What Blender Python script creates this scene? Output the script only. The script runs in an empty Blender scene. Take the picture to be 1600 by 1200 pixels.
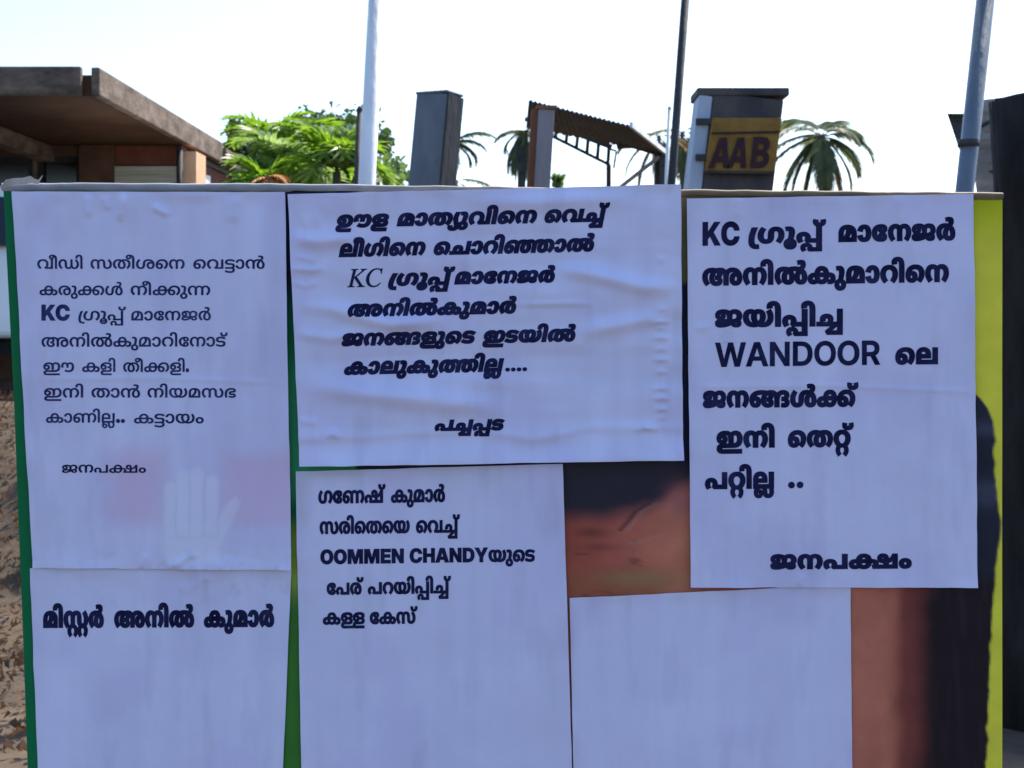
import bpy, bmesh, math, random
import numpy as np
from mathutils import Vector, Matrix
from mathutils.geometry import delaunay_2d_cdt

C = bpy.context.scene.collection
scn = bpy.context.scene
R = math.radians

# ------------------------------------------------------------------ camera
F = 2286.0          # focal length in photo pixels (1600 wide)
HC = 1.50           # eye height
HOR = 500.0         # horizon row
cam_d = bpy.data.cameras.new('camera'); cam = bpy.data.objects.new('camera', cam_d); C.objects.link(cam)
cam.location = (0, 0, HC); cam.rotation_euler = (R(90), 0, 0)
cam_d.sensor_width = 36; cam_d.lens = F / 1600 * 36
cam_d.shift_y = -(600 - HOR) / 1600
cam_d.clip_start = 0.05; cam_d.clip_end = 3000
cam_d.dof.use_dof = True; cam_d.dof.focus_distance = 1.6; cam_d.dof.aperture_fstop = 20.0
scn.camera = cam

# ------------------------------------------------------------------ sky, sun, exposure
SUN_EL, SUN_AZ = R(50), R(34)       # azimuth measured from +Y (behind the board) towards +X
w = bpy.data.worlds.new('World'); scn.world = w; w.use_nodes = True
nt = w.node_tree; bg = nt.nodes['Background']
sky = nt.nodes.new('ShaderNodeTexSky'); sky.sky_type = 'NISHITA'; sky.sun_disc = False
sky.sun_elevation = SUN_EL; sky.sun_rotation = SUN_AZ; sky.air_density = 1.0; sky.dust_density = 1.6; sky.ozone_density = 5.0
nt.links.new(sky.outputs[0], bg.inputs[0]); bg.inputs[1].default_value = 0.15
sd = bpy.data.lights.new('sun', 'SUN'); sun = bpy.data.objects.new('sun', sd); C.objects.link(sun)
sd.energy = 4.0; sd.angle = R(0.53); sd.color = (1, 0.93, 0.82)
sv = Vector((math.sin(SUN_AZ) * math.cos(SUN_EL), math.cos(SUN_AZ) * math.cos(SUN_EL), math.sin(SUN_EL)))
sun.rotation_euler = (-sv).to_track_quat('-Z', 'Y').to_euler()
scn.view_settings.view_transform = 'Standard'; scn.view_settings.look = 'None'
scn.view_settings.exposure = 1.08; scn.view_settings.gamma = 1

# ------------------------------------------------------------------ helpers
def P(px, py, Y):
    return Vector(((px - 800) / F * Y, Y, HC + (HOR - py) / F * Y))

def noise_mat(name, c1, c2, scale=6, rough=0.7, detail=6, bump=0.0, bscale=None, stretch=(1, 1, 1), trans=0.0, metal=0.0, contrast=(0.35, 0.65), spec=0.3):
    m = bpy.data.materials.new(name); m.use_nodes = True
    t = m.node_tree; b = t.nodes['Principled BSDF']; L = t.links.new
    tc = t.nodes.new('ShaderNodeTexCoord'); mp = t.nodes.new('ShaderNodeMapping'); mp.inputs['Scale'].default_value = stretch
    n = t.nodes.new('ShaderNodeTexNoise'); n.inputs['Scale'].default_value = scale; n.inputs['Detail'].default_value = detail
    n.inputs['Roughness'].default_value = 0.62
    cr = t.nodes.new('ShaderNodeValToRGB')
    cr.color_ramp.elements[0].position = contrast[0]; cr.color_ramp.elements[1].position = contrast[1]
    cr.color_ramp.elements[0].color = (*c1, 1); cr.color_ramp.elements[1].color = (*c2, 1)
    L(tc.outputs['Object'], mp.inputs['Vector']); L(mp.outputs[0], n.inputs['Vector']); L(n.outputs['Fac'], cr.inputs[0]); L(cr.outputs[0], b.inputs['Base Color'])
    b.inputs['Roughness'].default_value = rough; b.inputs['Metallic'].default_value = metal
    b.inputs['Specular IOR Level'].default_value = spec
    if bump:
        n2 = t.nodes.new('ShaderNodeTexNoise'); n2.inputs['Scale'].default_value = bscale or scale * 4; n2.inputs['Detail'].default_value = 8
        bp = t.nodes.new('ShaderNodeBump'); bp.inputs['Strength'].default_value = bump; bp.inputs['Distance'].default_value = 0.02
        L(mp.outputs[0], n2.inputs['Vector']); L(n2.outputs['Fac'], bp.inputs['Height']); L(bp.outputs[0], b.inputs['Normal'])
    if trans:
        tr = t.nodes.new('ShaderNodeBsdfTranslucent'); mx = t.nodes.new('ShaderNodeMixShader'); mx.inputs[0].default_value = trans
        hs = t.nodes.new('ShaderNodeHueSaturation'); hs.inputs['Value'].default_value = 1.6; hs.inputs['Saturation'].default_value = 1.1
        L(cr.outputs[0], hs.inputs['Color']); L(hs.outputs[0], tr.inputs['Color'])
        L(b.outputs[0], mx.inputs[1]); L(tr.outputs[0], mx.inputs[2]); L(mx.outputs[0], t.nodes['Material Output'].inputs['Surface'])
    return m

def attr_mat(name, rough=0.6, mottling=0.12, scale=8.0, spec=0.3, bump=0.0):
    """printed / stained surface: colours held by the sheet's own colour attribute, plus fine procedural mottling"""
    m = bpy.data.materials.new(name); m.use_nodes = True
    t = m.node_tree; b = t.nodes['Principled BSDF']; L = t.links.new
    a = t.nodes.new('ShaderNodeVertexColor'); a.layer_name = 'print'
    tc = t.nodes.new('ShaderNodeTexCoord')
    n = t.nodes.new('ShaderNodeTexNoise'); n.inputs['Scale'].default_value = scale; n.inputs['Detail'].default_value = 8
    mr = t.nodes.new('ShaderNodeMapRange'); mr.inputs[1].default_value = 0.3; mr.inputs[2].default_value = 0.7
    mr.inputs[3].default_value = 1 - mottling; mr.inputs[4].default_value = 1 + mottling * 0.4
    mx = t.nodes.new('ShaderNodeMix'); mx.data_type = 'RGBA'; mx.blend_type = 'MULTIPLY'; mx.inputs[0].default_value = 1
    L(tc.outputs['Object'], n.inputs['Vector']); L(n.outputs['Fac'], mr.inputs[0]); L(a.outputs['Color'], mx.inputs[6]); L(mr.outputs[0], mx.inputs[7])
    L(mx.outputs[2], b.inputs['Base Color']); b.inputs['Roughness'].default_value = rough; b.inputs['Specular IOR Level'].default_value = spec
    if bump:
        n2 = t.nodes.new('ShaderNodeTexNoise'); n2.inputs['Scale'].default_value = 420; n2.inputs['Detail'].default_value = 4
        bp = t.nodes.new('ShaderNodeBump'); bp.inputs['Strength'].default_value = bump; bp.inputs['Distance'].default_value = 0.0005
        L(tc.outputs['Object'], n2.inputs['Vector']); L(n2.outputs['Fac'], bp.inputs['Height']); L(bp.outputs[0], b.inputs['Normal'])
    return m

def thing(name, label, cat, loc=(0, 0, 0), group=None):
    o = bpy.data.objects.new(name, None); C.objects.link(o); o.location = loc; o.empty_display_size = 0.1
    o['label'] = label; o['category'] = cat
    if group: o['group'] = group
    return o
def tag(o, label, cat, group=None):
    o['label'] = label; o['category'] = cat
    if group: o['group'] = group
    return o
def mesh_obj(name, verts, faces, mat, parent=None, smooth=False):
    """verts in world coordinates; stored relative to the parent's position"""
    me = bpy.data.meshes.new(name)
    off = np.array(parent_world(parent)) if parent else np.zeros(3)
    me.from_pydata([tuple(v) for v in (np.asarray(verts, float) - off)], [], [tuple(int(i) for i in f) for f in faces]); me.update()
    if mat: me.materials.append(mat)
    if smooth: me.polygons.foreach_set('use_smooth', [True] * len(me.polygons))
    o = bpy.data.objects.new(name, me); C.objects.link(o)
    if parent: o.parent = parent
    return o
def parent_world(p):
    v = Vector((0, 0, 0))
    while p: v = v + p.location; p = p.parent
    return v

class MB:
    def __init__(s): s.v = []; s.f = []
    def box(s, c, size, rz=0.0, M=None):
        n = len(s.v); c = Vector(c)
        for sx in (-1, 1):
            for sy in (-1, 1):
                for sz in (-1, 1):
                    q = Vector((sx * size[0] / 2, sy * size[1] / 2, sz * size[2] / 2))
                    if M is not None: q = M @ q
                    elif rz: q = Matrix.Rotation(rz, 3, 'Z') @ q
                    s.v.append(c + q)
        for f in ((0, 1, 3, 2), (4, 6, 7, 5), (0, 4, 5, 1), (2, 3, 7, 6), (0, 2, 6, 4), (1, 5, 7, 3)): s.f.append([n + i for i in f])
        return s
    def bar(s, a, b, w, d=None, rz=0.0):
        """square bar between two points"""
        a, b = Vector(a), Vector(b); d = d or w; z = (b - a).normalized()
        ref = Vector((math.cos(rz), math.sin(rz), 0)) if abs(z.z) > 0.7 else Vector((0, 0, 1))
        x = (ref - z * ref.dot(z)).normalized(); y = z.cross(x); M = Matrix((x, y, z)).transposed()
        return s.box((a + b) / 2, (w, d, (b - a).length), M=M)
    def tube(s, pts, radii, n=12, cap=True):
        rings = []
        for i, p in enumerate(pts):
            p = Vector(p); a = Vector(pts[max(0, i - 1)]); b = Vector(pts[min(len(pts) - 1, i + 1)]); z = (b - a).normalized()
            x = z.orthogonal().normalized() if abs(z.z) < 0.9 else (Vector((1, 0, 0)) - z * z.x).normalized(); y = z.cross(x)
            r = radii[i] if hasattr(radii, '__len__') else radii; k = len(s.v)
            for j in range(n):
                t = 2 * math.pi * j / n; s.v.append(p + (x * math.cos(t) + y * math.sin(t)) * r)
            rings.append(k)
        for a, b in zip(rings, rings[1:]):
            for j in range(n): s.f.append([a + j, a + (j + 1) % n, b + (j + 1) % n, b + j])
        if cap:
            s.f.append([rings[0] + j for j in range(n)][::-1]); s.f.append([rings[-1] + j for j in range(n)])
        return s
    def quad(s, a, b, c, d):
        n = len(s.v); s.v += [Vector(a), Vector(b), Vector(c), Vector(d)]; s.f.append([n, n + 1, n + 2, n + 3]); return s
    def build(s, name, mat, parent=None, smooth=False, bevel=0.0):
        o = mesh_obj(name, s.v, s.f, mat, parent, smooth)
        if bevel:
            b = o.modifiers.new('bevel', 'BEVEL'); b.width = bevel; b.segments = 2; b.limit_method = 'ANGLE'
        return o

# numpy value noise
_rs = np.random.RandomState(7); _tab = _rs.rand(64, 64)
def vnoise(x, y, s=0):
    x = np.asarray(x, float) + s * 17.3; y = np.asarray(y, float) + s * 9.7
    xi = np.floor(x).astype(int); yi = np.floor(y).astype(int); fx = x - xi; fy = y - yi
    fx = fx * fx * (3 - 2 * fx); fy = fy * fy * (3 - 2 * fy)
    g = lambda a, b: _tab[a % 64, b % 64]
    return (g(xi, yi) * (1 - fx) + g(xi + 1, yi) * fx) * (1 - fy) + (g(xi, yi + 1) * (1 - fx) + g(xi + 1, yi + 1) * fx) * fy
def fbm(x, y, s=0, o=4):
    t = 0; a = 0.5
    for k in range(o): t = t + a * vnoise(x * 2 ** k, y * 2 ** k, s + k); a *= 0.5
    return t
def sstep(a, b, x):
    t = np.clip((x - a) / (b - a), 0, 1); return t * t * (3 - 2 * t)
def srgb(r, g, b):
    f = lambda c: (c / 255 / 12.92) if c / 255 <= 0.04045 else ((c / 255 + 0.055) / 1.055) ** 2.4
    return np.array([f(r), f(g), f(b)])

# ------------------------------------------------------------------ ground
def ground_h(x, y):
    h = 0.95 * sstep(6.6, 9.4, y)
    near = np.exp(-(np.hypot(x, y) / 60) ** 2)
    return h + (fbm(x * 0.6, y * 0.6, 3) - 0.5) * 0.10 * near + (fbm(x * 2.5, y * 2.5, 5) - 0.5) * 0.05 * near * (h > 0.02)
xs = np.concatenate([-np.geomspace(1500, 14, 14), np.linspace(-12, 12, 81), np.geomspace(14, 1500, 14)])
ys = np.concatenate([-np.geomspace(1500, 8, 12), np.linspace(-6, 30, 121), np.geomspace(33, 1500, 16)])
gx, gy = np.meshgrid(xs, ys); gz = ground_h(gx, gy); nx = len(xs)
gv = np.stack([gx, gy, gz], -1).reshape(-1, 3)
gf = [(j * nx + i, j * nx + i + 1, (j + 1) * nx + i + 1, (j + 1) * nx + i) for j in range(len(ys) - 1) for i in range(nx - 1)]
m_ground = noise_mat('earth', (0.045, 0.034, 0.025), (0.115, 0.080, 0.052), scale=2.2, rough=0.95, detail=12, bump=0.6, bscale=18, contrast=(0.38, 0.62))
g = mesh_obj('ground', gv, gf, m_ground, smooth=True); g['kind'] = 'structure'
def gh(x, y): return float(ground_h(np.array(x), np.array(y)))

# ------------------------------------------------------------------ the printed banner
D = 1.6; K = D / F
def S(px, py, out=0.0):
    """photo row/column on the plane of the banner, 'out' metres towards the viewer"""
    return np.stack([(np.asarray(px, float) - 800) * K, np.full_like(np.asarray(px, float), D) - out, HC + (HOR - np.asarray(py, float)) * K], -1)

def banner_left(y): return np.interp(y, [293, 640, 800, 1000, 1500], [5, 22, 28, 36, 54])
def banner_top(x): return np.interp(x, [0, 450, 800, 1065, 1570], [286, 287, 292, 296, 301])
def banner_wave(x, y):
    return 0.0012 * (fbm(x / 260, y / 260, 11) - 0.5) * 2
BAN_R, BAN_B = 1566, 1700
m_print = attr_mat('printed_flex', rough=0.5, mottling=0.10, scale=30, spec=0.12)
def paint_banner(X, Y):
    n1 = (fbm(X / 60, Y / 60, 21) - 0.5) * 2; n2 = (fbm(X / 18, Y / 18, 24) - 0.5) * 2
    def mix(c, col, mk): return c * (1 - mk[..., None]) + col * mk[..., None]
    green, navy = np.array([.004, .16, .055]), np.array([.012, .016, .05])
    c = np.broadcast_to(green, X.shape + (3,)).copy()
    # panel seam between the two sheets: navy above, green, then a yellow green foot
    seam = sstep(425, 440, X) * (1 - sstep(700, 720, X))
    c = mix(c, navy, sstep(425, 440, X) * (1 - sstep(430, 520, Y)))
    c = mix(c, np.array([.03, .30, .12]), seam * sstep(520, 600, Y) * (1 - sstep(760, 800, Y)))
    c = mix(c, np.array([.30, .42, .05]), sstep(425, 440, X) * sstep(800, 850, Y) * (1 - sstep(900, 985, Y)))
    c = mix(c, np.array([.05, .20, .03]), sstep(425, 440, X) * sstep(900, 985, Y))
    # portrait: dark hair above, forehead and cheek below
    pm = sstep(552, 560, X)
    hair = np.array([.030, .026, .040])
    c = mix(c, hair, pm)
    edge = np.interp(X, [560, 880, 930, 985, 1020, 1060, 1080, 1300], [800, 808, 812, 806, 798, 770, 755, 720]) + n1 * 16
    t = sstep(-22, 24, Y - edge) * pm
    skin = np.stack([np.interp(X, [880, 950, 1040, 1080, 1400], [.30, .34, .46, .48, .40]),
                     np.interp(X, [880, 950, 1040, 1080, 1400], [.105, .125, .22, .25, .19]),
                     np.interp(X, [880, 950, 1040, 1080, 1400], [.075, .11, .165, .17, .15])], -1)
    skin = skin * np.array([1.30, .86, .70]) * (1 + 0.16 * n1[..., None] + 0.07 * n2[..., None])
    c = mix(c, skin, t)
    c = mix(c, np.array([.40, .13, .13]), np.exp(-((X - 1062) / 22) ** 2 - ((Y - 785) / 26) ** 2) * 0.8)
    c = mix(c, np.array([.13, .035, .03]), np.exp(-((X - 924) / 26) ** 2 - ((Y - 832) / 8) ** 2) * 0.65)
    c = mix(c, np.array([.15, .045, .035]), np.exp(-((X - 936) / 30) ** 2 - ((Y - 855) / 6) ** 2) * 0.5)
    c = mix(c, np.array([.33, .10, .05]), sstep(875, 915, Y) * pm * (1 - sstep(1000, 1090, X)) * 0.65)
    c = mix(c, np.array([.30, .22, .09]), np.exp(-((X - 1000) / 70) ** 2 - ((Y - 905) / 14) ** 2) * 0.6)
    c = mix(c, np.array([.36, .10, .08]), np.exp(-((Y - 921) / 8) ** 2) * sstep(1060, 1085, X) * (1 - sstep(1200, 1260, X)) * 0.7)
    # long curved scratch and scuffs in the print
    sx = np.interp(Y, [786, 792, 800, 812, 830], [1018, 1006, 993, 984, 968]); on = sstep(784, 788, Y) * (1 - sstep(828, 832, Y))
    c = mix(c, np.array([.05, .015, .03]), np.exp(-((X - sx) / 4.2) ** 2) * on * .7)
    c = mix(c, np.array([.45, .25, .22]), np.exp(-((X - sx - 9) / 4.5) ** 2) * on * .3)
    c = mix(c, np.array([.50, .27, .20]), np.clip(np.exp(-((Y - 842 - 6 * np.sin(X / 17)) / 3) ** 2), 0, 1) * sstep(975, 990, X) * (1 - sstep(1030, 1045, X)) * .35)
    c = mix(c, np.array([.09, .02, .02]), sstep(.60, .72, fbm(X / 40, Y / 9, 27)) * sstep(820, 850, Y) * pm * (1 - sstep(1000, 1060, X)) * .45)
    # beard / hair on the right
    bx = X + n1 * 14
    c = mix(c, np.array([.17, .035, .03]), sstep(1385, 1415, bx) * sstep(880, 900, Y) * 0.85)
    c = mix(c, np.array([.020, .012, .016]) * (1 + 1.1 * np.clip(vnoise(X / 7, Y / 60, 4) - .45, 0, 1))[..., None], sstep(1412, 1462, bx) * sstep(860, 890, Y))
    # yellow ground at the right, olive at the top
    yel = np.array([.80, .72, .060]); yel = np.broadcast_to(yel, X.shape + (3,)) * (1 + .10 * n1[..., None])
    yel = mix(yel, np.array([.50, .52, .010]), 1 - sstep(310, 400, Y))
    edge_r = np.interp(Y, [560, 606, 622, 640, 660, 690, 705, 730, 770, 820, 870, 930, 1000, 1200], [1508, 1516, 1532, 1545, 1553, 1556, 1553, 1554, 1560, 1564, 1559, 1553, 1549, 1540]) + n2 * 4
    ym = np.maximum(sstep(1495, 1500, X) * (1 - sstep(608, 616, Y)), sstep(-2.5, 2.5, X - edge_r) * sstep(600, 610, Y))
    c = mix(c, np.array([.022, .024, .040]), sstep(1470, 1490, X) * sstep(600, 610, Y) * (1 - sstep(880, 930, Y)))
    lo = np.exp(-((Y - 668 - n1 * 10) / 12) ** 2) + np.exp(-((Y - 770 - n1 * 12) / 16) ** 2) * 1.3
    c = mix(c, np.array([.07, .075, .115]), np.clip(lo, 0, 1) * sstep(1500, 1520, X) * (1 - sstep(880, 930, Y)) * .7)
    c = c * (1 - ym[..., None]) + yel * ym[..., None]
    # gap beside the right sheet: olive above, navy below
    gp = sstep(1050, 1058, X) * (1 - sstep(1084, 1092, X))
    c = mix(c, np.array([.20, .17, .06]), gp * (1 - sstep(438, 450, Y)))
    c = mix(c, navy, gp * sstep(438, 450, Y) * (1 - sstep(700, 745, Y)))
    c = mix(c, np.array([.17, .13, .07]), sstep(1058, 1070, X) * (1 - sstep(1500, 1505, X)) * (1 - sstep(310, 330, Y)))
    return np.clip(c, 0.002, 0.9)

banner = thing('banner', 'printed flex banner with a green left border and yellow right edge, carrying the white notices', 'banner', (0.0, D, 0.0))
NXB, NYB = 560, 480
uu, vv = np.meshgrid(np.linspace(0, 1, NXB), np.linspace(0, 1, NYB))
BY = 0; 
Yp = 300 + vv * (BAN_B - 300)
Xl = banner_left(Yp); Xp = Xl + uu * (BAN_R - Xl)
Yp = banner_top(Xp) + 9 + vv * (BAN_B - banner_top(Xp) - 9)
bv = S(Xp, Yp, banner_wave(Xp, Yp)).reshape(-1, 3)
bf = [(j * NXB + i, (j + 1) * NXB + i, (j + 1) * NXB + i + 1, j * NXB + i + 1) for j in range(NYB - 1) for i in range(NXB - 1)]
def put_colours(o, cols):
    a = o.data.color_attributes.new('print', 'FLOAT_COLOR', 'POINT')
    a.data.foreach_set('color', np.concatenate([cols.reshape(-1, 3), np.ones((cols.size // 3, 1))], 1).astype(np.float32).ravel())
o = mesh_obj('printed_sheet', bv, bf, m_print, banner, smooth=True); put_colours(o, paint_banner(Xp, Yp))
# folded hem along the top, grey on the left, brown towards the right
m_hem = attr_mat('hem', rough=0.7, mottling=0.22, scale=24)
hx = np.linspace(4, 1566, 200); ring = []
hem_c = []
for i, x in enumerate(hx):
    tp = float(banner_top(np.array(x))) + 0.8 * (fbm(np.array(x / 40), np.array(0.3), 2) - .5) * 4
    bt = tp + (13 if x < 455 else 11) + 2.0 * (float(vnoise(np.array(x / 30), np.array(2.2))) - .5)
    yy = [tp + 1.5, tp, tp + 1.5, (tp + bt) / 2, bt]; oo = [-0.006, 0.0, 0.004, 0.0058, 0.0018]
    ring.append(S(np.array([x] * 5), np.array(yy), np.array(oo)))
    t = sstep(440, 1090, x); base = np.array([.34, .335, .35]) * (1 - t) + np.array([.20, .15, .09]) * t
    hem_c.append(np.stack([base * (0.85 + .3 * float(vnoise(np.array(x / 23), np.array(k * 1.3), 6))) for k in range(5)]))
hv = np.concatenate(ring); hf = [(5 * i + k, 5 * i + k + 1, 5 * i + k + 6, 5 * i + k + 5) for i in range(len(hx) - 1) for k in range(4)]
o = mesh_obj('hem', hv, hf, m_hem, banner, smooth=True); put_colours(o, np.stack(hem_c))
# torn shreds of the hem at the upper left
m_shred = noise_mat('shred', (.42, .41, .42), (.62, .60, .60), scale=60, rough=0.8)
mb = MB(); sh = [(8, 290, 8), (14, 282, 9), (26, 279.5, 10), (40, 279, 10), (52, 276, 11), (57, 280, 8), (63, 282, 6), (69, 274, 2)]
top = [S(np.array(a), np.array(b), 0.006 + .004 * math.sin(a)) for a, b, c in sh]; bot = [S(np.array(a), np.array(b + c), 0.0055) for a, b, c in sh]
for i in range(len(sh) - 1): mb.quad(bot[i], bot[i + 1], top[i + 1], top[i])
mb.build('torn_shred', m_shred, banner)
# timber frame behind the sheet
m_wood = noise_mat('batten_wood', (.10, .06, .035), (.22, .15, .09), scale=9, stretch=(1, 1, 8), rough=0.85, bump=0.4)
xl0 = (30 - 800) * K; xr0 = (1545 - 800) * K; zt = HC + (HOR - 305) * K; zb = HC + (HOR - 1690) * K
for zr in (zt - .02, zb + .03): mb = MB(); mb.box(((xl0 + xr0) / 2, D + .022, zr), (xr0 - xl0, .03, .04)); mb.build('frame_rail', m_wood, banner)
for fx in (0.03, 0.5, 0.97):
    x = xl0 + (xr0 - xl0) * fx; mb = MB(); mb.box((x, D + .054, (zt - .02) / 2), (.045, .03, zt - .02)); mb.build('frame_leg', m_wood, banner)
# ------------------------------------------------------------------ pasted paper notices
def crease(x, y, pts, w, A, taper=0.25):
    """raised (or sunken) crease along a polyline, photo pixels"""
    h = np.zeros_like(np.asarray(x, float)); L = [0]
    for a, b in zip(pts, pts[1:]): L.append(L[-1] + math.hypot(b[0] - a[0], b[1] - a[1]))
    T = L[-1]
    for k, (a, b) in enumerate(zip(pts, pts[1:])):
        dx, dy = b[0] - a[0], b[1] - a[1]; q = dx * dx + dy * dy
        t = np.clip(((x - a[0]) * dx + (y - a[1]) * dy) / q, 0, 1)
        d = np.hypot(x - a[0] - t * dx, y - a[1] - t * dy)
        s = (L[k] + t * math.sqrt(q)) / T
        fade = np.clip(np.minimum(s, 1 - s) / taper, 0, 1) if taper else 1
        h = np.maximum(h, np.exp(-(d / w) ** 2) * fade)
    return h * A

class Notice:
    def __init__(s, corners, lift, relief, seed, edge=0.0030):
        s.c = [np.array(c, float) for c in corners]; s.lift = lift; s.relief = relief; s.seed = seed; s.edge = edge   # TL TR BR BL
    def at(s, u, v):
        a, b, c, d = s.c; u = np.asarray(u)[..., None]; v = np.asarray(v)[..., None]
        return (a * (1 - u) + b * u) * (1 - v) + (d * (1 - u) + c * u) * v
    def inv(s, x, y):
        a, b, c, d = s.c; u = np.full_like(np.asarray(x, float), .5); v = u.copy()
        for _ in range(5):
            p = s.at(u, v); ex = x - p[..., 0]; ey = y - p[..., 1]
            du = (b - a) * (1 - v[..., None]) + (c - d) * v[..., None]; dv = (d - a) * (1 - u[..., None]) + (c - b) * u[..., None]
            det = du[..., 0] * dv[..., 1] - du[..., 1] * dv[..., 0]
            u = u + (ex * dv[..., 1] - ey * dv[..., 0]) / det; v = v + (du[..., 0] * ey - du[..., 1] * ex) / det
        return u, v
    def out(s, x, y, u, v):
        e = np.minimum(np.minimum(u, 1 - u), np.minimum(v, 1 - v))
        h = s.lift + np.maximum(s.relief(x, y, u, v), -0.0025) + banner_wave(x, y)
        h = h + s.edge * np.exp(-(np.clip(e, 0, 1) / 0.022) ** 2) * (vnoise(x / 35, y / 35, s.seed) > -1) * vnoise(x / 45, y / 45, s.seed + 2) ** 2
        return h
    def build(s, nu, nv, label, tint):
        o0 = s.at(np.array(.5), np.array(1.0)); base = S(o0[0], o0[1], s.lift)
        root = thing('paper_notice', label, 'notice', tuple(float(q) for q in base), 'white paper notices pasted on the banner')
        uu, vv = np.meshgrid(np.linspace(0, 1, nu), np.linspace(0, 1, nv)); p = s.at(uu, vv); x, y = p[..., 0], p[..., 1]
        # slightly uneven cut edge
        wob = 0.5
        x = x + wob * (vnoise(y / 30, x * 0, s.seed) - .5) * (np.abs(uu - .5) > .499); y = y + wob * 1.6 * (vnoise(x / 30, y * 0, s.seed + 1) - .5) * (np.abs(vv - .5) > .499)
        V = S(x, y, s.out(x, y, uu, vv)).reshape(-1, 3)
        f = [(j * nu + i, (j + 1) * nu + i, (j + 1) * nu + i + 1, j * nu + i + 1) for j in range(nv - 1) for i in range(nu - 1)]
        o = mesh_obj('paper_sheet', V, f, M_PAPER, root, smooth=True)
        put_colours(o, tint(x, y, uu, vv)); s.root = root; return root

M_PAPER = attr_mat('paper', rough=0.75, mottling=0.035, scale=14, spec=0.25, bump=0.25)
PAPER = np.array([.67, .66, .86])
def plain(x, y, u, v):
    n = fbm(x / 120, y / 120, 31); m = fbm(x / 30, y / 14, 33)
    c = PAPER * (0.93 + .10 * n + .03 * m)[..., None]
    # paste dried to a faint grey and lilac bloom
    c = c * (1 + .11 * (fbm(x / 22, y / 420, 38, 3) - .47) + .07 * (fbm(x / 70, y / 60, 39, 3) - .47))[..., None]
    c = c * (1 - .07 * sstep(.56, .76, fbm(x / 30, y / 130, 44)))[..., None]
    k = sstep(.44, .62, fbm(x / 90, y / 150, 37))[..., None] * .9
    return c * (1 - k) + c * np.array([.95, .925, .97]) * k
def blend(c, col, k): return c * (1 - k[..., None]) + np.array(col) * k[..., None]
def soft_rect(x, y, x0, x1, y0, y1, w=3): return sstep(x0 - w, x0 + w, x) * (1 - sstep(x1 - w, x1 + w, x)) * sstep(y0 - w, y0 + w, y) * (1 - sstep(y1 - w, y1 + w, y))
def tint_left(x, y, u, v):
    c = plain(x, y, u, v)
    # print of an older poster showing through the damp paper
    c = blend(c, [.68, .50, .68], soft_rect(x + 26 * (fbm(x / 30, y / 30, 35) - .5), y + 30 * (fbm(x / 34, y / 34, 36) - .5), 168, 258, 700, 812, 24) * .75)
    c = blend(c, [.68, .50, .68], soft_rect(x, y + 26 * (fbm(x / 34, y / 34, 36) - .5), 347, 470, 705, 815, 16) * .7)
    # open palm of the older print: four fingers, thumb and heel, pale against the pink
    wx = x + 5 * (fbm(x / 20, y / 20, 45) - .5); wy = y + 8 * (fbm(x / 20, y / 26, 46) - .5); hand = np.zeros_like(x); gap = np.zeros_like(x)
    for fx, ft, fw in ((268, 752, 9), (288, 733, 10), (309, 728, 10.5), (333, 742, 10)):
        d = np.hypot(wx - fx, np.maximum(ft + fw - wy, 0)); hand = np.maximum(hand, (1 - sstep(fw - 3, fw + 3, d)) * (1 - sstep(870, 885, y)))
        gap = np.maximum(gap, np.exp(-((wx - fx - fw) / 1.6) ** 2) * sstep(ft + 12, ft + 30, wy) * (1 - sstep(830, 842, wy)))
    hand = np.maximum(hand, soft_rect(wx, wy, 258, 345, 815, 876, 7)); hand = np.maximum(hand, 1 - sstep(7, 15, np.abs((wx - 352) + (wy - 815) * .45) + np.maximum(0, np.abs(wy - 815) - 30)))
    c = blend(c, [.78, .77, .90], hand * .5); c = blend(c, [.54, .53, .68], gap * .28)
    c = blend(c, [.60, .61, .74], np.exp(-((wy - 838) / 3.5) ** 2) * soft_rect(wx, wy, 266, 345, 800, 880) * .35)
    sm = sstep(.56, .70, fbm(x / 22, y / 22, 41)) * sstep(850, 868, y) * sstep(140, 200, x)
    return blend(c, [.50, .50, .62], sm * .5)
def tint_low_left(x, y, u, v):
    c = plain(x, y, u, v)
    sm = sstep(.55, .70, fbm(x / 26, y / 40, 43)) * sstep(120, 200, x) * (1 - sstep(930, 960, y))
    return blend(c, [.50, .49, .60], sm * .45)
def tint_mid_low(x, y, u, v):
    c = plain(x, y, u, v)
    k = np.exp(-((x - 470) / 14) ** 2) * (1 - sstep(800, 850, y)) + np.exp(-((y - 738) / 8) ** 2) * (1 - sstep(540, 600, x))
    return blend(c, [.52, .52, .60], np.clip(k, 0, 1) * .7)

def relief_left(x, y, u, v):
    h = .0030 * (fbm(x / 55, y / 320, 51) - .45) * sstep(0, .2, v)
    h = h + .0045 * (fbm(x / 26, y / 90, 52) - .45) * np.exp(-((y - 318) / 26) ** 2)
    h = h + crease(x, y, [(140, 303), (142, 342)], 5, .0024) + crease(x, y, [(196, 303), (190, 348)], 6, .0028) + crease(x, y, [(238, 322), (268, 337)], 5, .0024) + crease(x, y, [(165, 306), (172, 330)], 6, .0018) + crease(x, y, [(370, 305), (366, 350)], 9, .0020) + crease(x, y, [(60, 470), (60, 360)], 8, .0012)
    h = h + crease(x, y, [(60, 592), (250, 590), (450, 598)], 4, .0005, .1)
    h = h + .0035 * (fbm(x / 40, y / 30, 53) - .42) * sstep(845, 888, y)
    h = h + crease(x, y, [(262, 888), (300, 868), (315, 864)], 4, .0018) + crease(x, y, [(222, 888), (232, 862)], 5, .0016) + crease(x, y, [(345, 888), (360, 868)], 5, .0013) + crease(x, y, [(258, 740), (260, 850)], 3, .0005)
    return 1.6 * (h + crease(x, y, [(344, 745), (346, 850)], 3, .0005))
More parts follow.
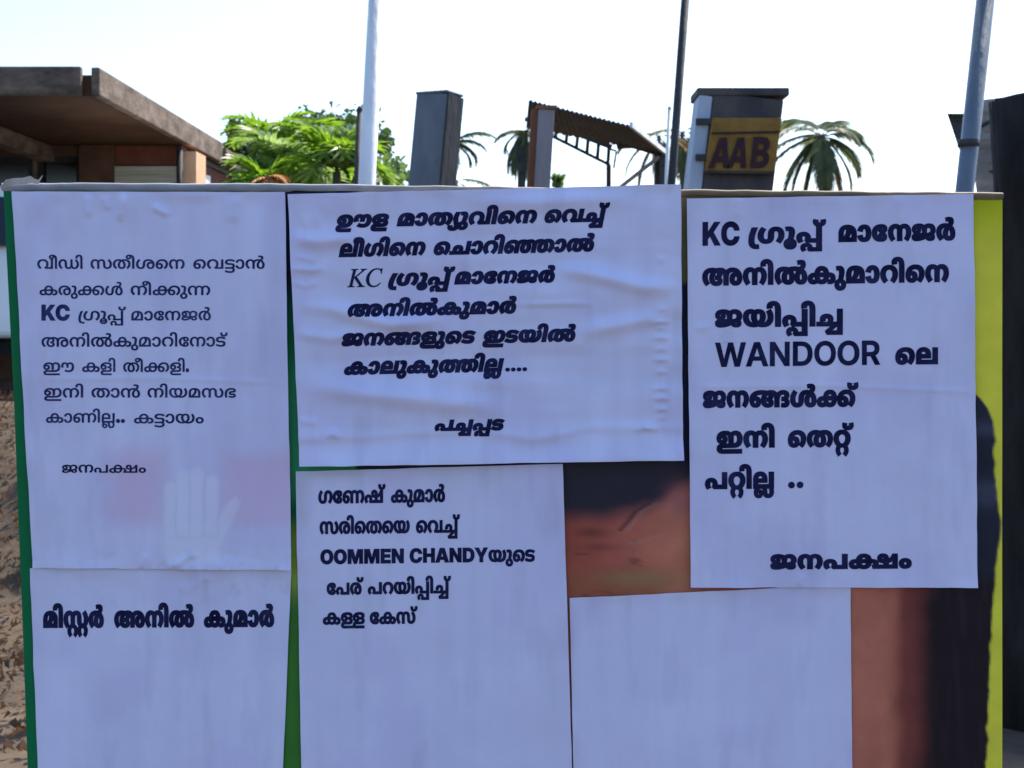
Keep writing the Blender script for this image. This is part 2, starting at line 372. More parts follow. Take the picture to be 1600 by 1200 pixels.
def relief_mid(x, y, u, v):
    n = (fbm(x / 160, y / 28, 61) - .5); h = .0060 * (fbm(x / 230, y / 55, 61, 2) - .5) + .0016 * (fbm(x / 90, y / 30, 62, 2) - .5)
    # long soft folds
    h = h + crease(x, y, [(455, 372), (500, 378), (560, 372)], 11, .0035) + crease(x, y, [(455, 420), (490, 423), (510, 418)], 5, .0014) + crease(x, y, [(462, 400), (500, 408)], 5, .0010)
    h = h + crease(x, y, [(458, 440), (480, 448), (500, 440)], 5, .0009) + crease(x, y, [(460, 478), (520, 482), (610, 506), (700, 500)], 12, .0042) + crease(x, y, [(460, 520), (520, 528), (560, 522)], 9, .0026)
    h = h + crease(x, y, [(465, 600), (560, 612), (700, 628), (800, 632)], 17, .0048)
    h = h + crease(x, y, [(860, 418), (930, 430), (1000, 448), (1062, 452)], 13, .0048) + crease(x, y, [(800, 476), (910, 474), (930, 476)], 5, .0011) + crease(x, y, [(900, 520), (980, 505), (1050, 492)], 12, .0035)
    for yy, ln, a in ((404, 22, .0008), (409, 16, .0007), (483, 22, .0010), (503, 34, .0020), (512, 22, .0012), (527, 30, .0018), (545, 22, .0012), (561, 30, .0018), (580, 24, .0014), (606, 32, .0022), (621, 30, .0022), (638, 26, .0018), (652, 20, .0010)):
        h = h + crease(x, y, [(1032 - ln * .55, yy + 1.5), (1032, yy), (1032 + ln * .5, yy + 1)], 4.2, a, .45)
    h = h + crease(x, y, [(986, 672), (1005, 666), (1030, 671)], 5, .0026, .45) + crease(x, y, [(510, 682), (522, 676), (535, 683)], 5, .0028, .45) + crease(x, y, [(468, 655), (500, 660)], 6, .0012)
    h = h + crease(x, y, [(505, 340), (470, 352)], 14, .0019) + crease(x, y, [(690, 312), (840, 318), (1000, 305)], 14, .0026)
    # lower flap lifting outwards below a wavy fold
    e = np.interp(x, [468, 560, 640, 730, 780, 830, 880, 920, 960, 1010, 1067], [692, 690, 684, 681, 684, 694, 684, 675, 676, 674, 676])
    d = y - e; h = h + .0052 * sstep(-4, 44, d) + .0010 * np.exp(-((d + 8) / 9) ** 2)
    return h * 1.7 + .0012
def relief_right(x, y, u, v):
    h = .0032 * (fbm(x / 70, y / 420, 71) - .45) + .0010 * (fbm(x / 60, y / 60, 72) - .5)
    h = h + crease(x, y, [(1078, 604), (1300, 602), (1522, 612)], 4, .0006, .05) + crease(x, y, [(1152, 305), (1150, 345)], 8, .0012) + crease(x, y, [(1400, 303), (1404, 360)], 9, .0010)
    h = h + crease(x, y, [(1330, 690), (1338, 800)], 6, .0006) + crease(x, y, [(1085, 515), (1110, 508)], 6, .0010) + crease(x, y, [(1245, 915), (1252, 895)], 5, .0014)
    return 1.6 * h
def relief_mid_low(x, y, u, v): return .0045 * (fbm(x / 80, y / 300, 81) - .45) + .0022 * (fbm(x / 40, y / 60, 82) - .5) * np.exp(-((x - 470) / 40) ** 2) + crease(x, y, [(628, 726), (634, 765)], 7, .0009)
def relief_low_left(x, y, u, v): return .0032 * (fbm(x / 60, y / 200, 91) - .45) + .003 * (fbm(x / 26, y / 26, 92) - .45) * np.exp(-((y - 905) / 28) ** 2) + crease(x, y, [(224, 890), (226, 935)], 4, .0012) + crease(x, y, [(290, 925), (318, 903), (345, 905)], 4, .0016) + crease(x, y, [(388, 890), (392, 925)], 4, .0010)
def relief_low_right(x, y, u, v): return .0036 * (fbm(x / 36, y / 260, 95) - .45)

n_left = Notice([(22, 300), (447, 301), (457, 889), (54, 886)], .0062, relief_left, 1)
n_mid = Notice([(452, 305), (1062, 289), (1066, 717), (471, 727)], .0105, relief_mid, 2)
n_right = Notice([(1072, 311), (1518, 304), (1525, 917), (1078, 916)], .0062, relief_right, 3)
n_mlow = Notice([(463, 736), (879, 724), (897, 1310), (474, 1312)], .0042, relief_mid_low, 4)
n_llow = Notice([(48, 887), (456, 890), (431, 1470), (70, 1470)], .0016, relief_low_left, 5)
n_rlow = Notice([(890, 934), (1328, 912), (1334, 1470), (902, 1480)], .0016, relief_low_right, 6)
n_left.build(150, 200, 'tall white notice with eight lines of thin upright lettering, beside the green border', tint_left)
n_mid.build(300, 230, 'wide wrinkled white notice with bold slanted lettering, its top sticking up above the banner', plain)
n_right.build(150, 200, 'tall white notice with the largest bold upright lettering, beside the yellow right edge', plain)
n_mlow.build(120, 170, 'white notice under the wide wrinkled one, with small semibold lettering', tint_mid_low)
n_llow.build(120, 150, 'white notice with one heavy line of lettering, tucked under the tall thin-lettered notice', tint_low_left)
n_rlow.build(120, 130, 'blank white notice without lettering, pasted low over the printed face', plain)

# ------------------------------------------------------------------ lettering
GLYPHS = {
 'r': {
  55: '994|353,569 432,569* 548,523* 623,444* 660,341* 660,284 660,228* 631,142* 584,74* 555,42 549,83 818,83 818,557 926,557 926,0 481,0 442,63 470,85* 519,144* 549,222* 549,274 549,336* 502,431* 413,484* 350,484 288,484* 199,430* 150,336* 150,276 150,226* 177,147* 229,84* 265,58 197,-10 153,19* 81,100* 38,209* 38,278 38,338* 77,442* 155,523* 274,569*',
  66: '245|-103,846 -55,846* 34,828* 75,803 134,767* 176,639* 176,533 176,0 68,0 68,519 68,570* 62,643* 46,697* 31,715 10,751* -59,774* -112,774 -134,774* -173,760* -198,731* -198,708 -198,686* -171,653* -141,653 -105,653* -79,691* -79,715 -79,738* -101,779* -120,792 -14,773 -6,763* 3,729* 3,709 3,674* -25,614* -90,578* -144,578 -184,578* -249,608* -287,666* -287,708 -287,748* -245,810* -163,846*',
  35: '1263|617,-12 567,-12* 490,18* 462,50 446,68* 421,116* 407,193* 407,252 407,287 407,342* 397,418* 382,441 369,461* 325,484* 286,484 246,484* 183,439* 148,352* 148,290 148,239* 175,155* 225,85* 259,55 189,-12 140,30* 73,120* 38,228* 38,294 38,379* 100,503* 214,569* 291,569 351,569* 435,535* 462,504 482,482* 506,426* 517,354* 517,306 517,265 517,198* 529,129* 546,108 559,91* 599,73* 629,73 655,73* 696,91* 709,107 726,127* 741,190* 741,247 741,557 849,557 849,261 849,205* 858,144* 871,122 887,97* 936,72* 966,72 1009,72* 1077,121* 1115,208* 1115,267 1115,320* 1087,403* 1037,472* 1003,499 1078,567 1122,529* 1188,442* 1225,333* 1225,263 1225,186* 1165,61* 1051,-12* 969,-12 904,-12* 821,34* 789,76 796,76 765,33* 680,-12*',
  65: '245|-29,846 11,846* 73,830* 96,812 127,791* 161,732* 176,639* 176,563 176,0 68,0 68,539 68,590* 63,665* 51,715* 40,731 29,746* -4,763* -29,763 -49,763* -88,746* -113,708* -113,677 -113,668* -110,649* -108,641 -214,625 -217,637* -221,663* -221,675 -221,732* -169,808* -82,846*',
  58: '1263|646,569 696,569* 773,538* 801,507 818,489* 842,441* 856,364* 856,304 856,270 856,215* 866,140* 881,116 895,96* 939,73* 977,73 1019,73* 1080,118* 1115,205* 1115,268 1115,319* 1088,403* 1039,473* 1004,502 1074,569 1124,529* 1190,438* 1225,331* 1225,263 1225,178* 1163,54* 1050,-12* 973,-12 913,-12* 828,22* 801,52 781,75* 757,131* 746,204* 746,251 746,292 746,359* 734,428* 717,449 705,467* 664,484* 634,484 608,484* 567,466* 554,450 537,430* 522,368* 522,310 522,0 414,0 414,296 414,352* 406,414* 392,435 376,460* 327,485* 297,485 254,485* 186,436* 148,350* 148,291 148,238* 176,155* 226,87* 260,58 185,-9 141,29* 75,116* 38,225* 38,295 38,372* 98,496* 212,569* 294,569 359,569* 442,523* 474,481 467,481 498,524* 583,569*',
  38: '1057|528,-12 459,-12* 361,44* 311,149* 311,223 311,287* 356,394* 437,480* 489,509 512,525 554,548* 648,569* 707,569 789,569* 906,523* 982,443* 1019,339* 1019,281 1019,211* 978,104* 906,22* 859,-10 794,58 826,81* 877,141* 908,221* 908,274 908,337* 859,434* 765,488* 697,488 666,488* 616,482* 592,475 567,464 524,446* 458,375* 421,281* 421,226 421,165* 451,97* 500,71* 528,71 556,71* 605,97* 635,163* 635,224 635,278* 598,374* 533,447* 489,467 466,475 445,482* 402,488* 376,488 301,488* 200,433* 149,338* 149,276 149,226* 177,147* 228,84* 264,58 197,-10 153,19* 81,100* 38,209* 38,278 38,338* 78,442* 159,523* 282,569* 365,569 418,569* 505,549* 546,527 572,510 649,468* 744,319* 744,223 744,148* 694,43* 598,-12*',
  56: '1079|704,569 783,569* 907,523* 994,436* 1040,315* 1040,240 1040,152* 984,40* 883,-12* 817,-12 748,-12* 658,47* 614,143* 614,200 614,293* 716,406* 806,406 864,406* 950,347* 1000,256* 1003,205 966,208 960,237* 923,291* 867,325* 830,325 772,325* 719,256* 719,199 719,161* 740,103* 785,71* 820,71 856,71* 908,106* 935,183* 935,245 935,251* 933,290* 929,309 928,314* 931,329* 929,332 920,375* 860,444* 768,484* 708,484 664,484* 600,467* 578,449 543,421* 515,325* 515,259 515,247 515,179* 490,86* 460,52 432,22* 349,-12* 289,-12 212,-12* 99,54* 38,178* 38,263 38,331* 73,438* 140,529* 189,569 260,502 225,473* 175,403* 148,318* 148,267 148,205* 182,118* 245,73* 284,73 322,73* 367,96* 380,116 395,140* 405,218* 405,259 405,274 405,363* 450,471* 490,505 532,539* 633,569*',
  71: '742|248,-12 193,-12* 97,40* 38,150* 38,236 38,313* 90,435* 184,522* 313,569* 390,569 470,569* 588,525* 666,446* 703,341* 703,281 703,212* 662,104* 591,22* 544,-10 478,58 510,81* 562,142* 592,222* 592,274 592,338* 545,432* 451,484* 382,484 311,484* 201,418* 139,304* 139,232 139,175* 167,103* 216,69* 248,69 271,69* 306,90* 326,131* 326,161 326,205* 279,254* 240,254 201,254* 132,214* 101,180 87,255 116,288* 207,335* 261,335 313,335* 389,295* 430,221* 430,168 430,112* 386,31* 305,-12*',
  42: '941|298,569 344,569* 409,545* 457,505* 477,477 464,478 497,525* 585,569* 650,569 730,569* 843,496* 902,372* 902,295 902,229* 868,122* 801,31* 752,-9 680,57 715,87* 766,157* 792,240* 792,291 792,350* 755,437* 688,485* 644,485 607,485* 560,459* 546,436 533,415* 524,355* 524,302 524,0 416,0 416,303 416,355* 407,415* 394,436 379,460* 333,485* 298,485 256,485* 188,438* 148,352* 148,293 148,240* 176,155* 226,87* 260,58 185,-9 141,29* 75,115* 38,224* 38,293 38,374* 101,498* 217,569*',
  184: '581|278,569 369,569* 506,530* 556,503 504,425 460,451* 352,484* 281,484 232,484* 171,462* 142,426* 142,402 142,385* 151,362* 160,353 179,335* 251,325* 302,325 322,325 398,325* 491,293* 517,261 533,243* 548,192* 548,162 548,107* 486,35* 380,0* 314,0 39,0 39,83 283,83 334,83* 397,92* 416,108 426,117* 438,144* 438,163 438,179* 426,209* 411,219 396,230* 348,239* 305,239 277,239 204,239* 92,270* 64,303 49,322* 32,369* 32,401 32,449* 85,525* 194,569*/297,-253 241,-253* 144,-236* 58,-204* 18,-182 68,-104 100,-123* 170,-151* 251,-167* 296,-167 348,-167* 412,-145* 441,-107* 441,-83 441,-53* 402,-5* 364,9 418,74 458,63* 516,19* 548,-43* 548,-83 548,-133* 493,-210* 382,-253*',
  64: '530|490,280 490,222* 466,117* 410,35* 316,-12* 246,-12 189,-12* 109,22* 56,77* 25,143* 18,174 128,194 135,168* 160,110* 207,70* 246,70 294,70* 352,123* 379,217* 379,279 379,341* 352,434* 295,487* 250,487 214,487* 165,448* 137,392* 131,365 22,385 31,418* 66,482* 120,536* 200,569* 256,569 322,569* 412,522* 466,441* 490,337*',
  117: '1105|298,569 343,569* 410,547* 464,504* 487,471 524,229 524,0 416,0 416,297 416,355* 407,415* 394,436 379,460* 333,485* 298,485 256,485* 188,438* 148,352* 148,293 148,240* 176,155* 226,87* 260,58 185,-9 141,29* 75,115* 38,224* 38,293 38,374* 101,498* 217,569*/852,-12 784,-12* 690,42* 642,147* 642,221 642,272* 675,366* 741,456* 790,499 814,528 847,557* 890,613* 890,647 890,673* 856,711* 815,711 794,711* 757,705* 744,701 723,779 742,786* 807,795* 842,795 904,795* 972,752* 998,693* 998,667 998,614* 943,528* 892,483 873,460 830,426* 776,345* 751,260* 751,218 751,164* 777,99* 824,71* 853,71 904,71* 956,143* 956,219 956,266* 927,360* 869,438* 823,461 801,473* 750,486* 715,486 667,486* 602,466* 580,447 563,431* 537,385* 524,315* 524,259 524,100 426,100 426,289 460,457 485,493* 555,542* 650,569* 711,569 757,569* 835,553* 871,536 875,534* 884,529* 888,527 949,495* 1028,397* 1067,283* 1067,225 1067,114* 958,-12*',
  23: '1079|221,-12 129,-12* 31,77* 31,155 31,203* 75,273* 111,294 136,308* 195,327* 280,335* 342,335 748,335 837,335* 944,314* 982,288 1012,267* 1048,203* 1048,155 1048,76* 948,-12* 863,-12 838,-12* 789,-7* 766,0 787,79 800,76* 835,71* 850,71 896,71* 941,113* 941,155 941,181* 920,216* 903,226 878,243* 806,252* 748,252 328,252 265,252* 198,243* 173,226 157,216* 137,181* 137,158 137,128* 159,89* 203,70* 232,70 262,70* 324,91* 360,117 414,49 383,27* 323,1* 260,-12*/544,569 629,569* 738,494* 791,364* 791,280 791,186* 732,55* 622,-12* 545,-12 486,-12* 393,26* 361,63 328,102* 294,211* 294,280 294,415* 427,569*/544,486 471,486* 401,383* 401,279 401,210* 433,117* 496,71* 542,71 588,71* 651,116* 684,209* 684,279 684,350* 652,442* 589,486*',
  50: '766|375,569 464,569* 596,519* 683,430* 728,310* 728,240 728,152* 671,40* 570,-12* 505,-12 435,-12* 345,47* 301,143* 301,200 301,293* 404,406* 494,406 551,406* 637,347* 687,256* 690,205 654,208 647,237* 611,291* 555,325* 518,325 460,325* 407,256* 407,199 407,161* 427,103* 472,71* 507,71 544,71* 595,106* 623,183* 623,245 623,251* 620,290* 616,309 615,314* 615,329* 613,333 605,374* 547,442* 449,484* 381,484 307,484* 204,434* 149,341* 149,276 149,226* 177,147* 229,84* 264,58 197,-10 153,19* 81,100* 38,209* 38,278 38,335* 77,439* 158,522* 286,569*',
  67: '349|163,-230 74,-230* -29,-131* -29,-53 -29,-1* 20,79* 107,123* 162,123 219,123* 305,80* 354,2* 354,-53 354,-107* 305,-186* 219,-230*/163,-153 202,-153* 255,-103* 255,-53 255,-4* 203,46* 162,46 123,46* 70,-4* 70,-54 70,-102* 123,-153*/117,569 180,569* 251,523* 281,447* 281,402 281,335* 246,177* 218,89 118,104 143,187* 171,327* 171,388 171,429* 140,484* 96,484 81,484* 50,480* 38,477 19,557 38,562* 88,569*',
  163: '1564|544,569 629,569* 738,494* 791,364* 791,280 791,186* 732,55* 622,-12* 545,-12 486,-12* 393,26* 361,63 328,102* 294,211* 294,280 294,415* 427,569*/544,486 471,486* 401,383* 401,279 401,210* 433,117* 496,71* 542,71 588,71* 651,116* 684,209* 684,279 684,350* 652,442* 589,486*/221,-12 129,-12* 31,77* 31,155 31,203* 75,273* 111,294 136,308* 195,327* 280,335* 342,335 1006,335 1061,335* 1131,323* 1180,301* 1199,284 1226,262* 1252,198* 1252,157 1252,80* 1156,-12* 1068,-12 1007,-12* 913,36* 861,134* 861,208 861,229* 865,271* 867,289 868,295* 869,305* 871,311 885,374* 946,469* 1034,535* 1145,569* 1209,569 1292,569* 1412,523* 1488,443* 1525,339* 1525,281 1525,212* 1484,104* 1413,22* 1366,-10 1300,58 1331,81* 1383,142* 1414,222* 1414,274 1414,336* 1365,431* 1272,484* 1205,484 1147,484* 1052,442* 987,363* 971,307 970,301* 969,288* 967,282 964,266* 961,228* 961,209 961,159* 987,96* 1034,68* 1067,68 1105,68* 1148,109* 1148,151 1148,174* 1135,210* 1120,223 1103,238* 1048,252* 991,252 328,252 265,252* 198,243* 173,226 157,216* 137,181* 137,158 137,128* 159,89* 203,70* 232,70 262,70* 324,91* 360,117 414,49 383,27* 323,1* 260,-12*',
  120: '1085|822,795 884,795* 952,752* 979,693* 979,667 979,614* 922,528* 872,483 854,460 811,426* 757,345* 732,260* 732,218 732,164* 758,100* 805,71* 834,71 885,71* 936,144* 936,219 936,254* 921,325* 890,389* 842,442* 809,461 790,473* 736,486* 705,486 667,486* 601,467* 579,449 544,421* 516,325* 516,260 516,247 516,202* 505,131* 481,75* 461,52 434,22* 351,-12* 290,-12 213,-12* 100,54* 38,178* 38,263 38,331* 73,438* 140,529* 189,569 260,502 225,473* 175,403* 148,318* 148,267 148,205* 183,118* 245,73* 285,73 323,73* 367,96* 381,116 396,140* 406,219* 406,261 406,275 406,363* 451,472* 491,506 532,540* 634,569* 704,569 745,569* 819,552* 851,538 870,529 928,498* 1007,402* 1047,286* 1047,225 1047,114* 938,-12* 833,-12 765,-12* 671,42* 622,147* 622,221 622,272* 655,366* 721,456* 770,499 794,528 827,557* 870,613* 870,647 870,673* 837,711* 796,711 775,711* 737,705* 725,701 703,779 723,786* 787,795*',
  203: '1289|645,569 711,569* 795,523* 823,481 811,477 850,527* 937,569* 1000,569 1080,569* 1192,496* 1252,372* 1252,295 1252,229* 1218,122* 1151,31* 1102,-9 1030,57 1065,87* 1115,157* 1142,240* 1142,291 1142,350* 1105,436* 1039,485* 994,485 960,485* 912,460* 897,436 883,414* 875,355* 875,298 875,0 767,0 767,315 767,366* 752,432* 733,452 720,468* 676,485* 645,485 615,485* 572,465* 557,449 539,429* 522,366* 522,305 522,0 414,0 414,304 414,356* 405,415* 392,436 377,460* 331,485* 297,485 256,485* 188,438* 148,352* 148,293 148,240* 176,155* 226,87* 260,58 185,-9 141,29* 75,115* 38,224* 38,293 38,374* 100,498* 217,569* 297,569 343,569* 408,545* 456,504* 476,477 464,480 499,525* 589,569*',
  162: '266|272,557 228,463* 175,295* 151,144* 151,71 151,5* 181,-72* 242,-104* 284,-104 298,-104* 326,-101* 343,-98 353,-183 329,-187* 289,-190* 267,-190 189,-190* 90,-128* 42,-11* 42,69 42,150* 69,307* 121,470* 159,557',
  25: '925|637,569 713,569* 826,501* 887,379* 887,296 887,230* 853,123* 786,31* 737,-9 665,57 701,87* 750,156* 777,240* 777,291 777,351* 741,438* 678,484* 636,484 601,484* 557,460* 544,440 529,417* 517,339* 517,263 517,249 517,203* 506,131* 482,75* 462,52 435,22* 351,-12* 290,-12 213,-12* 100,54* 38,178* 38,263 38,331* 73,438* 140,529* 189,569 260,502 225,473* 175,403* 148,318* 148,267 148,205* 183,118* 246,73* 286,73 325,73* 368,96* 382,116 397,140* 407,220* 407,290 407,309 407,378* 435,471* 463,503 492,534* 573,569*',
  68: '349|162,-230 74,-230* -29,-131* -29,-53 -29,-1* 20,79* 106,123* 162,123 218,123* 305,80* 354,2* 354,-53 354,-107* 305,-186* 219,-230*/162,50 116,50* 53,-2* 53,-54 53,-105* 115,-157* 162,-157 207,-157* 272,-105* 272,-53 272,-2* 208,50*/163,-99 106,-99* 49,-34* 49,18 49,36* 71,75* 90,98 134,71 116,64* 101,36* 101,25 101,9* 115,-14* 143,-26* 164,-26 182,-26* 209,-14* 224,9* 224,25 224,34* 209,58* 192,66 237,98 258,74* 278,39* 278,17 278,-12* 256,-65* 206,-99*/117,569 180,569* 251,523* 281,447* 281,402 281,335* 246,177* 218,89 118,104 143,187* 171,327* 171,388 171,429* 140,484* 96,484 81,484* 50,480* 38,477 19,557 38,562* 88,569*',
  208: '924|347,-55 406,-55* 480,-93* 514,-152* 514,-185 514,-209* 502,-246* 493,-258 468,-240 748,-240 748,70 856,70 856,-319 429,-319 399,-265 409,-253* 423,-223* 423,-200 423,-169* 386,-130* 348,-130 311,-130* 272,-170* 272,-198 272,-222* 292,-260* 310,-275 246,-322 218,-297* 181,-235* 181,-192 181,-151* 222,-90* 297,-55*/242,352 315,352* 407,299* 453,217* 453,172 453,136* 429,77* 414,61 394,83 748,83 748,557 856,557 856,0 344,0 307,54 324,73* 347,123* 347,159 347,208* 294,270* 242,270 209,270* 162,241* 137,193* 137,163 137,127* 166,71* 191,48 121,-9 81,26* 31,111* 31,167 31,222* 84,305* 179,352*',
  77: '0|-113,593 -177,593* -262,634* -305,707* -305,756 -305,774* -299,810* -294,823 -200,806 -203,796* -206,771* -206,760 -206,727* -181,688* -138,672* -112,672 -85,672* -43,688* -18,727* -18,760 -18,771* -21,796* -24,806 68,823 73,810* 79,774* 79,756 79,707* 36,634* -49,593*',
  48: '755|369,569 453,569* 573,531* 613,496 642,470* 679,405* 697,319* 697,262 697,0 59,0 59,264 59,318* 76,403* 113,470* 141,495 180,530* 290,569*/312,485 275,485* 217,447* 198,414 183,388* 167,313* 167,258 167,68 157,69 222,119* 325,229* 385,343* 385,398 385,424* 370,462* 339,485*/492,385 492,330* 444,224* 355,118* 294,63 283,78 311,80* 366,83* 388,83 589,83 589,251 589,321* 562,414* 500,471* 450,487 452,493 469,473* 492,423*',
  72: '616|376,-12 308,-12* 186,22* 91,94* 37,205* 37,282 37,357* 93,466* 189,536* 311,569* 378,569 449,569* 538,532* 579,469* 579,429 579,385* 540,326* 472,296* 431,296 374,296* 307,333* 279,394* 279,429 279,449* 290,483* 296,495 404,514 385,501* 365,457* 365,433 365,411* 392,369* 426,369 457,369* 484,404* 484,426 484,461* 434,493* 400,493 385,493* 357,493* 344,491 282,488* 193,435* 146,343* 146,281 146,221* 193,125* 281,70* 341,67 353,66* 379,64* 391,64 416,64* 456,79* 479,109* 479,132 479,155* 452,189* 422,189 388,189* 359,148* 359,124 359,100* 379,58* 398,44 290,63 284,74* 273,110* 273,132 273,166* 302,225* 368,263* 424,263 466,263* 534,232* 574,173* 574,129 574,89* 531,25* 443,-12*',
  30: '964|305,569 362,569* 449,548* 515,505* 543,470 510,480 543,521* 631,569* 699,569 778,569* 878,511* 924,423* 924,374 924,334* 903,272* 859,226* 826,208 641,173 558,165 530,161* 454,159* 424,159 242,159 206,159* 169,154* 158,148 146,142* 137,125* 137,114 137,94* 157,73* 190,65* 207,65 248,65* 326,81* 400,107* 436,121 463,131* 516,150* 568,167* 616,182* 638,187 662,195* 691,210* 712,223* 734,231* 752,231 790,231* 856,208* 898,157* 898,115 898,54* 816,-12* 742,-12 682,-12* 613,27* 582,88* 582,120 582,152* 618,197* 643,206 720,218 710,212* 686,188* 668,152* 668,126 668,90* 707,58* 740,58 777,58* 806,92* 806,115 806,137* 788,162* 756,173* 738,173 713,173* 671,155* 648,137 645,151 632,139* 597,112* 551,84* 520,71 463,45* 359,8* 257,-12* 203,-12 159,-12* 83,11* 36,66* 36,113 36,142* 62,191* 88,207 110,221* 177,234* 235,234 568,234 623,234* 699,241* 753,257* 771,269 796,285* 819,334* 819,369 819,397* 794,451* 737,487* 687,487 658,487* 614,469* 600,454 583,434* 571,374* 571,319 571,261 470,261 470,317 470,364* 452,436* 422,461 404,475* 349,493* 301,493 252,493* 175,477* 149,454 145,451* 140,437* 138,431 133,417* 128,396* 128,383 128,342* 168,310* 199,310 224,310* 252,328* 264,355* 264,370 264,397* 230,428* 195,428 161,428* 108,402* 90,386 75,420 100,447* 178,479* 222,479 267,479* 326,449* 355,398* 355,367 355,334* 324,276* 256,241* 200,241 126,241* 42,317* 42,386 42,439* 102,522* 219,569*',
  118: '766|513,-12 446,-12* 352,42* 303,147* 303,221 303,272* 336,366* 402,456* 451,499 475,528 508,557* 551,613* 551,647 551,673* 517,711* 477,711 456,711* 418,705* 406,701 384,779 404,786* 468,795* 503,795 565,795* 633,752* 659,693* 659,667 659,614* 604,528* 553,483 534,460 492,426* 438,345* 412,260* 412,218 412,164* 439,99* 485,71* 515,71 565,71* 617,143* 617,219 617,254* 601,326* 568,391* 518,444* 484,461 461,473* 407,486* 369,486 298,486* 200,432* 149,337* 149,276 149,226* 177,147* 228,84* 264,58 197,-10 153,19* 81,100* 38,209* 38,278 38,339* 79,444* 161,523* 285,569* 367,569 415,569* 496,553* 532,536 537,534* 545,530* 549,527 610,495* 689,397* 728,283* 728,225 728,113* 618,-12*',
  9: '1554|380,569 430,569* 537,551* 583,532 590,529* 605,517* 611,514 658,501* 715,456* 742,402* 742,370 742,345* 726,303* 687,269* 654,254 656,259 701,244* 753,182* 753,137 753,97* 713,29* 626,-12* 553,-12 471,-12* 365,54* 314,167* 314,236 314,292* 349,395* 423,484* 483,518 489,521* 499,527* 505,530 542,548* 637,569* 694,569 762,569* 854,538* 919,486* 943,454 982,237 982,0 873,0 873,270 873,345* 849,424* 821,448 799,468* 737,490* 685,490 657,490* 606,482* 586,477 539,463* 474,410* 435,341* 417,271* 417,239 417,154* 487,68* 552,68 601,68* 649,105* 649,142 649,175* 596,213* 540,213 518,213 518,295 533,295 591,295* 638,336* 638,370 638,410* 577,464* 510,476 476,484* 416,488* 388,488 307,488* 201,433* 149,337* 149,276 149,226* 177,147* 228,84* 264,58 197,-10 153,19* 81,100* 38,209* 38,278 38,338* 78,442* 160,523* 290,569*/1292,-12 1223,-12* 1133,47* 1090,143* 1090,200 1090,293* 1192,406* 1282,406 1339,406* 1425,347* 1475,256* 1478,205 1442,208 1435,237* 1399,291* 1343,325* 1305,325 1248,325* 1195,256* 1195,199 1195,162* 1216,103* 1260,71* 1295,71 1332,71* 1383,106* 1411,183* 1411,245 1411,257* 1408,286* 1406,301 1405,308* 1405,325* 1403,332 1395,370* 1341,439* 1245,484* 1171,484 1128,484* 1063,466* 1037,445 1020,430* 995,388* 982,324* 982,273 982,207 917,460 944,491* 1011,540* 1106,569* 1174,569 1258,569* 1386,519* 1473,430* 1516,311* 1516,240 1516,152* 1459,40* 1358,-12*',
  119: '1250|761,569 815,569* 902,558* 976,538* 1008,522 1035,510 1125,463* 1212,312* 1212,222 1212,113* 1102,-12* 997,-12 930,-12* 836,42* 787,147* 787,221 787,272* 820,366* 886,456* 935,499 957,526 991,556* 1035,613* 1035,647 1035,673* 1001,711* 961,711 940,711* 902,705* 890,701 868,779 888,786* 952,795* 988,795 1050,795* 1117,752* 1143,693* 1143,667 1143,614* 1088,528* 1038,483 1018,460 976,426* 922,345* 896,260* 896,218 896,164* 923,99* 969,71* 999,71 1049,71* 1101,143* 1101,216 1101,268* 1068,358* 1006,429* 960,450 933,459 897,473* 811,485* 761,485 715,485* 627,472* 586,456 560,447 499,418* 421,306* 421,216 421,161* 451,97* 500,71* 528,71 556,71* 605,97* 635,163* 635,224 635,278* 598,374* 533,447* 489,467 466,475 445,482* 402,488* 376,488 301,488* 200,433* 149,337* 149,276 149,226* 177,147* 228,84* 264,58 197,-10 153,19* 81,100* 38,209* 38,278 38,338* 78,442* 159,523* 282,569* 365,569 418,569* 505,550* 546,528 572,510 649,468* 744,319* 744,223 744,148* 694,43* 597,-12* 526,-12 458,-12* 361,43* 311,147* 311,218 311,282* 352,386* 429,469* 482,499 505,514 558,543* 682,569*',
  51: '699|353,569 432,569* 549,523* 624,443* 661,339* 661,281 661,212* 620,105* 548,22* 501,-10 435,58 467,81* 518,142* 549,222* 549,274 549,336* 502,431* 413,484* 351,484 289,484* 199,430* 150,336* 150,276 150,226* 177,147* 229,84* 265,58 197,-9 153,19* 81,100* 38,209* 38,278 38,338* 77,442* 155,523* 274,569*',
  33: '581|278,569 369,569* 506,530* 556,503 504,425 460,451* 352,484* 281,484 232,484* 171,462* 142,426* 142,402 142,385* 151,362* 160,353 179,335* 251,325* 302,325 317,325 399,325* 492,292* 518,259 534,240* 548,190* 548,161 548,110* 493,32* 382,-12* 297,-12 210,-12* 78,26* 18,59 68,136 100,117* 169,89* 249,73* 296,73 347,73* 410,95* 438,133* 438,158 438,177* 427,208* 412,217 397,228* 343,239* 290,239 277,239 204,239* 92,270* 64,303 49,322* 32,369* 32,401 32,449* 85,525* 194,569*',
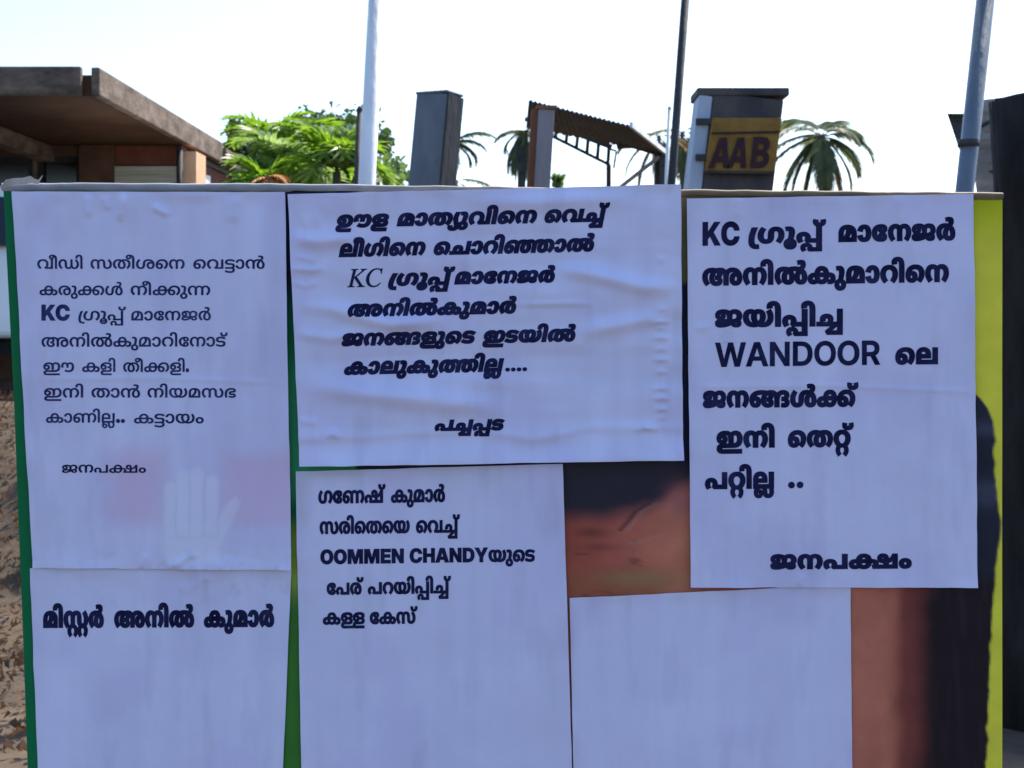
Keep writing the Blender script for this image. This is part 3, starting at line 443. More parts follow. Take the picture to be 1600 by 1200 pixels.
  12: '1795|343,569 405,569* 491,544* 551,500* 572,472 546,477 581,528* 673,569* 730,569 793,569* 884,525* 944,450* 973,356* 973,307 973,218* 922,98* 872,61 844,41* 774,13* 677,0* 609,0 278,0 235,0* 195,-6* 184,-12 169,-19* 156,-42* 156,-56 156,-69* 165,-92* 177,-100 190,-107* 232,-116* 275,-116 952,-116 952,-201 265,-201 211,-201* 132,-184* 106,-169 77,-150* 48,-96* 48,-62 48,-26* 75,32* 106,51 121,62* 160,75* 216,83* 255,83 582,83 656,83* 746,99* 799,129* 818,149 845,179* 863,257* 863,301 863,347* 834,431* 772,485* 722,485 694,485* 652,467* 638,449 622,429* 609,368* 609,306 609,131 502,131 502,306 502,367* 479,431* 457,451 439,468* 382,487* 336,487 297,487* 234,470* 185,441* 151,399* 140,373 138,368* 138,357* 137,352 134,342* 131,321* 131,308 131,255* 174,196* 216,196 257,196* 293,243* 293,275 293,295* 278,328* 246,348* 219,348 178,348* 124,308* 102,287 58,328 76,349* 130,392* 200,421* 239,421 294,421* 363,380* 395,314* 395,275 395,234* 358,163* 279,119* 218,119 164,119* 83,166* 39,253* 39,315 39,385* 111,501* 247,569*/1543,569 1611,569* 1706,503* 1757,385* 1757,306 1757,205* 1691,63* 1563,-12* 1469,-12 1395,-12* 1287,15* 1236,41 1283,121 1325,98* 1406,73* 1462,73 1532,73* 1614,133* 1647,238* 1647,305 1647,399* 1587,485* 1538,485 1510,485* 1473,464* 1462,445 1453,430* 1448,386* 1448,345 1448,259 1341,259 1341,333 1341,375* 1333,431* 1324,446 1312,467* 1274,485* 1252,485 1202,485* 1153,421* 1153,375 1153,343* 1162,297* 1168,277 1065,255 1055,283* 1045,351* 1045,378 1045,430* 1088,516* 1177,569* 1244,569 1300,569* 1374,527* 1399,490 1386,492 1416,533* 1492,569*',
  53: '746|402,486 348,486* 259,470* 191,437* 147,395* 137,368 136,365* 138,356* 137,353 134,343* 131,323* 131,311 131,256* 174,196* 216,196 257,196* 293,243* 293,275 293,295* 278,328* 246,348* 219,348 179,348* 124,308* 102,287 60,328 77,349* 131,392* 201,421* 239,421 294,421* 363,380* 395,314* 395,275 395,234* 358,163* 280,119* 218,119 165,119* 84,166* 39,254* 39,316 39,368* 85,461* 178,530* 316,569* 408,569 508,569* 636,532* 697,458* 697,404 697,367* 663,310* 594,272* 542,261 462,290 462,319 470,319 502,319* 545,326* 560,337 576,349* 588,376* 588,395 588,424* 553,464* 472,486*/708,148 708,116* 684,61* 663,42 646,28* 601,9* 534,0* 481,0 277,0 235,0* 195,-6* 184,-12 169,-19* 156,-42* 156,-56 156,-69* 165,-92* 177,-100 190,-107* 232,-116* 275,-116 690,-116 690,-201 265,-201 211,-201* 132,-184* 106,-169 77,-150* 48,-96* 48,-62 48,-26* 75,32* 106,51 121,62* 160,75* 215,83* 254,83 470,83 511,83* 562,92* 577,103 588,112* 600,139* 600,159 600,177* 585,207* 569,218 556,227* 515,236* 478,236 462,236 462,304 570,293 642,276* 708,201*',
  11: '1011|343,569 405,569* 491,544* 551,500* 572,472 546,477 581,528* 673,569* 730,569 793,569* 884,525* 944,450* 973,356* 973,307 973,218* 922,98* 872,61 844,41* 774,13* 677,0* 609,0 278,0 235,0* 195,-6* 184,-12 169,-19* 156,-42* 156,-56 156,-69* 165,-92* 177,-100 190,-107* 232,-116* 275,-116 952,-116 952,-201 265,-201 211,-201* 132,-184* 106,-169 77,-150* 48,-96* 48,-62 48,-26* 75,32* 106,51 121,62* 160,75* 216,83* 255,83 582,83 656,83* 746,99* 799,129* 818,149 845,179* 863,257* 863,301 863,347* 834,431* 772,485* 722,485 694,485* 652,467* 638,449 622,429* 609,368* 609,306 609,131 502,131 502,306 502,367* 479,431* 457,451 439,468* 382,487* 336,487 297,487* 234,470* 185,441* 151,399* 140,373 138,368* 138,357* 137,352 134,342* 131,321* 131,308 131,255* 174,196* 216,196 257,196* 293,243* 293,275 293,295* 278,328* 246,348* 219,348 178,348* 124,308* 102,287 58,328 76,349* 130,392* 200,421* 239,421 294,421* 363,380* 395,314* 395,275 395,234* 358,163* 279,119* 218,119 164,119* 83,166* 39,253* 39,315 39,385* 111,501* 247,569*',
  49: '1075|688,-12 641,-12* 555,6* 509,29 503,32* 484,40* 478,43 420,82* 351,176* 321,282* 321,336 321,375* 338,439* 353,465 361,475 382,508* 441,550* 510,569* 546,569 650,569* 767,445* 767,332 767,241* 686,98* 619,53 610,47* 595,38* 584,33 541,10* 444,-12* 389,-12 305,-12* 174,39* 84,131* 38,258* 38,334 38,405* 92,510* 196,569* 268,569 329,569* 419,525* 449,484 369,423 354,451* 305,486* 269,486 232,486* 178,451* 147,382* 147,333 147,261* 205,141* 316,68* 397,68 420,68* 464,74* 484,78 495,82* 517,88* 527,92 561,109* 621,175* 658,272* 658,332 658,389* 626,456* 575,486* 546,486 511,486* 458,452* 430,383* 430,332 430,279* 462,182* 521,109* 561,88 571,84* 586,85* 596,81 612,76* 661,68* 687,68 765,68* 870,130* 924,241* 924,313 924,368* 890,471* 855,515 939,569 987,513* 1034,383* 1034,315 1034,246* 993,127* 907,38* 776,-12*',
  47: '685|414,569 485,569* 592,536* 651,471* 651,424 651,401* 640,362* 627,347 611,328* 557,308* 501,308 471,308 436,308* 404,303* 394,299 385,294* 378,280* 378,271 378,247* 428,235* 470,235 484,235 536,235* 600,218* 619,200 636,185* 652,144* 652,117 652,80* 612,21* 529,-12* 464,-12 426,-12* 354,-3* 290,14* 265,24 301,102 339,87* 416,71* 458,71 510,71* 550,95* 550,115 550,140* 511,155* 479,155 464,155 394,155* 317,178* 298,201 288,215* 276,247* 276,269 276,293* 293,336* 312,351 334,369* 402,388* 459,388 497,388 523,388* 548,402* 548,424 548,456* 475,485* 412,485 322,485* 211,415* 159,294* 159,216 159,165* 172,60* 185,14 83,-4 67,45* 49,168* 49,220 49,325* 130,482* 292,569*',
  37: '1410|373,569 459,569* 567,516* 606,470 583,480 616,525* 710,569* 766,569 832,569* 915,522* 944,481 932,476 971,527* 1059,569* 1121,569 1201,569* 1313,496* 1372,372* 1372,295 1372,229* 1337,121* 1271,31* 1222,-10 1151,57 1186,87* 1235,157* 1262,240* 1262,291 1262,350* 1225,436* 1159,485* 1115,485 1083,485* 1033,461* 1018,436 1004,414* 995,353* 995,293 995,0 887,0 887,314 887,367* 873,432* 854,452 840,468* 797,485* 765,485 736,485* 693,465* 677,449 659,429* 643,366* 643,305 643,0 535,0 535,288 535,357* 512,428* 490,448 470,466* 413,485* 371,485 302,485* 198,423* 141,313* 141,239 141,231 141,175* 169,103* 217,69* 249,69 273,69* 308,90* 327,131* 327,161 327,206* 281,254* 241,254 203,254* 133,214* 103,180 89,255 117,288* 210,335* 264,335 315,335* 390,295* 431,221* 431,168 431,112* 387,31* 306,-12* 250,-12 195,-12* 99,40* 40,152* 40,241 40,348* 129,494* 280,569*',
  222: '887|314,569 377,569* 470,537* 500,506 534,473* 564,379* 564,314 564,219 169,219 169,83 712,83 712,557 819,557 819,0 561,0 535,0* 477,2* 449,4 195,4 164,2* 111,0* 85,0 61,0 61,309 61,386* 96,475* 126,504 159,536* 253,569*/313,486 237,486* 169,404* 169,322 169,301 456,301 456,321 456,406* 387,486*/623,-337 579,-337* 513,-315* 489,-292 466,-271* 442,-202* 442,-152 442,-149 442,-110* 426,-51* 408,-32 393,-17* 347,0* 314,0 279,0* 217,-26* 175,-80* 169,-121 169,-126* 168,-146* 168,-164 168,-204* 188,-250* 220,-269* 237,-269 267,-269* 298,-239* 298,-207 298,-178* 265,-147* 237,-147 206,-147* 153,-178* 131,-201 114,-144 142,-117* 214,-78* 255,-78 317,-78* 382,-151* 382,-207 382,-265* 309,-337* 236,-337 165,-337* 82,-239* 82,-156 82,-105* 117,-25* 180,31* 264,59* 312,59 342,59* 393,53* 436,40* 454,29 479,15* 517,-27* 538,-91* 538,-139 538,-143 538,-175* 545,-219* 557,-233 567,-246* 599,-261* 624,-261 670,-261* 724,-202* 724,-145 724,-95* 687,-18* 656,10 719,63 764,23* 819,-76* 819,-142 819,-199* 774,-287* 687,-337*',
  6: '471|235,-12 172,-12* 80,36* 31,122* 31,177 31,234* 83,319* 175,366* 235,366 296,366* 387,320* 440,236* 440,177 440,120* 387,35* 296,-12*/235,286 192,286* 134,232* 134,176 134,123* 192,68* 235,68 278,68* 337,122* 337,177 337,232* 279,286*',
  44: '924|242,352 315,352* 407,299* 453,217* 453,172 453,136* 429,77* 414,61 394,83 748,83 748,557 856,557 856,0 344,0 307,54 324,73* 347,123* 347,159 347,208* 294,270* 242,270 209,270* 162,241* 137,193* 137,163 137,127* 166,71* 191,48 121,-9 81,26* 31,111* 31,167 31,222* 84,305* 179,352*',
  167: '1771|544,569 629,569* 738,494* 791,364* 791,280 791,186* 731,55* 621,-12* 545,-12 486,-12* 393,26* 361,63 328,102* 294,211* 294,280 294,415* 427,569*/543,486 472,486* 401,383* 401,279 401,210* 433,117* 496,71* 542,71 588,71* 651,116* 684,209* 684,279 684,350* 652,442* 589,486*/221,-12 129,-12* 31,77* 31,155 31,203* 75,273* 111,294 136,308* 195,327* 280,335* 342,335 743,335 831,335* 941,314* 979,287 1009,268* 1042,208* 1042,166 1042,137* 1022,93* 984,60* 956,46 960,83 1273,83 1263,0 871,0 850,80 889,85* 936,123* 936,162 936,183* 919,215* 903,225 878,242* 803,252* 746,252 328,252 265,252* 198,243* 173,226 157,216* 137,180* 137,156 137,127* 159,89* 203,70* 232,70 262,70* 324,91* 360,117 414,49 383,27* 323,1* 260,-12*/1254,0 1254,383 1254,411* 1246,453* 1237,465 1230,475* 1208,487* 1190,487 1162,487* 1127,451* 1127,414 1127,388* 1149,342* 1206,313* 1257,313 1290,313 1351,313* 1445,357* 1518,428* 1574,514* 1596,557 1703,557 1703,0/1192,569 1228,569* 1286,552* 1306,536 1333,515* 1361,444* 1361,381 1361,83 1595,83 1595,320 1595,338* 1596,380* 1599,418* 1600,430 1603,424 1573,362* 1479,277* 1366,233* 1306,233 1262,233 1176,233* 1070,282* 1022,365* 1022,415 1022,455* 1061,525* 1137,569*',
 },
 'b': {
  14: '1667|389,581 487,581* 628,535* 717,456* 759,352* 759,294 759,218* 707,106* 667,74 635,48* 550,15* 428,0* 340,0 318,0 283,0* 254,-3* 244,-8 234,-12* 225,-26* 225,-36 225,-46* 232,-59* 239,-64 249,-71* 283,-77* 321,-77 740,-77 740,-206 308,-206 241,-206* 152,-194* 115,-175 80,-157* 37,-91* 37,-42 37,2* 70,64* 98,83 134,108* 228,127* 298,127 316,127 379,127* 457,136* 505,156* 523,172 548,195* 569,258* 569,296 569,334* 543,393* 494,435* 424,457* 380,457 343,457* 283,451* 236,437* 200,414* 188,398 181,388* 186,369* 184,358 183,351* 182,329* 182,318 182,283* 212,248* 236,248 262,248* 285,275* 285,294 285,310* 273,330* 250,340* 234,340 211,340* 168,324* 142,310 86,354 103,370* 163,406* 235,433* 270,433 332,433* 412,396* 452,332* 452,292 452,250* 413,180* 321,138* 239,138 180,138* 86,182* 32,269* 32,333 32,379* 73,467* 160,539* 295,581*/1380,581 1458,581* 1571,517* 1632,395* 1632,307 1632,207* 1560,64* 1414,-12* 1304,-12 1214,-12* 1085,18* 1027,47 1093,165 1147,138* 1231,118* 1283,118 1341,118* 1411,159* 1442,244* 1442,308 1442,382* 1398,453* 1366,453 1354,453* 1336,446* 1330,439 1320,427* 1313,388* 1313,353 1313,268 1128,268 1128,345 1128,377* 1120,427* 1108,439 1100,447* 1082,453* 1071,453 1043,453* 1007,413* 1007,376 1007,352* 1015,311* 1021,293 841,254 831,285* 820,352* 820,380 820,434* 871,525* 975,581* 1056,581 1119,581* 1201,543* 1231,514 1209,514 1244,552* 1330,581*',
  53: '817|422,457 375,457* 302,449* 247,434* 208,410* 195,395 187,386* 186,369* 184,358 183,351* 182,329* 182,318 182,283* 212,248* 236,248 262,248* 285,275* 285,294 285,310* 273,330* 250,340* 234,340 211,340* 168,324* 142,310 86,354 103,370* 163,406* 239,432* 279,432 336,432* 413,395* 452,332* 452,292 452,249* 413,179* 321,138* 239,138 180,138* 86,182* 32,268* 32,331 32,379* 76,468* 173,539* 327,581* 436,581 554,581* 703,541* 775,465* 775,411 775,365* 720,298* 615,258* 539,250 501,326 501,348 511,348 533,348* 565,353* 574,360 582,366* 589,381* 589,393 589,412* 557,441* 484,457*/786,163 786,123* 757,65* 734,45 712,26* 653,7* 573,0* 517,0 318,0 283,0* 254,-3* 244,-8 234,-12* 225,-26* 225,-36 225,-46* 232,-59* 239,-64 249,-71* 283,-77* 321,-77 773,-77 773,-206 308,-206 241,-206* 152,-194* 115,-175 80,-157* 37,-91* 37,-42 37,2* 70,64* 98,83 122,100* 180,119* 255,127* 306,127 499,127 534,127* 573,133* 584,141 592,146* 600,164* 600,176 600,190* 589,208* 579,214 569,220* 539,224* 516,224 501,224 501,340 623,315 713,297* 786,215*',
  48: '855|415,581 507,581* 651,545* 700,507 734,481* 780,414* 804,318* 804,245 804,0 51,0 51,242 51,313* 76,413* 124,484* 158,510 205,546* 335,581*/333,448 311,448* 279,428* 267,410 252,387* 237,314* 237,246 237,68 179,68 234,117* 324,219* 379,328* 379,387 379,404* 370,432* 350,448*/563,363 563,317* 531,234* 475,157* 438,120 421,122 443,126* 489,127* 514,127 618,127 618,240 618,306* 598,391* 554,443* 518,459 519,470 540,450* 563,400*',
  64: '611|576,287 576,228* 550,120* 486,36* 375,-12* 290,-12 214,-12* 115,23* 55,81* 24,151* 15,186 207,218 215,188* 234,142* 267,116* 294,116 326,116* 366,157* 384,232* 384,284 384,336* 366,411* 327,453* 296,453 271,453* 237,426* 217,380* 210,351 17,384 29,420* 68,490* 131,547* 229,581* 300,581 381,581* 488,532* 550,448* 576,343*',
  38: '1187|590,-12 508,-12* 393,43* 333,151* 333,229 333,292* 376,391* 456,469* 509,498 542,528 598,555* 720,581* 789,581 894,581* 1034,529* 1117,443* 1152,337* 1152,284 1152,219* 1115,114* 1049,27* 1005,-12 870,68 900,103* 941,170* 963,241* 963,281 963,336* 923,415* 842,457* 778,457 750,457* 703,451* 682,444 650,434 612,417* 553,356* 520,276* 520,230 520,187* 540,137* 571,116* 589,116 608,116* 639,136* 659,186* 659,230 659,278* 628,358* 573,419* 537,435 507,445 488,451* 448,457* 427,457 353,457* 264,412* 224,333* 224,281 224,241* 245,172* 287,105* 317,68 181,-12 138,27* 72,114* 35,219* 35,284 35,334* 72,438* 158,527* 303,581* 412,581 480,581* 593,558* 646,532 680,498 757,456* 846,330* 846,226 846,145* 788,39* 674,-12*',
  160: '326|21,-58 20,-64* 18,-80* 18,-88 18,-102* 28,-127* 53,-142* 77,-142 106,-142* 137,-113* 137,-83 137,-66* 131,-30* 113,25* 94,70 69,132* 37,249* 37,310 37,387* 83,515* 114,569 303,569 276,521* 241,438* 224,362* 224,322 224,273* 247,182* 266,131 288,74* 313,-2* 324,-58* 324,-85 324,-181* 197,-270* 80,-270 -54,-270* -169,-173* -169,-91 -169,-79* -167,-52* -165,-41',
  67: '412|193,-241 83,-241* -33,-135* -33,-53 -33,3* 20,87* 121,135* 192,135 263,135* 365,88* 420,3* 420,-55 420,-111* 367,-195* 266,-241*/194,-120 223,-120* 259,-86* 259,-52 259,-20* 224,17* 192,17 164,17* 128,-19* 128,-52 128,-83* 163,-120*/159,581 229,581* 315,531* 354,450* 354,401 354,322* 318,183* 289,104 117,119 140,191* 165,316* 165,369 165,401* 141,451* 104,451 92,451* 69,449* 54,445 29,567 58,573* 117,581*',
  55: '1097|389,581 487,581* 622,529* 704,443* 742,337* 742,284 742,227* 711,146* 652,76* 611,35 658,128 855,128 855,569 1042,569 1042,0 531,0 471,84 495,112* 531,172* 552,241* 552,281 552,334* 513,410* 441,452* 390,452 343,452* 269,412* 227,336* 227,281 227,241* 249,170* 290,104* 320,69 181,-12 138,27* 72,114* 35,219* 35,284 35,334* 72,438* 154,527* 290,581*',
  65: '297|-21,853 28,853* 105,833* 134,814 173,790* 220,717* 242,614* 242,544 242,0 55,0 55,528 55,585* 50,652* 38,691* 27,704 18,714* -6,725* -23,725 -38,725* -63,713* -78,688* -78,670 -78,663* -75,646* -73,639 -255,618 -259,630* -264,658* -264,674 -264,734* -204,813* -94,853*',
  71: '838|278,-12 209,-12* 98,40* 33,154* 33,245 33,317* 86,440* 190,531* 342,581* 441,581 544,581* 683,529* 766,443* 803,337* 803,284 803,219* 766,114* 700,27* 656,-12 518,69 548,104* 589,171* 611,241* 611,281 611,334* 571,410* 490,452* 426,452 359,452* 258,400* 202,307* 202,244 202,190* 222,131* 254,108* 273,108 290,108* 313,121* 325,150* 325,173 325,205* 294,240* 267,240 233,240* 180,200* 139,156 118,276 158,310* 249,359* 316,359 380,359* 464,313* 506,232* 506,179 506,120* 456,34* 355,-12*',
  42: '1044|329,581 372,581* 440,566* 499,535* 529,510 513,506 558,545* 652,581* 720,581 812,581* 941,507* 1009,380* 1009,299 1009,236* 977,134* 915,39* 870,-12 731,69 762,112* 801,185* 819,256* 819,295 819,353* 784,422* 729,452* 699,452 678,452* 649,439* 640,428 627,413* 615,367* 615,327 615,0 428,0 428,320 428,358* 419,411* 405,427 396,437* 367,452* 344,452 316,452* 261,421* 225,354* 225,298 225,258* 243,187* 282,114* 314,69 173,-12 126,39* 65,134* 35,236* 35,297 35,377* 102,505* 233,581*',
  176: '1053|998,569 998,0 682,0 640,5 598,2* 514,0* 472,0 20,0 20,128 491,128 404,100 433,121* 462,172* 462,203 462,232* 434,273* 399,273 370,273* 339,234* 339,199 339,192* 340,180* 341,173 158,158 156,171* 154,204* 154,212 154,301* 276,400* 400,400 472,400* 565,366* 618,313* 640,253* 640,226 640,203* 628,159* 606,120* 590,102 564,128 811,128 811,569/998,126 998,-292 409,-292 348,-178 510,-60 554,-28* 651,32* 701,56 820,14 605,-140 580,-157* 531,-188* 508,-202 528,-175 554,-173* 604,-172* 644,-172 817,-172 817,62',
  77: '0|-133,599 -215,599* -315,641* -361,718* -361,768 -361,789* -352,827* -346,840 -185,812 -188,804* -191,784* -191,774 -191,753* -176,729* -148,718* -131,718 -113,718* -84,728* -67,753* -67,774 -67,784* -70,804* -72,812 84,840 89,827* 97,789* 97,768 97,718* 52,641* -48,599*',
  52: '976|921,569 921,0 51,0 51,297 51,380* 97,483* 137,517 175,549* 279,581* 345,581 416,581* 518,548* 555,516 595,481* 636,378* 636,296 636,209 237,209 237,128 734,128 734,569/344,453 289,453* 237,389* 237,339 237,335 450,335 450,339 450,391* 395,453*',
  66: '297|-99,853 -34,853* 67,830* 107,806 181,762* 242,616* 242,503 242,0 55,0 55,511 55,579* 42,672* 11,730* -18,742 -34,747* -83,754* -114,754 -130,754* -158,746* -176,728* -176,711 -176,701* -160,681* -142,681 -121,681* -105,706* -105,722 -105,747* -135,783* -159,797 -2,779 6,770* 19,726* 19,707 19,673* -15,613* -88,576* -146,576 -201,576* -275,607* -313,667* -313,710 -313,752* -269,816* -174,853*',
  25: '1025|700,581 791,581* 921,510* 990,383* 990,300 990,237* 958,134* 896,39* 851,-12 712,69 743,112* 782,185* 800,256* 800,296 800,356* 771,424* 724,452* 696,452 677,452* 648,442* 638,432 619,414* 608,350* 608,305 608,275 608,220* 591,132* 556,67* 528,44 494,16* 396,-12* 325,-12 234,-12* 104,59* 35,186* 35,269 35,332* 67,435* 130,530* 174,581 313,500 282,457* 243,384* 225,313* 225,273 225,214* 254,145* 302,117* 329,117 349,117* 377,127* 387,137 406,155* 417,219* 417,264 417,303 417,380* 456,490* 499,524 534,552* 628,581*',
  28: '1053|998,569 998,0 20,0 20,128 491,128 404,100 433,121* 462,172* 462,203 462,232* 434,273* 399,273 370,273* 339,234* 339,199 339,192* 340,180* 341,173 158,158 156,171* 154,204* 154,212 154,301* 276,400* 400,400 472,400* 565,366* 618,313* 640,253* 640,226 640,203* 628,159* 606,120* 590,102 564,128 811,128 811,569',
  51: '779|389,581 488,581* 625,529* 707,443* 744,337* 744,284 744,219* 707,114* 641,27* 597,-12 459,69 489,104* 530,171* 552,241* 552,281 552,334* 513,410* 441,451* 390,451 343,451* 269,412* 227,337* 227,281 227,241* 249,171* 290,104* 320,69 181,-12 138,27* 72,114* 35,219* 35,284 35,334* 72,438* 154,527* 290,581*',
  183: '2573|278,-12 209,-12* 98,41* 33,154* 33,244 33,352* 136,503* 312,581* 422,581 516,581* 648,535* 704,480 732,398 761,239 761,0 574,0 574,273 574,338* 554,404* 529,424 511,438* 456,453* 418,453 360,453* 261,405* 202,312* 202,244 202,240 202,188* 222,130* 254,108* 273,108 290,108* 313,121* 325,150* 325,173 325,205* 294,240* 267,240 233,240* 180,200* 139,156 118,276 158,310* 252,359* 316,359 380,359* 464,313* 506,233* 506,180 506,121* 456,34* 355,-12*/933,581 1001,581* 1110,558* 1163,532 1194,498 1271,456* 1360,330* 1360,226 1360,145* 1302,39* 1188,-12* 1104,-12 1022,-12* 907,43* 847,151* 847,229 847,292* 890,391* 970,469* 1023,498 1053,528 1109,555* 1227,581* 1292,581 1368,581* 1471,550* 1545,498* 1576,466 1607,409 1633,232 1633,0 1446,0 1446,254 1446,325* 1423,403* 1396,425 1378,440* 1327,457* 1292,457 1264,457* 1217,451* 1196,444 1164,434 1126,417* 1067,356* 1034,276* 1034,230 1034,187* 1054,137* 1085,116* 1103,116 1122,116* 1153,136* 1173,186* 1173,230 1173,278* 1142,358* 1087,419* 1051,435 1021,445 1008,450* 969,455* 935,457* 926,457 883,457* 829,440* 811,425 784,403* 761,325* 761,254 761,20 594,20 594,232 632,466 662,497* 737,549* 848,581*/1805,581 1873,581* 1982,558* 2035,532 2066,498 2143,456* 2232,330* 2232,226 2232,145* 2174,39* 2060,-12* 1976,-12 1894,-12* 1779,43* 1719,151* 1719,229 1719,292* 1762,391* 1842,469* 1895,498 1928,528 1984,555* 2106,581* 2175,581 2280,581* 2420,529* 2503,443* 2538,337* 2538,284 2538,219* 2501,114* 2435,27* 2391,-12 2256,68 2286,103* 2327,170* 2349,241* 2349,281 2349,336* 2309,415* 2228,457* 2164,457 2136,457* 2089,451* 2068,444 2036,434 1998,417* 1939,356* 1906,276* 1906,230 1906,187* 1926,137* 1957,116* 1975,116 1994,116* 2025,136* 2045,186* 2045,230 2045,278* 2014,358* 1959,419* 1923,435 1893,445 1880,450* 1841,455* 1807,457* 1798,457 1755,457* 1701,440* 1683,425 1656,403* 1633,325* 1633,254 1633,20 1466,20 1466,232 1504,466 1534,497* 1610,549* 1722,581*',
  119: '1416|856,581 906,581* 999,573* 1087,556* 1128,540 1172,521 1269,480* 1384,332* 1384,227 1384,115* 1266,-12* 1129,-12 1044,-12* 932,45* 877,151* 877,224 877,280* 913,369* 983,451* 1035,494 1069,536 1097,560* 1133,602* 1133,635 1133,655* 1107,676* 1081,676 1059,676* 1025,670* 1014,668 984,782 1013,791* 1094,803* 1135,803 1209,803* 1288,760* 1317,694* 1317,659 1317,602* 1259,519* 1203,471 1177,440 1146,415* 1094,347* 1062,265* 1062,219 1062,194* 1071,146* 1101,116* 1130,116 1163,116* 1196,163* 1196,215 1196,256* 1169,329* 1116,390* 1077,412 1037,425 1000,439* 909,453* 855,453 812,453* 729,441* 692,428 637,408 584,380* 520,286* 520,225 520,185* 540,137* 571,116* 589,116 608,116* 639,136* 659,186* 659,230 659,278* 628,358* 573,419* 537,435 507,445 488,451* 448,457* 427,457 353,457* 264,412* 224,333* 224,281 224,241* 245,172* 287,105* 317,68 181,-12 138,27* 72,114* 35,219* 35,284 35,334* 72,438* 158,527* 303,581* 412,581 480,581* 593,558* 646,532 683,496 760,454* 846,330* 846,226 846,145* 788,39* 674,-12* 590,-12 508,-12* 393,43* 333,148* 333,223 333,287* 381,388* 465,467* 517,496 552,525 617,554* 763,581*',
  162: '336|344,569 294,464* 240,285* 219,139* 219,80 219,14* 248,-48* 295,-67* 322,-67 339,-67* 365,-64* 378,-62 394,-192 379,-196* 332,-201* 310,-201 210,-201* 88,-137* 33,-13* 33,77 33,161* 57,309* 110,469* 151,569',
  68: '412|193,-241 83,-241* -33,-135* -33,-53 -33,3* 20,87* 121,135* 192,135 263,135* 365,88* 420,3* 420,-55 420,-111* 367,-195* 266,-241*/192,36 153,36* 91,-9* 91,-53 91,-98* 152,-143* 194,-143 236,-143* 296,-99* 296,-53 296,-8* 236,36*/195,-103 138,-103* 81,-37* 81,16 81,34* 103,77* 125,102 174,81 158,72* 140,47* 140,33 140,17* 153,-4* 179,-15* 196,-15 213,-15* 238,-3* 252,19* 252,33 252,44* 235,67* 220,74 269,102 292,78* 310,37* 310,15 310,-14* 288,-69* 238,-103*/159,581 229,581* 315,531* 354,450* 354,401 354,322* 318,183* 289,104 117,119 140,191* 165,316* 165,369 165,401* 141,451* 104,451 92,451* 69,449* 54,445 29,567 58,573* 117,581*',
  208: '1015|387,-43 460,-43* 552,-85* 596,-150* 596,-185 596,-209* 584,-242* 576,-254 566,-206 774,-206 774,61 960,61 960,-325 486,-325 429,-259 435,-250* 443,-227* 443,-211 443,-188* 417,-154* 390,-154 362,-154* 336,-188* 336,-211 336,-234* 351,-271* 362,-287 240,-333 213,-305* 179,-233* 179,-192 179,-147* 231,-80* 325,-43*/285,372 375,372* 486,312* 538,221* 538,173 538,151* 528,98* 518,76 521,128 773,128 773,569 960,569 960,0 392,0 329,70 340,87* 360,133* 360,163 360,195* 326,245* 287,245 262,245* 228,223* 212,185* 212,160 212,129* 234,74* 252,45 108,-13 72,25* 27,115* 27,170 27,233* 93,324* 209,372*',
  72: '689|409,-12 325,-12* 187,22* 87,93* 32,207* 32,288 32,363* 88,474* 191,546* 330,581* 413,581 505,581* 611,538* 656,470* 656,431 656,382* 612,320* 529,291* 468,291 397,291* 319,327* 289,388* 289,424 289,442* 303,483* 312,495 464,511 448,497* 424,460* 424,438 424,416* 443,396* 463,396 482,396* 501,413* 501,429 501,449* 469,473* 439,473 425,473* 393,473* 379,471 327,466* 255,415* 218,336* 218,287 218,235* 248,156* 317,107* 373,100 383,99* 415,96* 432,96 454,96* 481,111* 494,132* 494,141 494,155* 477,174* 458,174 439,174* 418,154* 418,132 418,114* 434,79* 452,62 300,83 294,94* 283,128* 283,144 283,184* 316,244* 394,279* 463,279 522,279* 605,250* 649,186* 649,135 649,97* 602,30* 497,-12*',
  30: '1064|325,581 393,581* 484,562* 547,532* 572,515 545,507 588,547* 695,581* 762,581 857,581* 974,519* 1028,422* 1028,370 1028,324* 1004,253* 955,200* 918,181 691,153 529,142 490,139* 423,137* 394,137 228,137 215,137* 199,135* 194,132 190,130* 186,123* 186,118 186,111* 196,102* 216,97* 232,97 252,97* 304,101* 370,112* 410,121 438,127* 494,139* 549,148* 601,156* 626,158 643,165* 697,191* 758,218* 814,237* 832,237 873,237* 951,216* 1002,163* 1002,113 1002,52* 909,-12* 820,-12 745,-12* 660,26* 626,88* 626,122 626,163* 667,217* 694,231 838,222 822,215* 789,188* 766,154* 766,134 766,115* 788,89* 813,89 836,89* 857,105* 857,118 857,126* 850,140* 831,149* 813,149 791,149* 750,127* 724,105 725,128 710,117* 664,89* 599,59* 553,44 487,23* 372,-1* 268,-12* 218,-12 164,-12* 78,12* 27,69* 27,118 27,153* 55,198* 77,212 110,233* 200,244* 267,244 610,244 659,244* 722,247* 767,255* 788,264 820,277* 848,321* 848,357 848,386* 823,430* 776,455* 741,455 716,455* 682,444* 671,432 660,419* 646,374* 646,333 646,269 480,269 480,296 480,347* 464,417* 437,439 419,454* 366,472* 326,472 281,472* 210,459* 191,448 188,446* 185,436* 183,433 177,425* 172,404* 172,393 172,365* 197,344* 214,344 229,344* 246,354* 254,371* 254,380 254,399* 230,420* 209,420 193,420* 160,415* 143,407 93,439 129,460* 203,480* 246,480 290,480* 358,457* 396,408* 396,369 396,338* 364,282* 287,247* 217,247 135,247* 33,319* 33,396 33,454* 101,536* 231,581*',
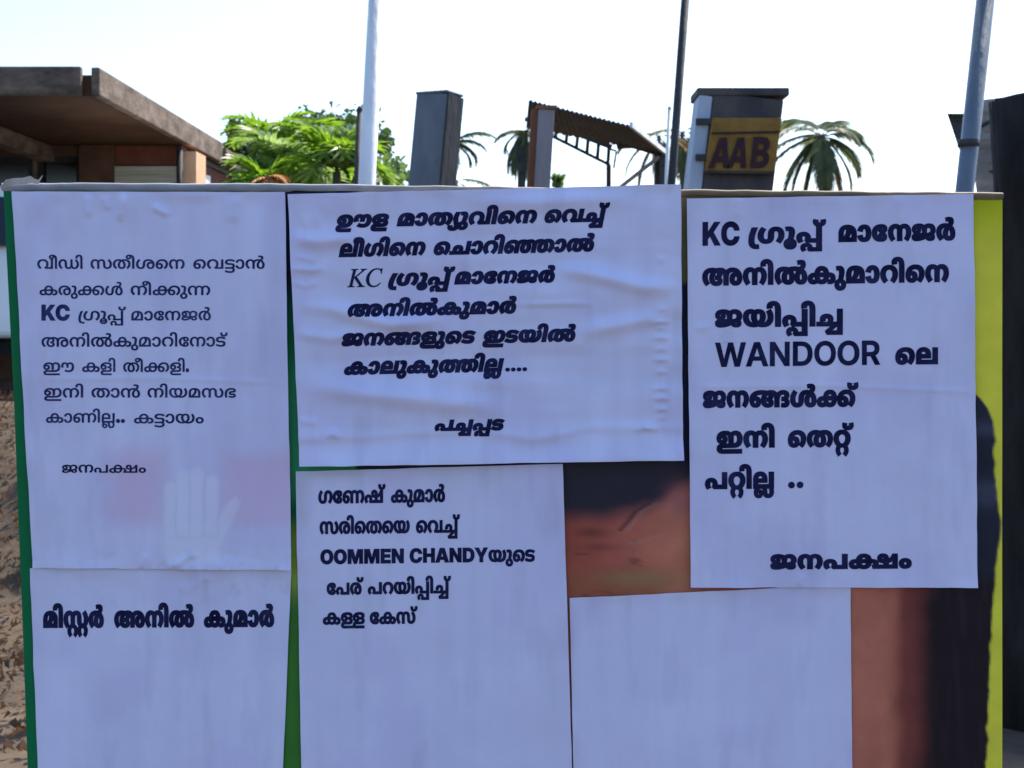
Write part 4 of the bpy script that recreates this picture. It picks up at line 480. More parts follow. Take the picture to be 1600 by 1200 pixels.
  118: '862|575,-12 490,-12* 378,45* 323,151* 323,224 323,280* 359,369* 429,451* 481,494 515,536 543,560* 579,602* 579,635 579,655* 553,676* 527,676 505,676* 471,670* 460,668 430,782 459,791* 540,803* 581,803 655,803* 734,760* 763,694* 763,659 763,602* 705,519* 649,471 623,440 592,415* 540,347* 508,265* 508,219 508,194* 517,146* 547,116* 576,116 609,116* 642,165* 642,223 642,253* 629,316* 604,372* 565,418* 539,432 517,444* 462,456* 430,456 366,456* 275,416* 227,338* 227,281 227,241* 249,171* 290,104* 320,69 181,-12 138,27* 72,114* 35,219* 35,284 35,339* 75,445* 165,530* 312,581* 418,581 466,581* 553,567* 593,552 605,548* 628,538* 639,533 695,505* 781,416* 830,300* 830,233 830,117* 712,-12*',
  9: '1733|428,581 488,581* 580,570* 636,553 653,549* 669,524* 684,519 727,507* 803,467* 850,411* 850,374 850,348* 832,305* 791,270* 757,256 756,271 807,253* 861,189* 861,139 861,101* 818,32* 713,-12* 620,-12 518,-12* 392,55* 334,170* 334,241 334,305* 377,405* 453,481* 503,509 515,516* 540,539* 553,544 601,564* 708,581* 763,581 833,581* 931,557* 1006,512* 1040,480 1125,192 1125,0 938,0 938,234 938,300* 916,399* 880,428 861,444* 804,461* 766,461 744,461* 700,454* 679,449 644,442* 582,409* 534,357* 507,287* 507,244 507,174* 568,113* 615,113 647,113* 682,132* 682,154 682,173* 650,196* 615,196 578,196 578,322 600,322 638,322* 671,349* 671,372 671,402* 618,436* 560,441 527,449* 469,458* 433,458 356,458* 264,412* 224,333* 224,281 224,241* 245,172* 287,105* 317,68 181,-12 138,27* 72,114* 35,219* 35,284 35,334* 72,438* 161,527* 313,581*/1440,-12 1355,-12* 1249,48* 1200,147* 1200,205 1200,300* 1309,410* 1408,410 1471,410* 1564,349* 1619,255* 1623,205 1550,203 1545,227* 1520,269* 1481,295* 1454,295 1418,295* 1380,250* 1380,205 1380,174* 1396,135* 1425,116* 1443,116 1468,116* 1502,142* 1519,198* 1519,242 1519,257* 1516,290* 1514,305 1513,309* 1517,325* 1515,329 1510,363* 1456,418* 1367,451* 1308,451 1260,451* 1203,431* 1183,416 1158,397* 1133,340* 1125,273* 1125,238 1125,154 992,450 1024,484* 1107,543* 1225,581* 1306,581 1404,581* 1553,525* 1652,429* 1702,305* 1702,237 1702,157* 1642,46* 1525,-12*',
  23: '1209|250,-12 144,-12* 27,82* 27,167 27,220* 72,290* 107,312 138,331* 213,351* 314,359* 383,359 854,359 943,359* 1057,343* 1102,317 1139,296* 1182,224* 1182,167 1182,77* 1064,-12* 966,-12 943,-12* 893,-7* 871,-2 900,121 911,118* 934,116* 944,116 973,116* 1001,144* 1001,167 1001,185* 986,208* 974,215 957,225* 900,231* 851,231 330,231 286,231* 239,222* 225,211 215,204* 203,182* 203,168 203,150* 219,126* 250,115* 274,115 303,115* 356,135* 384,157 456,46 422,25* 361,-1* 294,-12*/607,581 714,581* 844,507* 902,375* 902,287 902,191* 836,57* 706,-12* 608,-12 528,-12* 413,32* 376,80 345,118* 311,223* 311,287 311,427* 459,581*/607,453 548,453* 494,364* 494,283 494,233* 518,157* 568,116* 607,116 645,116* 695,156* 719,232* 719,286 719,339* 695,413* 646,453*',
  175: '1821|568,453 447,453* 284,399* 202,300* 202,234 202,185* 220,130* 250,108* 269,108 288,108* 312,122* 324,151* 324,173 324,205* 293,240* 266,240 232,240* 179,200* 138,156 118,274 158,308* 252,359* 316,359 380,359* 463,313* 505,232* 505,179 505,120* 455,34* 355,-12* 278,-12 208,-12* 97,40* 32,152* 32,240 32,329* 104,457* 241,541* 441,581* 568,581 642,581* 778,566* 845,548 862,544* 879,522* 894,517 937,505* 1012,466* 1059,411* 1059,374 1059,348* 1041,305* 1000,270* 966,256 965,271 1016,253* 1070,189* 1070,139 1070,101* 1027,32* 922,-12* 829,-12 727,-12* 601,55* 543,170* 543,241 543,305* 586,405* 662,481* 712,509 724,516* 749,539* 762,544 810,564* 917,581* 972,581 1042,581* 1140,557* 1215,512* 1249,480 1334,132 1334,0 1147,0 1147,234 1147,300* 1125,399* 1089,428 1070,444* 1013,461* 975,461 953,461* 909,454* 888,449 853,442* 791,409* 743,357* 716,287* 716,244 716,174* 777,113* 824,113 856,113* 891,132* 891,154 891,173* 859,196* 824,196 787,196 787,322 809,322 847,322* 880,349* 880,372 880,402* 827,430* 769,435 743,439* 688,447* 618,453*/1526,581 1614,581* 1726,537* 1779,464* 1779,419 1779,389* 1762,338* 1722,298* 1687,282 1686,287 1741,268* 1790,195* 1790,148 1790,74* 1675,-12* 1565,-12 1529,-12* 1465,-3* 1441,2 1464,126 1481,122* 1515,116* 1534,116 1569,116* 1604,138* 1604,164 1604,178* 1592,197* 1581,204 1568,212* 1531,217* 1499,217 1461,217 1461,343 1495,343 1527,343* 1565,351* 1577,361 1585,367* 1593,385* 1593,397 1593,422* 1551,453* 1508,453 1463,453* 1400,421* 1377,392 1358,368* 1340,307* 1334,232* 1334,187 1334,70 1158,70 1158,241 1163,326 1185,407* 1282,521* 1429,581*',
  33: '651|314,581 419,581* 579,536* 630,509 557,396 499,422* 393,452* 325,452 286,452* 240,438* 220,415* 220,399 220,388* 230,371* 237,366 248,359* 293,353* 329,353 348,353 434,353* 532,328* 566,301 593,279* 622,216* 622,172 622,118* 561,35* 433,-12* 331,-12 235,-12* 79,26* 14,59 85,177 130,154* 204,128* 274,117* 314,117 358,117* 408,131* 430,158* 430,175 430,185* 423,200* 418,205 406,216* 366,223* 327,223 304,223 227,223* 118,244* 80,275 55,295* 28,355* 28,398 28,451* 90,533* 217,581*',
  11: '1111|371,581 447,581* 548,555* 616,513* 644,488 587,494 625,537* 736,581* 807,581 876,581* 977,539* 1043,465* 1076,368* 1076,312 1076,227* 1026,108* 982,71 951,45* 870,14* 753,0* 668,0 318,0 283,0* 254,-3* 244,-8 234,-12* 225,-26* 225,-36 225,-46* 232,-59* 239,-64 249,-71* 283,-77* 321,-77 1052,-77 1052,-206 308,-206 241,-206* 152,-194* 115,-175 80,-157* 37,-91* 37,-42 37,2* 70,64* 98,83 122,100* 180,119* 255,127* 306,127 643,127 699,127* 773,136* 821,156* 839,172 865,195* 886,262* 886,303 886,347* 864,414* 821,452* 788,452 770,452* 740,441* 729,428 718,415* 705,369* 705,328 705,161 521,161 521,272 521,337* 500,408* 475,427 458,440* 405,457* 364,457 338,457* 287,451* 240,438* 204,416* 193,399 187,389* 186,369* 184,358 183,351* 182,329* 182,318 182,283* 212,248* 236,248 262,248* 285,275* 285,294 285,310* 273,330* 250,340* 234,340 211,340* 168,324* 142,310 86,354 103,370* 163,406* 235,433* 270,433 332,433* 412,396* 452,332* 452,292 452,250* 413,180* 321,138* 239,138 180,138* 86,182* 32,270* 32,334 32,397* 105,510* 256,581*',
  49: '1193|758,-12 706,-12* 602,8* 555,28 545,33* 524,47* 513,52 462,81* 382,162* 336,270* 336,338 336,379* 360,449* 379,477 397,499 418,527* 478,563* 555,581* 599,581 723,581* 863,454* 863,334 863,237* 767,100* 692,58 683,53* 665,40* 655,35 603,12* 489,-12* 432,-12 331,-12* 180,38* 80,130* 30,257* 30,334 30,404* 92,515* 214,581* 304,581 376,581* 493,526* 531,459 391,396 370,428* 330,453* 304,453 279,453* 239,425* 217,373* 217,335 217,272* 268,171* 367,111* 438,111 461,111* 504,117* 523,123 532,126* 554,129* 562,133 596,150* 647,211* 676,291* 676,338 676,379* 655,430* 620,453* 600,453 579,453* 544,430* 523,379* 523,336 523,292* 551,212* 602,150* 636,131 647,126* 670,124* 683,121 700,117* 738,111* 758,111 820,111* 913,159* 965,253* 965,322 965,360* 943,447* 908,499 1055,579 1108,514* 1156,385* 1156,317 1156,258* 1119,142* 1030,46* 876,-12*',
  196: '2059|412,581 480,581* 593,558* 646,532 680,498 757,456* 846,330* 846,226 846,145* 787,39* 673,-12* 590,-12 508,-12* 393,43* 333,151* 333,229 333,292* 376,391* 456,469* 509,498 539,528 595,555* 713,581* 778,581 854,581* 957,550* 1031,498* 1062,466 1093,409 1119,232 1119,0 932,0 932,254 932,325* 909,403* 882,425 864,440* 812,457* 777,457 749,457* 703,451* 682,444 650,434 612,417* 553,356* 520,276* 520,230 520,187* 540,137* 571,116* 589,116 608,116* 639,136* 659,186* 659,230 659,278* 628,358* 573,419* 537,435 507,445 488,451* 448,457* 427,457 353,457* 264,412* 224,333* 224,281 224,241* 245,172* 287,105* 317,68 181,-12 138,27* 72,114* 35,219* 35,284 35,334* 72,438* 158,527* 303,581*/1291,581 1359,581* 1468,558* 1521,532 1552,498 1629,456* 1718,330* 1718,226 1718,145* 1660,39* 1546,-12* 1462,-12 1380,-12* 1265,43* 1205,151* 1205,229 1205,292* 1248,391* 1328,469* 1381,498 1414,528 1470,555* 1592,581* 1661,581 1766,581* 1906,529* 1989,443* 2024,337* 2024,284 2024,219* 1987,114* 1921,27* 1877,-12 1742,68 1772,103* 1813,170* 1835,241* 1835,281 1835,336* 1795,415* 1714,457* 1650,457 1622,457* 1575,451* 1554,444 1522,434 1484,417* 1425,356* 1392,276* 1392,230 1392,187* 1412,137* 1443,116* 1461,116 1480,116* 1511,136* 1531,186* 1531,230 1531,278* 1500,358* 1445,419* 1409,435 1379,445 1366,450* 1327,455* 1293,457* 1284,457 1241,457* 1187,440* 1169,425 1142,403* 1119,325* 1119,254 1119,20 952,20 952,232 990,466 1020,497* 1096,549* 1208,581*',
  222: '976|345,581 416,581* 518,548* 555,516 595,481* 636,378* 636,296 636,209 237,209 237,128 734,128 734,569 921,569 921,0 693,0 662,0* 586,2* 551,4 201,4 166,2* 97,0* 71,0 51,0 51,297 51,380* 97,483* 137,517 175,549* 279,581*/344,453 289,453* 237,389* 237,339 237,335 450,335 450,339 450,391* 395,453*/689,-337 641,-337* 558,-313* 530,-288 505,-265* 480,-199* 478,-144 478,-143 477,-103* 461,-42* 442,-25 428,-12* 389,0* 360,0 331,0* 270,-21* 224,-71* 219,-115 218,-120* 218,-142* 218,-160 218,-193* 233,-227* 255,-240* 267,-240 284,-240* 308,-220* 308,-198 308,-178* 287,-155* 264,-155 236,-155* 187,-185* 156,-214 130,-133 172,-98* 252,-58* 294,-58 370,-58* 440,-133* 440,-191 440,-258* 354,-337* 267,-337 174,-337* 80,-233* 80,-146 80,-82* 126,6* 207,59* 309,83* 364,83 398,83* 475,74* 547,52* 572,32 590,18* 616,-20* 631,-76* 632,-117 632,-119 633,-154* 640,-198* 650,-211 657,-219* 678,-229* 696,-229 725,-229* 766,-185* 766,-132 766,-81* 732,-3* 703,31 821,88 871,43* 921,-66* 921,-125 921,-190* 871,-285* 768,-337*',
  44: '1015|285,372 375,372* 486,312* 538,221* 538,173 538,151* 528,98* 518,76 521,128 773,128 773,569 960,569 960,0 392,0 329,70 340,87* 360,133* 360,163 360,195* 326,245* 287,245 262,245* 228,223* 212,185* 212,160 212,129* 234,74* 252,45 108,-13 72,25* 27,115* 27,170 27,233* 93,324* 209,372*',
  120: '1210|929,803 1003,803* 1082,760* 1111,694* 1111,659 1111,602* 1053,519* 997,471 971,440 940,415* 888,347* 856,265* 856,219 856,194* 865,146* 895,116* 924,116 957,116* 990,165* 990,223 990,253* 977,316* 952,372* 913,418* 887,432 865,444* 808,458* 770,458 729,458* 672,438* 652,421 624,396* 603,326* 602,273 602,267 602,214* 586,130* 552,67* 523,44 489,16* 395,-12* 323,-12 233,-12* 104,59* 35,186* 35,269 35,332* 67,435* 130,530* 174,581 313,500 282,457* 243,384* 225,313* 225,273 225,214* 254,145* 301,117* 327,117 348,117* 374,127* 384,137 403,155* 411,216* 411,247 411,263 411,356* 455,472* 511,515 554,548* 683,581* 770,581 819,581* 901,567* 941,552 987,533 1043,505* 1129,416* 1178,300* 1178,233 1178,117* 1060,-12* 923,-12 838,-12* 726,45* 671,151* 671,224 671,280* 707,369* 777,451* 829,494 863,536 891,560* 927,602* 927,635 927,655* 901,676* 875,676 853,676* 819,670* 808,668 778,782 807,791* 888,803*',
  163: '1765|607,581 714,581* 844,507* 902,375* 902,287 902,191* 836,57* 706,-12* 608,-12 528,-12* 413,32* 376,80 345,118* 311,223* 311,287 311,427* 459,581*/607,453 548,453* 494,364* 494,283 494,233* 518,157* 568,116* 607,116 645,116* 695,156* 719,232* 719,286 719,339* 695,413* 646,453*/250,-12 144,-12* 27,82* 27,167 27,220* 72,290* 107,312 138,331* 213,351* 314,359* 383,359 1157,359 1202,359* 1269,354* 1323,340* 1349,326 1385,307* 1432,234* 1432,175 1432,79* 1309,-12* 1211,-12 1131,-12* 1018,41* 959,145* 959,221 959,242* 962,280* 966,299 968,309* 968,327* 971,336 988,392* 1056,483* 1157,547* 1285,581* 1360,581 1464,581* 1606,529* 1692,443* 1730,337* 1730,284 1730,219* 1693,114* 1627,27* 1583,-12 1445,68 1475,104* 1516,171* 1538,241* 1538,281 1538,334* 1496,410* 1414,452* 1352,452 1306,452* 1218,421* 1150,358* 1133,308 1130,300* 1130,282* 1128,272 1126,260* 1124,234* 1124,220 1124,177* 1146,132* 1181,116* 1199,116 1225,116* 1251,144* 1251,166 1251,183* 1240,206* 1230,213 1216,224* 1174,231* 1131,231 330,231 286,231* 239,222* 225,211 215,204* 203,182* 203,168 203,150* 219,126* 250,115* 274,115 303,115* 356,135* 384,157 456,46 422,25* 361,-1* 294,-12*',
  220: '779|389,581 488,581* 625,531* 707,448* 744,347* 744,296 744,234* 707,133* 641,49* 597,12 459,100 491,132* 532,191* 552,255* 552,292 552,341* 513,412* 441,451* 390,451 343,451* 269,415* 227,344* 227,292 227,236* 271,150* 320,100 181,12 138,49* 72,133* 35,234* 35,296 35,344* 72,444* 154,529* 290,581*/392,93 474,93* 592,30* 655,-67* 655,-119 655,-192* 597,-295* 550,-337 447,-259 473,-230* 502,-169* 502,-124 502,-89* 473,-41* 423,-16* 391,-16 343,-16* 280,-72* 280,-127 280,-164* 307,-226* 335,-259 232,-337 186,-293* 126,-190* 126,-119 126,-64* 189,33* 308,93*',
  167: '1999|607,581 714,581* 844,507* 902,375* 902,287 902,191* 836,57* 706,-12* 608,-12 528,-12* 413,32* 376,80 345,118* 311,223* 311,287 311,427* 459,581*/607,453 548,453* 494,364* 494,283 494,233* 518,157* 568,116* 607,116 645,116* 695,156* 719,232* 719,286 719,339* 695,413* 646,453*/250,-12 144,-12* 27,82* 27,167 27,220* 72,290* 107,312 138,331* 213,351* 314,359* 383,359 876,359 964,359* 1077,340* 1120,309 1149,290* 1179,230* 1179,198 1179,160* 1159,111* 1124,81* 1103,69 1140,128 1433,128 1443,0 972,0 941,122 967,127* 998,152* 998,173 998,188* 987,208* 976,215 961,224* 917,231* 867,231 330,231 286,231* 239,222* 225,211 215,204* 203,182* 203,168 203,150* 219,126* 250,115* 274,115 303,115* 356,135* 384,157 456,46 422,25* 361,-1* 294,-12*/1403,0 1403,387 1403,407* 1399,433* 1394,440 1390,447* 1377,454* 1366,454 1349,454* 1327,431* 1327,408 1327,392* 1341,363* 1380,344* 1417,344 1492,344 1547,344* 1631,388* 1695,456* 1743,535* 1761,569 1944,569 1944,0/1368,581 1419,581* 1495,559* 1522,537 1554,512* 1586,430* 1586,369 1586,128 1761,128 1761,252 1761,278* 1764,330* 1769,371* 1771,379 1772,364 1743,313* 1655,250* 1561,221* 1519,221 1433,221 1326,221* 1205,275* 1156,361* 1156,410 1156,455* 1204,533* 1299,581*',
  6: '533|267,-12 189,-12* 82,38* 27,127* 27,185 27,243* 84,332* 191,382* 265,382 342,382* 449,333* 506,245* 506,185 506,125* 451,37* 344,-12*/265,258 237,258* 197,221* 197,184 197,150* 236,112* 267,112 296,112* 336,148* 336,185 336,221* 296,258*',
  231: '1395|721,581 774,581* 864,554* 898,526 927,503* 962,440* 978,357* 978,303 978,264 978,219* 989,155* 1008,137 1018,127* 1047,117* 1066,117 1094,117* 1141,145* 1170,214* 1170,273 1170,313* 1152,384* 1113,457* 1082,500 1221,581 1266,530* 1328,435* 1360,332* 1360,269 1360,139* 1206,0* 1066,0 998,0* 890,27* 850,65 828,86* 800,145* 787,225* 787,278 787,293 787,349* 776,413* 757,431 747,440* 720,452* 699,452 678,452* 649,441* 637,429 621,413* 612,360* 612,313 612,0 425,0 425,328 425,367* 414,413* 400,428 391,439* 363,452* 343,452 314,452* 260,422* 225,353* 225,295 225,256* 243,185* 282,112* 313,69 174,-12 130,39* 67,134* 35,236* 35,299 35,380* 103,507* 232,581* 322,581 389,581* 482,545* 527,506 511,501 553,543* 651,581*/518,99 600,99* 718,36* 781,-63* 781,-117 781,-192* 723,-295* 676,-337 573,-259 599,-230* 628,-168* 628,-122 628,-85* 599,-36* 549,-10* 517,-10 469,-10* 406,-67* 406,-125 406,-164* 433,-226* 461,-259 358,-337 312,-293* 252,-190* 252,-117 252,-60* 315,39* 434,99*/1070,87 1152,87* 1270,33* 1333,-60* 1333,-117 1333,-192* 1275,-295* 1228,-337 1125,-259 1151,-230* 1180,-168* 1180,-122 1180,-67* 1117,-10* 1069,-10 1021,-10* 958,-67* 958,-125 958,-164* 985,-226* 1013,-259 910,-337 864,-293* 804,-190* 804,-117 804,-57* 867,35* 986,87*',
 },
 's': {
  25: '969|661,573 744,573* 866,506* 932,383* 932,299 932,235* 900,126* 836,32* 790,-12 690,63 725,101* 768,175* 788,251* 788,292 788,352* 754,431* 697,469* 662,469 632,469* 592,449* 580,429 567,409* 557,342* 557,281 557,259 557,214* 545,139* 520,79* 498,55 468,23* 375,-12* 309,-12 226,-12* 104,56* 37,180* 37,264 37,330* 70,439* 135,532* 180,574 279,499 244,462* 201,389* 182,313* 182,271 182,208* 214,129* 270,92* 304,92 336,92* 377,113* 389,132 402,152* 411,217* 411,273 411,302 411,373* 444,474* 478,508 507,538* 592,573*',
  72: '650|394,-12 319,-12* 189,22* 90,95* 34,207* 34,285 34,360* 92,469* 192,539* 322,573* 396,573 475,573* 570,534* 613,467* 613,426 613,382* 571,321* 496,289* 447,289 385,289* 312,327* 282,389* 282,424 282,445* 293,480* 299,492 430,511 411,498* 391,457* 391,432 391,408* 413,376* 441,376 468,376* 491,403* 491,423 491,451* 449,477* 417,477 400,477* 370,477* 359,475 301,475* 219,426* 175,340* 175,284 175,227* 217,138* 298,88* 355,86 366,85* 394,84* 409,84 433,84* 467,97* 485,120* 485,140 485,160* 463,187* 440,187 411,187* 385,153* 385,129 385,105* 405,65* 424,53 293,72 287,83* 276,119* 276,142 276,176* 306,236* 379,274* 443,274 492,274* 565,243* 607,181* 607,134 607,94* 561,28* 467,-12*',
  37: '1476|396,573 485,573* 605,522* 652,473 617,492 651,534* 748,573* 806,573 871,573* 955,533* 989,494 977,494 1018,536* 1109,573* 1173,573 1257,573* 1377,501* 1439,377* 1439,298 1439,233* 1405,124* 1342,30* 1298,-12 1197,63 1232,101* 1275,175* 1295,249* 1295,289 1295,349* 1259,429* 1198,470* 1159,470 1138,470* 1096,452* 1081,434 1067,415* 1058,358* 1058,301 1058,0 915,0 915,311 915,362* 903,421* 886,441 874,455* 834,470* 806,470 780,470* 741,453* 726,438 710,418* 696,361* 696,301 696,0 554,0 554,270 554,346* 530,417* 509,435 489,452* 437,470* 393,470 328,470* 227,418* 168,315* 168,240 168,236 168,180* 193,114* 235,86* 260,86 282,86* 311,104* 327,140* 327,166 327,205* 291,248* 253,248 216,248* 148,207* 114,169 102,266 130,295* 227,346* 288,346 344,346* 424,303* 465,226* 465,173 465,116* 417,33* 328,-12* 265,-12 206,-12* 102,40* 37,152* 37,242 37,350* 133,497* 296,573*',
  57: '1270|262,361 342,361* 444,304* 493,218* 493,171 493,139* 473,87* 463,68 452,102 730,102 784,0 370,0 319,58 332,75* 354,126* 354,161 354,203* 309,259* 263,259 232,259* 191,234* 171,189* 171,162 171,122* 199,68* 217,45 108,-12 70,29* 29,115* 29,170 29,227* 88,313* 193,361*/713,0 713,386 713,412* 706,443* 700,454 695,462* 676,472* 662,472 637,472* 606,441* 606,409 606,389* 623,352* 672,328* 721,328 765,328 825,328* 918,370* 988,439* 1042,522* 1065,561 1207,561 1207,0/661,573 703,573* 769,555* 793,535 822,512* 852,439* 852,372 852,102 1065,102 1065,307 1065,325* 1067,361* 1070,394* 1071,406 1074,394 1039,337* 946,264* 840,229* 787,229 723,229 630,229* 519,279* 470,362* 470,412 470,455* 514,528* 599,573*',
  77: '0|-117,596 -188,596* -281,638* -324,712* -324,761 -324,781* -318,817* -313,830 -188,809 -191,800* -194,777* -194,768 -194,738* -173,706* -137,692* -115,692 -91,692* -55,706* -34,738* -34,768 -34,777* -37,800* -39,809 81,830 86,817* 92,781* 92,761 92,712* 48,638* -44,596*',
  23: '1142|230,-12 132,-12* 29,80* 29,160 29,210* 76,282* 114,304 139,319* 200,338* 289,346* 356,346 799,346 891,346* 1004,325* 1045,297 1075,276* 1113,210* 1113,160 1113,76* 999,-12* 911,-12 887,-12* 843,-6* 820,0 844,98 856,95* 884,90* 899,90 936,90* 975,126* 975,160 975,184* 955,213* 940,223 919,237* 861,243* 810,243 323,243 274,243* 219,236* 199,223 185,213* 166,184* 166,163 166,139* 185,106* 224,89* 253,89 280,89* 337,109* 371,135 433,46 400,24* 338,-2* 271,-12*/576,573 670,573* 789,498* 845,367* 845,283 845,188* 781,56* 662,-12* 577,-12 512,-12* 408,29* 374,66 339,105* 305,216* 305,283 305,418* 447,573*/576,471 509,471* 444,374* 444,282 444,221* 474,135* 531,90* 575,90 617,90* 675,134* 705,220* 705,282 705,345* 676,429* 618,471*',
  67: '375|175,-234 79,-234* -32,-133* -32,-53 -32,1* 21,82* 114,127* 174,127 236,127* 330,84* 383,3* 383,-53 383,-108* 330,-190* 237,-234*/175,-141 211,-141* 259,-97* 259,-53 259,-10* 212,34* 174,34 140,34* 92,-10* 92,-54 92,-96* 140,-141*/138,573 204,573* 280,527* 312,450* 312,405 312,329* 275,184* 248,98 115,112 140,190* 168,323* 168,377 168,416* 139,469* 100,469 84,469* 57,466* 44,462 23,561 45,566* 101,573*',
  48: '806|393,573 485,573* 616,534* 660,499 691,473* 731,406* 750,316* 750,256 750,0 56,0 56,258 56,315* 75,404* 114,473* 144,498 187,534* 305,573*/321,470 290,470* 242,437* 225,409 212,385* 199,319* 199,271 199,68 166,70 226,120* 325,226* 383,337* 383,393 383,414* 373,449* 345,470*/524,372 524,323* 484,229* 412,137* 365,90 340,97 366,100* 419,102* 433,102 608,102 608,254 608,318* 583,403* 529,458* 483,476 487,481 500,464* 524,412*',
  64: '571|531,283 531,224* 507,118* 447,35* 346,-12* 269,-12 204,-12* 115,24* 59,81* 28,149* 20,182 165,206 172,181* 193,127* 235,89* 271,89 312,89* 362,138* 384,224* 384,281 384,337* 362,423* 313,472* 274,472 241,472* 199,437* 174,384* 168,356 23,381 34,415* 69,483* 128,540* 217,573* 280,573 352,573* 449,526* 507,445* 531,341*',
  118: '814|542,-12 467,-12* 365,44* 313,150* 313,226 313,268* 339,355* 407,447* 468,495 484,521 525,555* 569,608* 569,640 569,666* 537,697* 500,697 482,697* 446,691* 435,688 410,782 433,789* 508,799* 547,799 613,799* 683,757* 710,696* 710,665 710,611* 651,518* 594,472 577,455 533,421* 479,342* 455,259* 455,221 455,180* 474,121* 514,90* 544,90 587,90* 631,154* 631,224 631,255* 618,317* 591,376* 549,425* 519,442 496,456* 442,473* 396,473 327,473* 232,426* 183,340* 183,280 183,234* 206,159* 252,95* 286,63 192,-12 147,24* 78,107* 37,212* 37,281 37,339* 78,444* 164,526* 298,573* 393,573 444,573* 533,557* 571,540 575,539* 582,535* 586,533 650,503* 734,407* 777,292* 777,231 777,116* 658,-12*',
  58: '1326|677,573 736,573* 821,541* 852,508 874,486* 900,431* 914,357* 914,307 914,271 914,217* 923,152* 937,132 949,113* 990,92* 1022,92 1057,92* 1112,129* 1144,208* 1144,271 1144,313* 1124,389* 1082,462* 1047,499 1146,574 1192,532* 1255,439* 1288,330* 1288,264 1288,180* 1221,56* 1099,-12* 1016,-12 951,-12* 857,23* 827,55 807,79* 781,139* 769,215* 769,259 769,288 769,350* 760,411* 746,431 734,451* 694,469* 665,469 642,469* 601,454* 590,439 574,420* 560,363* 560,312 560,0 418,0 418,302 418,359* 410,415* 395,434 381,452* 338,470* 317,470 279,470* 217,429* 182,349* 182,289 182,249* 202,174* 245,101* 279,63 179,-12 133,32* 70,125* 37,234* 37,298 37,377* 100,501* 219,573* 304,573 369,573* 459,535* 498,494 487,494 523,530* 607,573*',
  50: '813|393,573 490,573* 633,522* 728,429* 776,306* 776,236 776,151* 718,41* 610,-12* 536,-12 459,-12* 363,48* 318,147* 318,205 318,297* 421,410* 517,410 577,410* 667,350* 721,256* 723,204 671,207 665,233* 633,280* 584,312* 551,312 501,312* 456,253* 456,202 456,169* 475,118* 513,90* 542,90 572,90* 614,122* 636,187* 636,240 636,253* 633,290* 630,307 629,312* 629,325* 627,329 620,367* 565,431* 472,469* 407,469 331,469* 231,423* 183,338* 183,280 183,234* 206,159* 253,95* 286,63 192,-12 148,24* 78,109* 37,214* 37,281 37,338* 77,443* 162,525* 297,573*',
  65: '271|-22,850 22,850* 91,833* 117,816 151,794* 189,733* 207,636* 207,558 207,0 64,0 64,535 64,585* 60,656* 48,704* 38,718 28,732* 0,748* -24,748 -41,748* -74,733* -94,701* -94,676 -94,667* -91,648* -89,640 -228,623 -232,635* -236,662* -236,677 -236,735* -180,812* -83,850*',
  71: '783|266,-12 205,-12* 101,41* 37,153* 37,242 37,316* 90,438* 189,526* 329,573* 416,573 499,573* 623,528* 706,449* 746,342* 746,280 746,213* 706,108* 636,25* 590,-12 497,63 528,92* 574,153* 601,228* 601,278 601,335* 556,421* 468,469* 401,469 331,469* 226,407* 168,303* 168,238 168,181* 193,114* 235,86* 260,86 282,86* 311,104* 327,140* 327,165 327,204* 290,248* 253,248 216,248* 148,207* 114,169 102,266 130,295* 224,346* 286,346 343,346* 422,303* 464,226* 464,173 464,116* 417,33* 329,-12*',
  38: '1124|560,-12 485,-12* 379,44* 323,152* 323,229 323,291* 371,398* 458,485* 517,517 552,532 591,551* 688,573* 753,573 845,573* 972,525* 1051,441* 1087,336* 1087,280 1087,212* 1048,107* 978,25* 931,-12 839,63 869,92* 915,153* 941,229* 941,278 941,338* 895,425* 806,474* 742,474 709,474* 661,469* 640,464 623,461 573,441* 503,370* 467,280* 467,233 467,176* 493,115* 536,90* 560,90 584,90* 627,115* 653,174* 653,227 653,280* 618,369* 554,436* 510,456 485,464 466,469* 426,474* 403,474 327,474* 230,424* 183,337* 183,280 183,234* 206,159* 252,95* 286,63 192,-12 147,24* 78,107* 37,212* 37,281 37,335* 74,439* 156,524* 291,573* 387,573 445,573* 539,553* 581,533 609,521 695,477* 796,326* 796,228 796,149* 742,41* 636,-12*',
  49: '1137|729,-12 672,-12* 586,6* 535,29 529,32* 508,40* 502,44 439,81* 366,176* 334,281* 334,333 334,371* 348,428* 359,452 369,460 391,504* 459,553* 539,573* 579,573 691,573* 819,454* 819,333 819,240* 730,99* 659,54 649,47* 634,39* 622,34 576,11* 471,-12* 409,-12 318,-12* 179,37* 85,128* 37,255* 37,333 37,404* 93,513* 205,573* 287,573 352,573* 459,526* 492,473 380,411 362,440* 316,471* 287,471 252,471* 205,437* 181,375* 181,332 181,260* 238,150* 344,87* 418,87 444,87* 488,93* 507,97 518,101* 538,103* 547,107 580,122* 639,186* 675,276* 675,333 675,385* 646,445* 602,471* 578,471 548,471* 502,441* 478,379* 478,332 478,279* 509,189* 565,123* 603,104 613,100* 626,103* 636,100 652,95* 701,87* 728,87 797,87* 897,141* 952,243* 952,315 952,364* 923,460* 888,508 997,573 1049,514* 1097,384* 1097,316 1097,251* 1059,134* 973,42* 832,-12*',
  55: '1051|371,573 458,573* 582,526* 661,444* 698,343* 698,289 698,227* 666,137* 611,63* 577,24 600,102 845,102 845,561 988,561 988,0 504,0 456,69 483,96* 528,155* 553,229* 553,278 553,335* 507,421* 425,469* 371,469 314,469* 231,422* 184,337* 184,280 184,234* 208,159* 254,95* 288,63 192,-12 148,24* 78,109* 37,214* 37,281 37,335* 75,439* 156,524* 283,573*',
